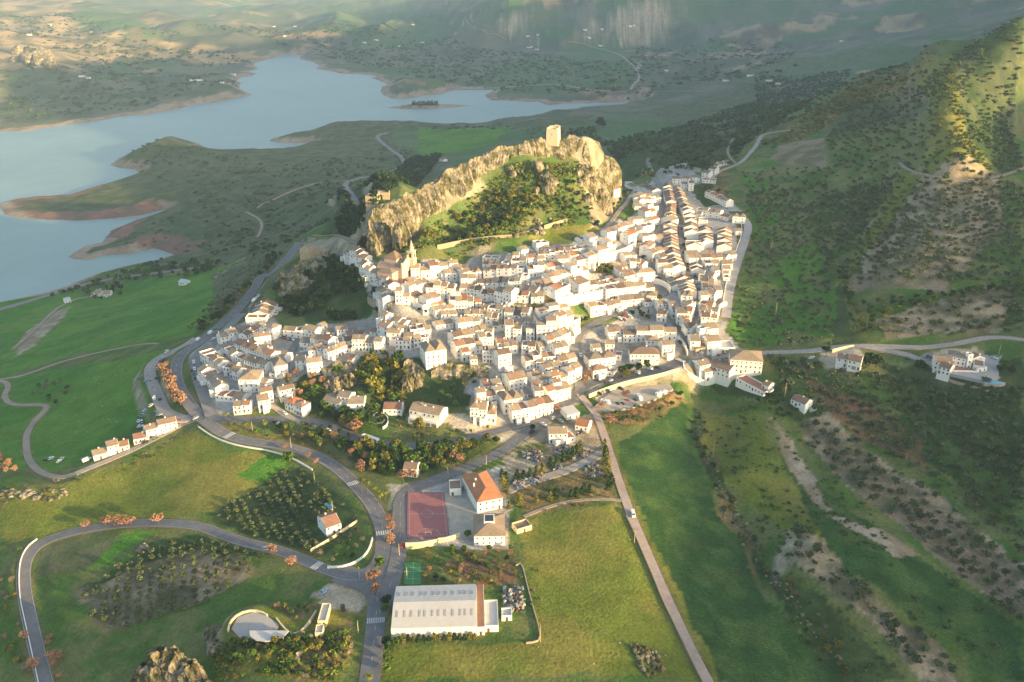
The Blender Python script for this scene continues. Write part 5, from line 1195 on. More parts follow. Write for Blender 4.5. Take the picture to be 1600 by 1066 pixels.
def goal(c, a): 
    m_ = MB(); m_.box(-1.5, -1.4, -.05, .05, 0, 2); m_.box(1.4, 1.5, -.05, .05, 0, 2); m_.box(-1.4, 1.4, -.05, .05, 1.9, 2); o = m_.obj('goal', M['paint'], None, (c[0], c[1], z), a); return o
tag(goal(cpt(.5, .045), 0), 'white goal at the near end of the pink court', 'goal', 'goals on the pink court'); tag(goal(cpt(.5, .955), 0), 'white goal at the far end of the pink court', 'goal', 'goals on the pink court')
ob, g, z = sheet('padel_court', "633 880;659 879;659 914;631 915", M['padel'], .2, None, 'small green padel court with glass ends above the sports hall', 'padel court')
mb = MB()
for (u0, v0_), (u1, v1) in (((0, 0), (0, 1)), ((1, 0), (1, 1)), ((0, 1), (1, 1))):
    p, q = cpt(u0, v0_), cpt(u1, v1)
    for k in range(7): r = p+(q-p)*k/6; mb.box(r[0]-.06, r[0]+.06, r[1]-.06, r[1]+.06, z, z+3.2)
    mb.tube((*p, z+3.2), (*q, z+3.2), .07, .07, 4); mb.tube((*p, z+1.6), (*q, z+1.6), .05, .05, 4)
mb.obj('frame', M['metal'], ob)
mb = MB(); ln((.5, .02), (.5, .98), .1); ln((.04, .25), (.96, .25), .1); ln((.04, .75), (.96, .75), .1); mb.obj('court_line', M['paint'], ob); mb = MB(); p, q = cpt(0, .5), cpt(1, .5); mb.tube((*p, z+.85), (*q, z+.85), .06, .06, 4); mb.obj('net', M['paint'], ob)
sheet('school_yard', "697 772;742 790;742 840;708 845;700 800", M['gravel'], .05); sheet('viewpoint_terrace', "362 984;372 966;395 958;415 962;436 978;430 992;402 1000;375 998", M['paving'], .5)
sheet('hotel_terrace', "1458 574;1482 595;1530 603;1560 592;1560 562;1540 552;1500 550;1460 560", M['paving'], -2.2); sheet('car_park', "926 640;945 622;965 606;1012 597;1046 600;1052 610;1020 628;985 640;950 645", M['gravel'], -1.6); sheet('church_square', "610 432;640 428;648 432;665 436;650 441;625 440;612 438", M['paving'], .2)
for s, lb, m_ in (("1533 597;1546 595;1567 604;1560 608;1538 608", 'bright blue hotel pool with curved rim', 'pool'), ("508 790;515 787;524 793;517 797", 'small blue rectangular pool in the garden above the farmhouse', 'pool'), ("1263 639;1270 637;1275 641;1266 644", 'tiny blue plunge pool at the gabled slope house', 'pool'), ("585 656;590 653;597 654;600 658;597 661;590 661", 'oval dark green garden pool inside a white wall', 'pool_green')):
    P = poly(s); cpx = P.mean(0); big = cpx+(P-cpx)*1.16; bs = ';'.join('%.1f %.1f' % tuple(q) for q in big)
    t, g0, z0 = sheet('swimming_pool', bs, M['terrace' if '1533' in s and 0 else 'paving'], .25, None, lb, 'pool'); t2, g1, z1 = sheet('pool_surface', s, M[m_], .3); t2.parent = t; del t2['kind']
    for v in t2.data.vertices: v.co.z = max(v.co.z, z0-.5) if v.co.z < z0 else z0+.02
    zt_ = max(v.co.z for v in t2.data.vertices)
    for v in t2.data.vertices: v.co.z = z0+.03 if v.co.z > zt_-.01 else z0-.4
# distant farmhouses on the hillsides
FARH = "77 39 w;143 51 w;128 120 w;138 123 w;301 126 w;312 126 w;347 130 w;46 55 w;364 117 w;428 42 c;461 42 w;445 57 w;518 27 w;569 67 w;645 39 w;660 67 w;588 63 w;624 73 w;825 57 w;841 55 w;914 47 w;941 46 w;991 40 w;920 59 w;938 72 w;826 75 w;839 78 w;831 74 w;998 107 w;1027 89 w;1041 111 w;1110 118 w;1134 127 w;1172 119 w;1315 65 w;1218 132 w;1202 127 c;985 41 w"
fw = [(float(a), float(b), c) for a, b, c in (q.split() for q in FARH.split(';'))]; fw.sort()
for i, (px, py, c) in enumerate(fw):
    g = hit([px], [py])[0]; sc = g[1]/2600.; rd = random.Random(i)
    where = 'left lakeshore hills' if px < 420 else 'hills behind the lake head' if px < 700 else 'mountain foot behind the castle' if px < 1100 else 'slope far right of the castle'
    building('distant_farmhouse', f'tiny white farmhouse, {ow(sum(1 for q in fw[:i] if (q[0] < 420) == (px < 420) and (q[0] < 700) == (px < 700) and (q[0] < 1100) == (px < 1100)))} from left, {where}', 'farmhouse', (g[0], g[1], g[2]), rd.uniform(-.4, .4), 11+9*rd.random(), 7, 4, 'gable', 'ochre', 2, group='white farmhouses scattered on the far hills', windows=False, chim=0, down=8)
# builder's yard and scrap
mb = MB(); SCR = [mat('scrap_'+n_, c_, .7) for n_, c_ in (('white', (.42, .42, .40)), ('grey', (.22, .22, .22)), ('rust', (.22, .10, .06)), ('blue', (.16, .21, .27)), ('sand', (.45, .36, .22)), ('dark', (.06, .06, .06)))]
for i_, (s_, n_) in enumerate((("816 706;840 702;850 714;838 722;818 718", 110), ("878 690;896 706;924 706;912 716;880 718;864 712", 130), ("860 722;880 716;878 732;862 736", 60), ("906 664;918 668;912 684;900 680", 60), ("912 728;932 722;940 742;916 748", 70), ("800 752;850 742;846 756;804 768", 110), ("786 920;818 918;820 956;788 958", 120))):
    for x, y in inpx(s_, n_, 900+i_):
        w_ = rng.uniform(.4, 2.2); d_ = rng.uniform(.3, 1.2); z = float(hgrid(x, y)); mb.box(x-w_/2, x+w_/2, y-d_/2, y+d_/2, z-.3, z+rng.uniform(.3, 1.3), int(rng.integers(0, 6)), rz=rng.uniform(0, 3), c=(x, y))
tag(mb.obj('scrap', SCR), 'heaps of scrap and building material in the yards', 'scrap', None, 'stuff')
# poles
def pole(px, py, h, lb, lamp=False):
    g = hit([px], [py])[0]; t = empty('street_lamp' if lamp else 'power_pole', g); tag(t, lb, 'lamp' if lamp else 'pole'); mb = MB(); mb.cyl(0, 0, -.5, h, .22, .12, 6); mb.obj('post', M['wall_stone'], t)
    mb = MB()
    if lamp: mb.box(0, 1.4, -.08, .08, h-.1, h+.05); mb.box(1.0, 1.6, -.15, .15, h-.2, h-.1)
    else: mb.box(-1.1, 1.1, -.07, .07, h-.7, h-.5); [mb.cyl(x, 0, h-.5, h-.25, .07, n=5) for x in (-1, 0, 1)]
    mb.obj('crossarm', M['metal'], t)
for px, py, h, lb in ((1114, 709, 11, 'power pole alone in the dry field below the farm complex'), (1226, 620, 10, 'wooden power pole beside the gabled pool house'), (991, 849, 9, 'power pole beside the straight lane, halfway down'), (844, 1003, 9, 'power pole at the corner of the mown field'), (1560, 556, 10, 'power pole behind the hotel'), (1205, 393, 10, 'power pole on the upper grassy slope right of the village'), (1212, 492, 10, 'power pole on the lower grassy slope right of the village'), (1196, 318, 9, 'power pole highest on the grassy slope right of the village'), (1162, 240, 10, 'mast standing by the bend of the saddle track'), (1190, 215, 12, 'tall mast at the top of the saddle track')): pole(px, py, h, lb)
for i, (px, py) in enumerate(((560, 990), (562, 905), (636, 905), (624, 868), (520, 800), (492, 755), (455, 700), (700, 748), (760, 728), (395, 675))): pole(px, py, 7, 'grey street lamp ' + ('by the crosswalk under the car park', 'on the islet before the road fork', 'left of the padel court', 'opposite the pink court', 'on the outer walkway beside the olive garden', 'where the walkway starts', 'on the upper curve of the main road', 'right of the park trees', 'opposite the school gate', 'near the palm trees at the junction')[i], True)
print('special done', round(time.time()-T0, 1))
# ------------------------------------------------------------------ vehicles
def paintm(n, c): return mat('car_paint_'+n, c, .3, spec=.6)
CPT = {'white': paintm('white', (.75, .75, .74)), 'silver': paintm('silver', (.42, .43, .45)), 'black': paintm('black', (.02, .02, .025)), 'grey': paintm('grey', (.13, .14, .15)), 'blue': paintm('blue', (.06, .14, .26)), 'red': paintm('red', (.40, .03, .03)), 'light blue': paintm('light_blue', (.25, .42, .55))}
M['tyre'] = mat('tyre', (.02, .02, .02), .9)
def loft(mb, secs, m=0):
    n = len(secs[0]); v = [p for s in secs for p in s]; f = []
    for i in range(len(secs)-1):
        for j in range(n): a = i*n+j; b = i*n+(j+1) % n; f.append((a, b, b+n, a+n))
    f += [tuple(range(n))[::-1], tuple(range((len(secs)-1)*n, len(secs)*n))]; mb.add(v, f, m)
def car_body(kind):
    mb = MB(); gl = MB()
    if kind == 'car':
        L = [(-2.1, .55, .75, .78), (-1.95, .3, .88, .86), (-1.0, .25, 1.0, .9), (0, .25, .98, .9), (1.2, .25, .92, .9), (1.9, .3, .82, .84), (2.1, .45, .7, .74)]
        loft(mb, [[(x, -w, z0), (x, w, z0), (x, w, z1-.12), (x, w-.1, z1), (x, -w+.1, z1), (x, -w, z1-.12)] for x, z0, z1, w in L])
        loft(mb, [[(x, -w, z0), (x, w, z0), (x, w, z1), (x, -w, z1)] for x, z0, z1, w in ((-1.75, .85, .9, .7), (-1.2, .9, 1.42, .62), (.3, .9, 1.44, .62), (1.05, .85, .92, .7))])
        for s in (-1, 1): gl.add([(-1.45, s*.70, 1.0), (.72, s*.70, 1.0), (.25, s*.655, 1.36), (-1.1, s*.655, 1.36)], [(0, 1, 2, 3) if s < 0 else (3, 2, 1, 0)])
        gl.add([(1.0, -.62, .98), (1.0, .62, .98), (.38, .56, 1.40), (.38, -.56, 1.40)], [(0, 1, 2, 3)]); gl.add([(-1.72, .62, .98), (-1.72, -.62, .98), (-1.26, -.56, 1.38), (-1.26, .56, 1.38)], [(0, 1, 2, 3)]); wx = 1.3
    elif kind == 'van':
        loft(mb, [[(x, -w, .35), (x, w, .35), (x, w, z1-.2), (x, w-.15, z1), (x, -w+.15, z1), (x, -w, z1-.2)] for x, z1, w in ((-2.6, 1.9, .92), (-2.5, 2.1, .95), (1.2, 2.15, .95), (1.9, 1.5, .95), (2.6, 1.05, .88))])
        gl.add([(1.32, -.8, 2.04), (1.98, -.8, 1.48), (1.98, .8, 1.48), (1.32, .8, 2.04)], [(0, 1, 2, 3)])
        for s in (-1, 1): gl.add([(.3, s*.965, 1.35), (1.5, s*.965, 1.35), (1.2, s*.965, 1.85), (.3, s*.965, 1.85)], [(0, 1, 2, 3) if s < 0 else (3, 2, 1, 0)])
        wx = 1.7
    elif kind == 'motorhome':
        loft(mb, [[(x, -w, .45), (x, w, .45), (x, w, z1), (x, -w, z1)] for x, z1, w in ((-3.3, 2.75, 1.1), (-3.2, 2.85, 1.12), (1.6, 2.9, 1.12), (2.4, 2.7, 1.1), (2.5, 1.7, 1.05), (3.3, 1.1, .95))])
        gl.add([(2.48, -.9, 1.72), (2.95, -.9, 1.35), (2.95, .9, 1.35), (2.48, .9, 1.72)], [(0, 1, 2, 3)])
        for s in (-1, 1):
            for x0 in (-2.4, -.4): gl.add([(x0, s*1.13, 1.6), (x0+1.2, s*1.13, 1.6), (x0+1.2, s*1.13, 2.2), (x0, s*1.13, 2.2)], [(0, 1, 2, 3) if s < 0 else (3, 2, 1, 0)])
        gl.box(-1.4, -.7, -.35, .35, 2.9, 3.0); wx = 2.2
    else:
        loft(mb, [[(x, -1.25, .4), (x, 1.25, .4), (x, 1.25, z), (x, 1.1, z+.15), (x, -1.1, z+.15), (x, -1.25, z)] for x, z in ((-5.9, 2.8), (-5.7, 3.0), (5.6, 3.0), (5.9, 2.7))])
        for s in (-1, 1): gl.add([(-5.2, s*1.27, 1.5), (5.2, s*1.27, 1.5), (5.2, s*1.27, 2.5), (-5.2, s*1.27, 2.5)], [(0, 1, 2, 3) if s < 0 else (3, 2, 1, 0)])
        gl.add([(5.86, -1.1, 1.2), (5.86, 1.1, 1.2), (5.84, 1.1, 2.6), (5.84, -1.1, 2.6)], [(0, 1, 2, 3)]); wx = 3.8
    return mb, gl, wx
CARM = {}
for kd in ('car', 'van', 'motorhome', 'bus'):
    b, g_, wx = car_body(kd); CARM[kd] = (b, g_.mesh('window', [M['glass']]), wx, {})
wmb = MB(); r = .34; v = [(r*math.cos(a), y, r*math.sin(a)) for y in (-.1, .1) for a in np.linspace(0, 2*math.pi, 11)[:-1]]; wmb.add(v, [tuple(range(10)), tuple(range(10, 20))[::-1]]+[(i, i+10, (i+1) % 10+10, (i+1) % 10) for i in range(10)]); WHEEL = wmb.mesh('wheel', [M['tyre']])
def car(px, py, dx, dy, col, lb, kind='car'):
    g = hit([px, px+dx*.6], [py, py+dy*.6]); x, y, z = g[0]; a = math.atan2(g[1, 1]-y, g[1, 0]-x); b, gm_, wx, cache = CARM[kind]
    if col not in cache: cache[col] = b.mesh('body', [CPT[col]])
    zr = max(float(hgrid(x+math.cos(a)*s, y+math.sin(a)*s)) for s in (-2, 0, 2)); t = empty({'car': 'parked_car', 'van': 'parked_van', 'motorhome': 'motorhome', 'bus': 'bus'}[kind], (x, y, zr+.3), a)
    pitch = math.atan2(float(hgrid(x+math.cos(a)*2, y+math.sin(a)*2))-float(hgrid(x-math.cos(a)*2, y-math.sin(a)*2)), 4)*.8; t.rotation_euler = (0, -pitch, a)
    tag(t, lb, {'car': 'car'}.get(kind, kind), {'car': 'cars parked around the village', 'van': 'vans parked around the village', 'motorhome': 'motorhomes in the gravel car park', 'bus': None}[kind])
    link('body', cache[col], t); link('window', gm_, t); ww = {'car': .82, 'van': .88, 'motorhome': 1.0, 'bus': 1.15}[kind]
    for sx in (-1, 1):
        for sy in (-1, 1): link('wheel', WHEEL, t, (sx*wx, sy*ww, .3))
CARS = """261 551 6 -6 white|255 562 6 -6 silver|252 566 6 -6 grey|247 574 5 -8 black|246 578 5 -8 silver|245 592 2 -9 black|212 589 8 -5 blue|219 593 8 -5 grey|230 596 8 -3 light blue|250 626 2 -8 black|236 635 8 -5 silver|226 647 3 -8 light blue|220 655 9 -3 blue|219 661 9 -3 white|219 665 9 -3 grey|220 669 9 -3 white|244 646 4 -6 blue|249 650 9 -1 silver#beside the left gravel strip
281 659 9 3 red|306 656 9 -6 silver|242 686 8 -3 grey|227 693 9 -4 black|256 677 5 8 white|72 721 6 -5 black|80 718 8 -5 white|93 723 8 -6 white|97 719 8 -6 silver#near the roadside row
303 567 1 8 white|304 573 1 8 blue|304 578 1 8 white|303 586 1 7 grey|305 593 1 8 black|300 581 1 8 black|337 516 7 -6 blue|334 531 8 -4 white#along the lower left ring street
396 479 7 2 red|394 483 7 2 blue|391 487 7 2 blue|390 491 8 2 silver|385 496 8 3 grey|404 466 -6 6 silver#by the three long brown roofs
434 525 2 4 red|438 526 2 4 white|442 528 2 4 grey|446 529 2 4 red|450 530 2 4 silver|454 531 2 4 blue|458 532 2 4 white|451 553 3 -6 black#around the small lower square
507 927 7 -7 light blue|536 952 1 9 black|416 860 8 2 silver|628 854 2 -8 red|436 664 8 1 white|476 663 8 1 black|489 667 8 2 grey|513 674 7 3 white|445 648 7 4 white|432 620 6 8 white#on the lower roads
829 654 9 -3 white|849 665 6 3 white|831 677 8 -5 black|882 640 7 -5 white|864 655 6 -5 silver|795 644 5 7 white|878 621 8 -3 white|876 660 6 4 silver#beside the bottom block
947 599 9 -3 black|955 596 9 -3 silver|962 594 9 -3 black|969 591 9 -3 black|986 586 9 -2 black|996 583 9 -2 silver|1027 576 9 1 black|907 557 1 9 white|1062 537 5 5 black#along the road above the car park
936 618 7 4 black|941 615 8 4 silver|949 614 8 4 grey|970 610 8 4 black|992 627 6 6 black|965 633 6 6 black|973 633 6 6 black|980 628 8 2 red#in the gravel car park
1020 408 6 2 red|1013 398 3 6 white|1034 424 5 2 white|996 380 6 -2 black|1002 385 1 6 silver|1087 443 0 7 white|1091 451 0 7 light blue|1083 461 0 7 white|1083 472 0 7 grey|1086 433 0 7 black|1068 396 2 6 black|1067 384 1 6 black|1066 371 1 6 grey|1065 358 1 6 black|1095 502 7 1 silver|997 584 1 1 white|1050 436 5 5 blue|984 430 7 0 black|1023 433 7 1 white|1030 436 6 2 black#in the upper streets
1451 560 8 2 blue|1554 561 8 3 white|1418 562 8 2 grey|1268 562 7 -3 white|1096 554 7 0 white|1120 556 7 1 red|1130 552 6 2 silver#on the right hand lanes
975 495 4 4 red|968 500 4 3 white|980 492 4 4 white|990 488 4 4 silver|975 503 4 3 grey|985 498 4 3 white|978 526 8 0 red|1040 511 2 7 blue#in the middle car park
640 437 4 1 black|636 438 4 1 grey|632 439 4 1 black|655 437 4 1 silver#on the church square"""
for blk in CARS.split('\n'):
    lst, where = blk.split('#'); it = []
    for q in lst.split('|'): f = q.split(); it.append((float(f[0]), float(f[1]), float(f[2]), float(f[3]), ' '.join(f[4:])))
    it.sort(key=lambda q: q[0]); cnt = {}; tot = {}
    for q in it: tot[q[4]] = tot.get(q[4], 0)+1
    for q in it:
        k = cnt.get(q[4], 0); cnt[q[4]] = k+1; car(*q[:4], q[4], f"{'only ' if tot[q[4]] == 1 else ''}{q[4]} car{'' if tot[q[4]] == 1 else ', '+ow(k)+' from left,'} {where}")
for q in ((136, 721, 8, -4, 'white', 'white van parked left of the lowest roadside house', 'van'), (242, 624, 2, -8, 'white', 'white van on the left gravel strip', 'van'), (329, 522, 8, -5, 'white', 'white van, right one of two by the lower left bend', 'van'), (310, 533, 8, -6, 'white', 'white van, left one of two by the lower left bend', 'van'), (1014, 578, 9, 2, 'white', 'white van among dark cars above the car park', 'van'), (989, 806, 2, 8, 'white', 'white van driving down the straight lane', 'van'), (398, 472, 4, -5, 'white', 'white van at the top of the parking row by the brown roofs', 'van'),
    (946, 632, 9, 2, 'white', 'motorhome at the left end of the gravel car park', 'motorhome'), (999, 625, 5, 6, 'white', 'motorhome in the middle of the gravel car park', 'motorhome'), (1031, 619, 9, -3, 'white', 'motorhome at the right end of the gravel car park', 'motorhome'), (1037, 617.5, 9, -3, 'white', 'second motorhome close behind the rightmost one', 'motorhome'), (579, 690, 9, 3, 'white', 'white bus parked on the upper road beside the big orange tree', 'bus')): car(*q)
print('cars done', round(time.time()-T0, 1))
# ------------------------------------------------------------------ plants
FOL = {'olive': (.09, .115, .055), 'green': (.06, .11, .022), 'dark': (.034, .062, .02), 'pine': (.038, .07, .018), 'gold': (.16, .15, .03), 'orange': (.36, .20, .12), 'grey': (.20, .155, .12), 'bush': (.075, .10, .035), 'palm': (.16, .17, .035), 'light': (.09, .15, .025), 'lime': (.15, .20, .035)}
FM = {k: mat('foliage_'+k, c, .95, spec=.05, island=.42, objrand=.22) for k, c in FOL.items()}
M['bark'] = mat('bark', (.10, .075, .05), .95)
def quads(P, size, r, up=.3):
    n = len(P); a = r.normal(size=(n, 3)); a[:, 2] *= .8; a /= np.linalg.norm(a, axis=1)[:, None]; b = r.normal(size=(n, 3)); b -= (a*b).sum(1)[:, None]*a; b /= np.linalg.norm(b, axis=1)[:, None]
    s = (size*r.uniform(.6, 1.3, n))[:, None]; a = a*s; b = b*s*.7; V = np.stack([P-a-b, P+a-b, P+a+b, P-a+b], 1).reshape(-1, 3); return V, np.arange(4*n).reshape(-1, 4)
def crown_np(kind, n, seed, core=True):
    """unit tree: height 1, crown centred on the z axis"""
    r = np.random.default_rng(seed)
    def shell(c, rad, m): d = r.normal(size=(m, 3)); d /= np.linalg.norm(d, axis=1)[:, None]; return c+d*rad*(r.uniform(.55, 1.08, m)**.6)[:, None]
    V = []; Fq = []; off = 0; lob = []
    if kind == 'cone':
        h = r.uniform(.08, 1, n); rr = .17*(1.02-h)**.7*(1+.35*np.sin(h*38))+.012; a = r.uniform(0, 2*math.pi, n); P = np.stack([rr*np.cos(a)*r.uniform(.5, 1.1, n), rr*np.sin(a)*r.uniform(.5, 1.1, n), h], 1); v, f = quads(P, .045 if n > 120 else .075, r); lob = [(0, 0, .35, .11, .28), (0, 0, .65, .06, .25)]
    else:
        base, rad, zc, k = {'olive': (.22, .46, .62, 6), 'broad': (.25, .36, .62, 7), 'pine': (.3, .34, .66, 6), 'bare': (.3, .36, .62, 7), 'bush': (0, .6, .45, 4)}[kind]
        for i in range(k):
            a = i*2.4+r.uniform(-.4, .4); q = rad*r.uniform(.35, .72)*(i > 0); rr = rad*r.uniform(.42, .68); lob.append((q*math.cos(a), q*math.sin(a), zc+r.uniform(-.16, .18)*(1 if kind != 'bush' else .6), rr, rr*r.uniform(.6, .85)))
        P = np.concatenate([shell(np.array(l[:3]), np.array([l[3], l[3], l[4]]), int(n/k)) for l in lob]); v, f = quads(P, {'bare': .035}.get(kind, .085 if n > 120 else .15), r)
    V.append(v); Fq.append(f); off = len(v)
    if core and kind != 'bare':
        iv, if_ = ICO[1]
        for l in lob:
            d = .62*(.8+.4*fbm(iv[:, 0]*3+seed, iv[:, 1]*3+iv[:, 2]*5, 1.1, 2, 99))[:, None]; V.append(iv*d*np.array([l[3], l[3], l[4]])+np.array(l[:3])); q = np.concatenate([if_, if_[:, 2:3]], 1)+off; Fq.append(q); off += len(iv)
    V = np.concatenate(V)
    return V, Fq, off
def crown_mesh(kind, n, seed, m):
    V, Fq, _ = crown_np(kind, n, seed); me = bpy.data.meshes.new('crown'); fs = [tuple(x) for x in Fq[0].tolist()]+[tuple(x[:3]) for q in Fq[1:] for x in q.tolist()]; me.from_pydata(V.tolist(), [], fs); me.materials.append(m); me.update(); return me
def trunk_mesh(kind, seed):
    r = random.Random(seed); mb = MB(); top = {'olive': .34, 'cone': .1, 'bush': .15}.get(kind, .42); w = {'olive': .045, 'cone': .02}.get(kind, .026); mb.tube((0, 0, -.12), (r.uniform(-.02, .02), 0, top), w*1.3, w, 6)
    if kind != 'cone':
        for i in range(9 if kind == 'bare' else 4): a = i*2.4; q = r.uniform(.14, .3); e = (q*math.cos(a), q*math.sin(a), top+r.uniform(.15, .5 if kind == 'bare' else .3)); mb.tube((0, 0, top*r.uniform(.8, 1)), e, w*.6, w*.15, 4); 
    return mb.mesh('trunk', [M['bark']])
def palm():
    mb = MB(); mb.tube((0, 0, -.1), (.02, 0, .74), .035, .026, 6); T = mb.mesh('trunk', [M['bark']]); mb = MB(); r = random.Random(3)
    for i in range(34):
        a = i*2.4; el = r.uniform(-.6, 1.2); L = .38; p = np.array([.02, 0, .75]); prev = None
        for k in range(5):
            e2 = el-k*.42; d = np.array([math.cos(a)*math.cos(e2), math.sin(a)*math.cos(e2), math.sin(e2)])*L/5; s = np.array([-math.sin(a), math.cos(a), 0])*.05*(1-.18*k); q = p+d; s2 = np.array([-math.sin(a), math.cos(a), 0])*.05*(1-.18*(k+1)); mb.add([tuple(p-s), tuple(p+s), tuple(q+s2), tuple(q-s2)], [(0, 1, 2, 3)]); p = q
    return T, mb.mesh('crown', [FM['palm']])
TK = {}
def tkind(key, kind, n, cols, nv=4): TK[key] = [(trunk_mesh(kind, i), crown_mesh(kind, n, i*7+len(key), FM[cols[i % len(cols)]])) for i in range(nv)]
tkind('olive_tree', 'olive', 150, ['olive', 'olive', 'bush', 'olive'], 5); tkind('broadleaf_tree', 'broad', 240, ['green', 'dark', 'light', 'green'], 6); tkind('golden_tree', 'broad', 240, ['gold', 'gold', 'light'], 4)
tkind('bare_tree', 'bare', 640, ['orange', 'orange'], 3); tkind('grey_bare_tree', 'bare', 420, ['grey'], 3); tkind('conifer', 'cone', 200, ['pine', 'gold', 'pine'], 3); tkind('pine_tree', 'pine', 220, ['pine', 'dark', 'pine', 'gold'], 4); tkind('street_tree', 'broad', 130, ['green', 'dark'], 2); tkind('shrub', 'bush', 90, ['bush', 'green', 'light', 'gold'], 4)
TK['palm_tree'] = [palm()]
rt = random.Random(5); NT = 0
def plant(key, x, y, h, label, group, cat='tree', wid=1., v=None, name=None):
    global NT; NT += 1
    z = float(hgrid(x, y)); tr, cr = TK[key][rt.randrange(len(TK[key])) if v is None else v % len(TK[key])]; t = empty(name or key, (x, y, z-.1), rt.uniform(0, 6.28)); t.scale = (h*wid, h*wid, h); tag(t, label, cat, group); link('trunk', tr, t); link('crown', cr, t)
def plant_px(key, s, h, label, group, cat='tree', wid=1., jit=.2, v=None, name=None, **k):
    P = poly(s)
    for (x, y, z) in hit(P[:, 0], P[:, 1]): plant(key, x, y, h*rt.uniform(1-jit, 1+jit), label, group, cat, wid, v, name)
def visible(p, h=3.):
    z = hgrid(p[:, 0], p[:, 1])+h; px, py = toimg(p[:, 0], p[:, 1], z); ok = (px > -15) & (px < 1615) & (py > -15) & (py < 1085); q = hit(px, py); d = np.hypot(p[:, 0], p[:, 1]); return ok & (np.hypot(q[:, 0], q[:, 1]) > d-18)
def houseclear(p, r=1.5, road=1.2):
    ok = hgrid(p[:, 0], p[:, 1], ROADD) > road
    for h in HS+XB: dx = p[:, 0]-h['x']; dy = p[:, 1]-h['y']; c, s = math.cos(h['rz']), math.sin(h['rz']); ok &= ~((np.abs(dx*c+dy*s) < h['w']/2+r) & (np.abs(-dx*s+dy*c) < h['d']/2+r))
    return ok
XB = []
for t in ALLB:
    if t.name.startswith('white_house') and t.get('group') == 'white houses of the hill village': continue
    w_ = [o for o in CH.get(t.name, []) if o.name.startswith('wall')]
    if w_: XB.append(dict(x=t.location.x, y=t.location.y, rz=t.rotation_euler.z, w=w_[0].dimensions.x, d=w_[0].dimensions.y))
STUFF = {}
def merge_stuff(name, label, cat, key, kind, n, cols, pts, hs, wid=1.):
    """many small plants as one object"""
    nv = 5; protos = [crown_np(kind, n, 50+i) for i in range(nv)]; Vs = []; Fs = []; Ms = []; off = 0; r = np.random.default_rng(9)
    zz = hgrid(pts[:, 0], pts[:, 1]); pr = r.integers(0, nv, len(pts))
    for v in range(nv):
        V, Fq, m = protos[v]; Fq = np.concatenate(Fq); I = np.where(pr == v)[0]
        if not len(I): continue
        a = r.uniform(0, 6.28, len(I)); c, s = np.cos(a), np.sin(a); h = hs[I]; X = V[None, :, 0]*(h*wid)[:, None]; Y = V[None, :, 1]*(h*wid)[:, None]
        P = np.stack([X*c[:, None]-Y*s[:, None]+pts[I, 0, None], X*s[:, None]+Y*c[:, None]+pts[I, 1, None], V[None, :, 2]*h[:, None]+zz[I, None]-.15*h[:, None]*(kind != 'bush')], -1)
        Vs.append(P.reshape(-1, 3)); Fs.append((Fq[None]+(np.arange(len(I))*m)[:, None, None]).reshape(-1, 4)+off); Ms.append(np.repeat(r.integers(0, len(cols), len(I)), len(Fq))); off += len(I)*m
    V = np.concatenate(Vs); Fq = np.concatenate(Fs); mi = np.concatenate(Ms)
    tri = Fq[:, 3] == Fq[:, 2]; me = bpy.data.meshes.new(name); me.vertices.add(len(V)); me.vertices.foreach_set('co', V.astype(np.float32).ravel())
    FQ = Fq[~tri]; FT = Fq[tri][:, :3]; me.loops.add(FQ.size+FT.size); me.loops.foreach_set('vertex_index', np.concatenate([FQ.ravel(), FT.ravel()]).astype(np.int32)); me.polygons.add(len(Fq))
    me.polygons.foreach_set('loop_start', np.concatenate([np.arange(len(FQ))*4, FQ.size+np.arange(len(FT))*3]).astype(np.int32)); 
    for c_ in cols: me.materials.append(FM[c_])
    me.polygons.foreach_set('material_index', np.concatenate([mi[~tri], mi[tri]]).astype(np.int32)); me.update(calc_edges=True)
    tag(_link(name, me), label, cat, None, 'stuff'); print(name, len(pts), 'faces', len(Fq))
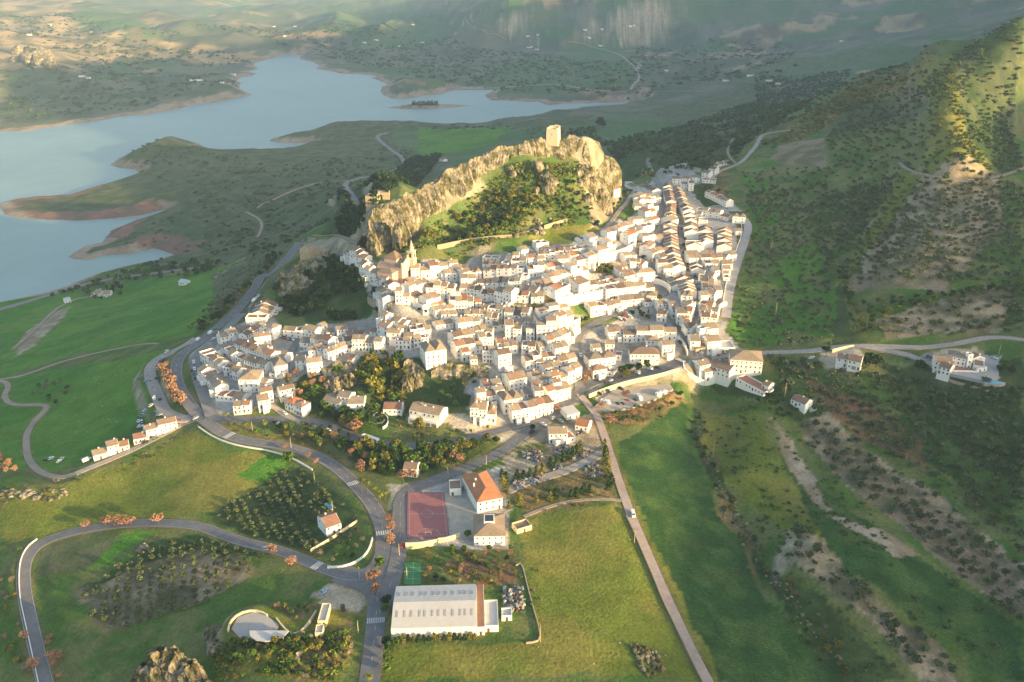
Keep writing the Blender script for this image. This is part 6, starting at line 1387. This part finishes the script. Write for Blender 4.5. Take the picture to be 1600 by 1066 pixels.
# olives -------------------------------------------------
def grid_px(s, step, jit, seed, rot=0.):
    P = hit(*poly(s).T)[:, :2]; lo, hi = P.min(0)-10, P.max(0)+10; r = np.random.default_rng(seed); c = (lo+hi)/2; R_ = np.hypot(*(hi-lo))/2; a = np.arange(-R_, R_, step); X, Y = np.meshgrid(a, a); X = X.ravel(); Y = Y.ravel(); ca, sa = math.cos(rot), math.sin(rot)
    q = np.stack([c[0]+X*ca-Y*sa, c[1]+X*sa+Y*ca], 1)+r.normal(size=(len(X), 2))*jit; return q[inpoly(P, q[:, 0], q[:, 1])]
GROVES = [("118 930;230 860;345 842;415 856;395 895;330 940;200 990;150 975", 5.0, .25, 3.1, 'in the lower left grove inside the loop road', .35), ("352 792;440 737;475 735;540 790;520 810;490 815;500 845;480 862;430 850;350 812;330 810", 4.5, .25, 2.9, 'in the green grove inside the main road bend', .5),
 ("1230 625;1275 620;1330 680;1400 740;1480 780;1600 880;1600 960;1530 920;1440 850;1380 800;1320 760;1260 700", 6.6, 1.6, 4, 'on the pale slope right of the dry field', .6), ("1200 562;1260 560;1290 580;1420 580;1470 610;1600 610;1600 870;1500 780;1400 720;1330 660;1220 610", 5.6, 1.3, 4.2, 'on the green slope below the hotel', .2),
 ("1225 815;1260 820;1330 900;1400 960;1480 1020;1500 1066;1440 1066;1380 990;1300 930;1235 870", 6.6, 1.8, 3.6, 'along the pale ridge at the bottom right', .1), ("1480 870;1600 960;1600 990;1560 950;1500 900", 6.4, 1.6, 3.6, 'at the lower right edge of the photo', .4),
 ("1360 500;1430 478;1540 450;1600 450;1600 520;1450 527;1370 530", 7, 1.3, 3.8, 'on the bare soil above the hill road', .2), ("1330 290;1420 275;1560 275;1600 300;1600 440;1500 440;1340 450;1310 440;1320 390", 6.8, 1.4, 4, 'on the pale middle slope of the right hill', .3), ("1250 330;1290 300;1400 270;1380 330;1310 390;1290 420", 7, 1.8, 4, 'x', .2),
 ("1410 115;1462 105;1468 200;1440 255;1300 262;1290 215;1340 150", 8, 2, 4, 'x', .2), ("1150 380;1170 300;1230 290;1290 420;1310 540;1150 535;1140 480", 7, 2.2, 3.4, 'x', .1), ("1160 270;1230 262;1260 300;1260 350;1190 340;1170 320", 10, 3, 3.4, 'x', .1)]
OP = []; OI = []
for i, (s, st, j, h, lb, ro) in enumerate(GROVES): q = grid_px(s, st, j, 70+i, ro); OP.append(q); OI += [i]*len(q)
OP = np.concatenate(OP); OI = np.array(OI); ok = houseclear(OP, 2.5, 1.5) & visible(OP); r = np.random.default_rng(77); ok &= r.random(len(OP)) > .08; OP = OP[ok]; OI = OI[ok]
OH = np.array([GROVES[i][3] for i in OI])*r.uniform(.7, 1.25, len(OP)); key = -OH/np.hypot(OP[:, 0], OP[:, 1]); od = np.argsort(key); named = [k for k in od if GROVES[OI[k]][4] != 'x'][:298]; ns = set(named)
for k in named: plant('olive_tree', OP[k, 0], OP[k, 1], OH[k], 'round grey-green olive tree '+GROVES[OI[k]][4], 'olive trees '+GROVES[OI[k]][4], wid=1.15)
ro_ = np.array([k for k in range(len(OP)) if k not in ns]); merge_stuff('olive_grove', 'grey-green olive trees dotted over the right hillside', 'olive grove', 'o', 'olive', 40, ['olive', 'olive', 'bush'], OP[ro_], OH[ro_], 1.15)
# woods --------------------------------------------------
def wood(polys, mind, seed):
    out = []
    for i, s in enumerate(polys): out.append(inpx(s, 4000, seed+i, mind))
    return np.concatenate(out)
def scatter_named(keys, s, n, hlo, hhi, lab, grpn, seed, mind=4, wid=1., clear=1.5, cat='tree'):
    p = inpx(s, n*3, seed, mind); p = p[houseclear(p, clear) & visible(p)][:n]; rr = random.Random(seed)
    for x, y in p: k = rr.choice(keys); plant(k, x, y, rr.uniform(hlo, hhi), lab[k], grpn+KN[k], cat, wid)
    return len(p)
KN = {'broadleaf_tree': ', green trees', 'golden_tree': ', golden trees', 'bare_tree': ', orange bare trees', 'grey_bare_tree': ', grey bare trees', 'conifer': ', conifers', 'pine_tree': ', pines', 'shrub': ', shrubs', 'olive_tree': ', olives'}
ADJ = {'broadleaf_tree': 'green leafy tree ', 'golden_tree': 'golden-leaved tree ', 'bare_tree': 'bare orange-twigged tree ', 'grey_bare_tree': 'grey leafless tree ', 'conifer': 'slender conifer ', 'pine_tree': 'dense dark pine ', 'shrub': 'low shrub ', 'olive_tree': 'olive tree '}
def W_(keys, s, n, lo, hi, where, seed, mind=4, wid=1., clear=1.5): return scatter_named(keys, s, n, lo, hi, {k: ADJ[k]+where for k in keys}, 'trees '+where, seed, mind, wid, clear)
B_, G_, O_, Y_, C_, P_ = 'broadleaf_tree', 'golden_tree', 'bare_tree', 'grey_bare_tree', 'conifer', 'pine_tree'
W_([B_, B_, P_, G_], "540 695;590 702;650 708;700 705;690 735;640 745;600 742;560 720", 34, 5, 9, 'in the park between the two roads', 1, 5)
W_([B_, G_, P_], "655 705;760 690;800 690;790 700;740 722;690 735;660 730", 24, 4, 7, 'in the strip above the lower road', 2, 4)
W_([B_, P_, G_, B_], "480 640;520 632;560 650;590 640;600 665;560 680;520 665", 22, 4, 8, 'in the garden below the grey-roofed villa', 3, 4)
W_([B_, P_, G_, C_], "570 560;625 555;630 600;625 640;580 640;560 600;560 575", 34, 5, 10, 'in the wooded ravine left of the mossy crag', 4, 4)
W_([B_, P_, G_], "662 590;760 592;735 605;730 640;700 650;660 640;655 610", 14, 3, 6, 'on the green bank above the apartments', 5, 5)
W_([B_, G_, O_], "450 592;500 585;508 610;500 640;470 640;450 620", 14, 4, 7, 'left of the yellow rock face', 6, 4)
W_([B_, G_, O_], "440 668;500 680;560 698;600 722;606 742;575 738;540 712;480 692;430 682", 26, 4, 7.5, 'in the strip between upper and main road', 31, 4)
W_([G_, B_], "620 665;700 670;780 666;730 685;650 692", 14, 2, 4, 'on the garden bank below the apartments', 7, 4)
W_([B_, Y_, Y_, P_], "320 520;300 520;330 490;370 460;400 435;420 400;440 400;410 440;385 465;360 495", 70, 4, 8, 'on the bank left of the upper main road', 9, 5)
W_([P_, G_, B_, G_], "665 372;700 340;740 325;790 300;830 310;850 340;800 358;740 372;690 380", 60, 5, 9, 'on the slope under the castle cliff', 10, 4.5)
W_([G_, P_, B_], "838 255;870 262;900 285;915 320;930 350;900 352;850 330;820 285;790 275", 60, 3, 6, 'on the green ledges under the castle', 12, 4)
W_([G_, B_], "958 300;975 300;990 300;960 345;935 365;930 350;955 345", 26, 3, 6, 'on the golden slope beside the rock path', 13, 4)
W_([B_, G_], "430 1005;540 990;545 1020;520 1060;440 1066;340 1066;340 1010", 60, 2, 4.5, 'on the rocky knoll at the bottom', 14, 3)
W_([G_, B_, O_], "425 945;490 940;495 955;460 970;440 960", 10, 2, 3.5, 'beside the viewpoint ramp', 15, 3)
W_([B_, G_, O_], "660 862;800 858;815 905;780 915;665 915", 40, 1.8, 4, 'in the rough garden behind the sports hall', 16, 3.4)
W_([G_, B_, O_], "950 650;985 640;1050 615;1075 622;1020 655;985 672;960 668", 26, 2.5, 4.5, 'on the bank below the gravel car park', 17, 3.6)
W_([C_, P_], "1000 470;990 478;975 484;965 490;1000 495;1020 490", 8, 3, 5, 'in the middle car park', 18, 5)
W_([B_, G_], "900 520;920 500;960 480;990 470;950 480;905 505", 10, 2.5, 4.5, 'on the dry bank above the climbing street', 19, 4)
W_([B_, P_], "1200 600;1240 605;1250 650;1220 655;1190 640;1180 620", 22, 2.5, 4.5, 'on the green slope beside the pool house', 20, 4)
W_([B_, Y_, G_], "1090 640;1105 700;1150 800;1220 900;1300 1000;1340 1060;1300 1060;1240 980;1170 860;1110 760;1082 680", 60, 2, 4.5, 'along the gully right of the dark crop field', 21, 4)
W_([P_, B_], "1310 430;1335 480;1500 460;1600 440;1600 462;1540 455;1400 490;1350 525;1330 525", 60, 4, 6, 'in the dark belt across the right hill', 22, 5)
W_([B_, Y_], "490 845;540 820;560 815;570 850;560 878;530 885;500 870", 16, 2, 4, 'in the wild garden inside the road bend', 23, 4)
W_([B_], "120 455;185 445;205 462;150 470", 16, 5, 8, 'around the far left farm', 24, 5)
W_([B_, Y_], "60 600;110 585;110 620;70 640;45 620", 16, 3, 5, 'on the knoll beside the dirt track', 25, 4)
W_([O_], "0 715;24 722;30 742;0 748", 9, 3.5, 5, 'at the left edge of the photo', 26, 3)
W_([Y_, O_], "48 930;60 960;80 1000;95 1060;80 1062;62 1000;48 960", 14, 3, 4.5, 'inside the left loop road verge', 27, 4)
W_([Y_, G_], "20 900;30 960;45 1020;50 1060;20 1060;0 960;0 900", 9, 3, 4.5, 'outside the left loop road', 28, 6)
W_([G_, P_], "1020 283;1000 262;990 275;1000 280", 5, 6, 10, 'at the top end of the main street', 29, 4)
W_([B_, G_], "1090 300;1120 320;1140 322;1135 300;1105 290", 18, 2.5, 5, 'in the green hollow by the upper avenue', 30, 4)
plant_px('bare_tree', "261 592;264 600;267 608;270 616;274 622;278 630;283 636;258 584", 8.5, 'bare orange-twigged tree on the verge of the left road bend', 'orange bare trees on the left verge', wid=1.1)
plant_px('bare_tree', "556 680", 11, 'biggest bare orange tree, beside the bus', None, wid=1.15, jit=0); plant_px('bare_tree', "714 724", 8.5, 'wide bare pinkish tree by the lower road', None, wid=1.2, jit=0); plant_px('bare_tree', "565 738", 8, 'orange bare tree at the lower tip of the park', None, jit=0)
plant_px('bare_tree', "585 912", 7.5, 'larger orange bare tree on the islet before the road fork', None, wid=1.1, jit=0); plant_px('bare_tree', "586 930", 6, 'smaller orange bare tree on the islet, nearer the crosswalk', None, wid=1.1, jit=0)
plant_px('bare_tree', "165 822;178 821;191 821;205 821;248 819;134 826", 6.2, 'orange bare tree on the top of the loop road', 'orange trees on the loop road', wid=1.3); plant_px('bare_tree', "426 868;455 884;608 815;611 830;610 850;40 1000;86 1035;55 1045", 5.6, 'small orange bare tree on a road verge', 'small orange verge trees', wid=1.2)
plant_px('bare_tree', "948 657;990 650;952 664;913 600;918 592;870 645;978 622;630 752;645 748;940 640", 6.4, 'orange bare tree near the gravel car park', 'orange bare trees by the car park', wid=1.1); plant_px('bare_tree', "445 702;482 716;495 724", 3.4, 'low orange bush along the balustrade', 'orange bushes along the balustrade', wid=1.4)
plant_px('golden_tree', "560 668;550 664;590 590;616 572;640 728;655 672", 8, 'tall golden tree among the gardens', 'tall golden trees', wid=1.05); plant_px('broadleaf_tree', "452 722", 7, 'bright green tree on the inside of the road bend', None, wid=1.2, v=2, jit=0); plant_px('broadleaf_tree', "594 886", 5.5, 'round green tree at the road fork', None, wid=1.2, v=2, jit=0)
plant_px('broadleaf_tree', "1437 578", 7, 'dark round tree left of the hotel', None, wid=1.2, v=1, jit=0); plant_px('broadleaf_tree', "1368 574;1358 572", 8, 'dark tree right of the country villa', 'dark trees by the country villa', wid=1.1, v=1); plant_px('broadleaf_tree', "1560 580;1570 575;1580 585;1290 552", 5, 'dark tree at the edge of the hotel drive', 'trees at the hotel drive', wid=1.2)
plant_px('golden_tree', "730 840", 4.5, 'lone golden conifer beside the classroom block', None, jit=0); plant_px('pine_tree', "1001 500", 9, 'tall narrow cypress in the middle car park', None, wid=.5, jit=0); plant_px('pine_tree', "985 582;997 580;1010 578;975 585", 6.5, 'dark green tree by the road in front of the hipped block', 'roadside trees before the hipped block', wid=1.05); plant_px('golden_tree', "970 586;978 592", 6, 'golden tree by the road in front of the hipped block', 'golden roadside trees')
plant_px('palm_tree', "415 672;446 676;472 688;487 692;500 704;564 764;573 770;584 778;602 782;595 786", 8, 'tall sunlit palm tree beside the main road', 'palms along the main road', 'palm', wid=.95, jit=.12); plant_px('palm_tree', "353 655;362 667;384 671", 5, 'short palm in the bed by the upper junction', 'short palms by the junction', 'palm', wid=1.3); plant_px('palm_tree', "576 1070", 6, 'palm tree at the bottom edge of the road', None, 'palm', wid=1.2, jit=0)
plant_px('street_tree', ';'.join('%.0f %.0f' % (a, b) for a, b in zip(np.linspace(430, 545, 9), [664, 664, 665, 665, 667, 669, 671, 677, 683])), 2.8, 'clipped round tree on the upper road pavement', 'round trees on the upper road', wid=1.1)
plant_px('street_tree', "676 703;692 703;706 700;718 698;731 696;744 693;757 690", 2.8, 'clipped round tree above the lower road', 'round trees above the lower road', wid=1.1)
plant_px('street_tree', ';'.join('%.0f %.0f' % (1057+i*.35+(i > 9)*i*.2, 336+i*7.5) for i in range(14)), 3.2, 'orange tree on the left pavement of the avenue', 'avenue trees, left row', wid=1.05); plant_px('street_tree', ';'.join('%.0f %.0f' % (1069+i*.3+(i > 7)*2, 345+i*8) for i in range(11)), 3.2, 'orange tree on the right pavement of the avenue', 'avenue trees, right row', wid=1.05)
plant_px('conifer', "870 727;880 723;888 718;895 714;860 732;848 738;838 742;828 745;818 748;808 750;900 708;906 704", 6.5, 'slender conifer in the row above the builder yard', 'conifers above the builder yard', wid=1.5); plant_px('conifer', "795 795;812 790;838 786;860 782;868 780;892 778;900 776;912 772;920 770", 6, 'golden conifer in the row below the builder yard', 'conifers below the builder yard', wid=1.6)
plant_px('conifer', "944 705;946 715;948 726;950 738;952 748;954 758;950 766", 7, 'dark conifer in the row left of the straight lane', 'conifers along the straight lane', wid=1.5); plant_px('conifer', "784 745;790 752;786 760;792 768", 6.5, 'conifer beside the orange school roof', 'conifers by the school', wid=1.7)
plant_px('conifer', ';'.join('%.0f %.0f' % (a, 1003-(a-620)*.04) for a in np.linspace(622, 742, 16)), 3.6, 'young golden conifer in the hedge before the sports hall', 'hedge conifers before the sports hall', wid=1.7)
plant_px('broadleaf_tree', "604 1008;608 1020;606 1035;604 1050;620 1012;604 945;602 955", 4.5, 'green tree on the verge below the sports hall corner', 'verge trees by the sports hall', wid=1.1); plant_px('broadleaf_tree', "832 672;895 582;770 605;1035 478;1012 500", 4.6, 'small green tree at a village street corner', 'street corner trees', wid=1.1)
plant_px('golden_tree', "930 420;938 425;946 420;955 425;936 431;948 431", 6, 'golden-green tree in the clump between the upper terraces', 'tree clump between the terraces', wid=1.2)
plant_px('broadleaf_tree', "657 488;664 491;690 489;700 492;712 486;850 517;842 519;806 516;1005 405;1030 470", 4.5, 'green tree in a small village garden', 'trees in village gardens', wid=1.2)
plant_px('golden_tree', "604 584;573 590;620 600;596 606;530 588;560 596", 8, 'golden tree in the shaded ravine', 'golden trees in the ravine', wid=1.0)
print('named plants', NT)
# scrub as stuff -----------------------------------------
def many(polys, dens, seed):
    out = []
    for i, s in enumerate(polys):
        P = hit(*poly(s).T)[:, :2]; a = abs(sum(P[k-1][0]*P[k][1]-P[k][0]*P[k-1][1] for k in range(len(P))))/2; r = np.random.default_rng(seed+i); lo, hi = P.min(0), P.max(0); n = int(a*dens*1.4*min(1, 6e3/(a*dens))); q = lo+(hi-lo)*r.random((int(n*max(1.5, np.prod(hi-lo)/a)), 2)); q = q[inpoly(P, q[:, 0], q[:, 1])][:n]; q = q[fbm(q[:, 0], q[:, 1], 26, 4, 66)+.25*r.random(len(q)) > .56]; out.append(q)
    return np.concatenate(out)
def scr(name, label, cat, polys, dens, seed, kind, n, cols, hlo, hhi, wid=1., road=1., clear=True):
    p = many(polys, dens, seed); p = p[(hgrid(p[:, 0], p[:, 1], SDL) > 5) & (hgrid(p[:, 0], p[:, 1], ROADD) > road)]
    rs_ = np.random.default_rng(seed+9)
    if clear: p = p[houseclear(p, 1., road)]
    p = p[visible(p, 2)]; r = np.random.default_rng(seed+3); merge_stuff(name, label, cat, 'x', kind, n, cols, p, hlo+(hhi-hlo)*1.15*r.random(len(p))**1.8*(.4+1.2*fbm(p[:, 0], p[:, 1], 18, 3, 67)), wid)
scr('scrub', 'dark scrub bushes covering the spurs of the right hill', 'scrub', ["1190 215;1340 115;1470 95;1600 35;1600 270;1480 190;1470 105;1400 130;1300 190;1230 215;1200 250", "1540 40;1600 30;1600 270;1560 270;1490 190", "1205 330;1240 350;1330 520;1310 540;1290 440;1250 370", "1300 262;1440 258;1400 275;1320 385;1290 420;1240 330;1240 262", "1430 270;1470 190;1500 190;1540 270;1470 280"], .02, 200, 'bush', 26, ['bush', 'dark', 'olive', 'green'], 2.2, 4.2, 1.2)
scr('spur_scrub', 'scrub coloured gold for sunlight on the spur of the right hill', 'scrub', ["1436 90;1488 84;1500 150;1512 205;1550 272;1440 276;1450 210;1448 150", "1190 225;1230 195;1300 155;1360 125;1450 98;1440 112;1330 160;1290 200;1240 222"], .05, 215, 'bush', 26, ['gold', 'gold', 'lime', 'bush'], 2., 3.6, 1.2)
scr('hill_wood', 'dark green olive and oak wood on the saddle behind the village', 'wood', ["940 225;1060 200;1200 150;1215 200;1160 235;1140 262;1090 265;1040 285;1025 260;1005 240;960 255", "870 205;930 200;940 222;880 212", "1180 120;1330 110;1240 190;1200 205"], .010, 220, 'olive', 34, ['dark', 'green', 'olive'], 4, 7, 1.2)
scr('gully_scrub', 'low green and grey bushes in the valley right of the fields', 'scrub', ["1100 610;1230 640;1300 740;1420 850;1600 980;1600 1066;1330 1066;1240 930;1190 850;1100 740", "1200 565;1600 610;1600 860;1400 720;1240 620", "1150 540;1200 545;1300 545;1200 560"], .02, 240, 'bush', 24, ['bush', 'green', 'olive', 'light'], 1., 2.4, 1.2)
scr('slope_scrub', 'mixed green and golden bushes on the slopes of the castle rock', 'scrub', ["560 560;640 560;660 600;655 650;600 655;560 620", "340 1066;345 1005;430 1000;545 985;545 1030;520 1066"], .075, 260, 'bush', 26, ['green', 'light', 'gold', 'dark', 'bush'], 1.2, 2.8, 1.3)
scr('castle_slope_bushes', 'bright green and golden bushes all over the slope under the castle cliff', 'bushes', ["622 396;650 382;668 350;712 322;760 290;806 256;835 256;880 256;900 252;925 285;945 348;880 354;845 360;760 376;690 387;655 396", "690 392;760 378;835 366;850 370;760 386;700 398"], .16, 265, 'bush', 26, ['lime', 'light', 'green', 'gold', 'lime'], 1.4, 3.2, 1.3, road=.3)
scr('dark_wood', 'dense dark wood on the shaded left spur and behind the castle rock', 'wood', ["425 445;470 440;520 400;560 410;590 440;598 480;560 500;480 505;440 480", "530 300;560 320;640 250;690 240;660 280;590 320;565 365;540 370;520 345"], .055, 270, 'broad', 60, ['dark', 'green', 'dark', 'dark', 'pine'], 4.5, 9, 1.1)
scr('knoll_bushes', 'yellow-green bushes between the rocks of the bottom knoll', 'bushes', ["335 1066;345 1005;430 1002;545 985;545 1030;520 1066"], .22, 275, 'bush', 30, ['lime', 'light', 'gold', 'green'], .9, 2.2, 1.3)
scr('meadow_bushes', 'low bushes along banks and verges of the near fields', 'bushes', ["660 862;800 858;840 890;842 1000;790 1000;780 915;660 915", "340 664;480 690;560 720;600 745;560 725;440 695", "950 645;1075 618;1085 640;1010 670;965 668", "800 745;940 715;965 780;830 808;800 790", "0 762;120 745;290 672;300 676;150 758;0 790", "300 525;400 440;430 400;395 400;350 450;290 510", "520 860;560 820;575 850;540 884", "1085 610;1100 610;1230 650;1200 655;1120 620", "30 850;60 835;24 890;30 960;60 1066;40 1066;10 960"], .035, 280, 'bush', 24, ['green', 'light', 'gold', 'bush', 'grey'], .8, 1.9, 1.3)
scr('lakeside_trees', 'trees and bushes along the near shore and peninsulas', 'trees', ["60 470;130 445;200 425;260 405;290 415;340 405;360 415;280 435;180 440;80 465"], .012, 300, 'broad', 30, ['dark', 'green'], 5, 9, 1.1, clear=False)
scr('lakeside_scrub', 'dark scrub on the peninsulas behind the village', 'scrub', ["200 235;270 220;400 250;560 250;600 230;700 240;640 262;560 330;480 370;400 400;300 395;180 380;250 340;310 325;300 300;220 270", "500 200;620 195;690 205;820 200;900 215;880 205;780 195;640 196"], .0035, 320, 'bush', 18, ['dark', 'bush', 'olive'], 2.5, 6, 1.3, clear=False)
scr('far_woods', 'dark woods and thickets on the far lakeshore hills', 'wood', ["0 112;120 100;250 110;390 140;200 172;0 192", "60 60;220 70;370 85;400 100;260 105;120 95", "300 40;480 80;600 110;640 120;760 145;900 150;960 155;1000 130;880 90;700 60;500 40", "960 160;1100 130;1250 110;1240 70;1000 60;960 110", "0 20;200 40;300 60;150 62;0 60"], .0011, 340, 'bush', 14, ['dark', 'bush', 'green'], 5, 13, 1.3, clear=False)
p = hit(np.linspace(645, 683, 22), np.full(22, 163.5)+np.array([.5, -.5]*11)); merge_stuff('island_trees', 'small dark conifers on the lake islet', 'trees', 'x', 'cone', 40, ['dark'], p[:, :2], np.full(22, 11.)*np.random.default_rng(4).uniform(.6, 1.2, 22), 1.6)
plant_px('broadleaf_tree', "935 198;942 200;938 196", 17, 'lone group of tall trees in the field behind the castle', 'lone tall trees in the field', wid=1.0, v=1)
groups_ = {}
for o in COL.objects:
    if o.parent is None and o.get('label') and o.get('group'): groups_.setdefault((o['label'], o['group']), []).append(o)
for (lb, gr), os_ in groups_.items():
    if 1 < len(os_) <= 16 and len(lb.split()) <= 13:
        os_.sort(key=lambda o: float(toimg(o.location.x, o.location.y, o.location.z)[0]))
        for i, o in enumerate(os_): o['label'] = lb+', '+(ordw[i] if i < len(os_)-1 or i < 1 else 'last')+' from left'
print('plants done', round(time.time()-T0, 1))
# ------------------------------------------------------------------ the air
print('max z', Z.max())
hz = MB(); hz.box(-8800, 8800, -1500, 15200, -135, 720)
hm = bpy.data.materials.new('haze'); hm.use_nodes = True; N = hm.node_tree; N.nodes.remove(N.nodes['Principled BSDF']); pv = N.nodes.new('ShaderNodeVolumePrincipled')
pv.inputs['Color'].default_value = (.50, .72, 1, 1); pv.inputs['Density'].default_value = HAZE; pv.inputs['Anisotropy'].default_value = 0.; N.links.new(pv.outputs[0], N.nodes['Material Output'].inputs['Volume'])
ho = hz.obj('haze', hm); tag(ho, kind='stuff'); ho.display_type = 'WIRE'
print('total', round(time.time()-T0, 1), 'objects', len(bpy.data.objects))
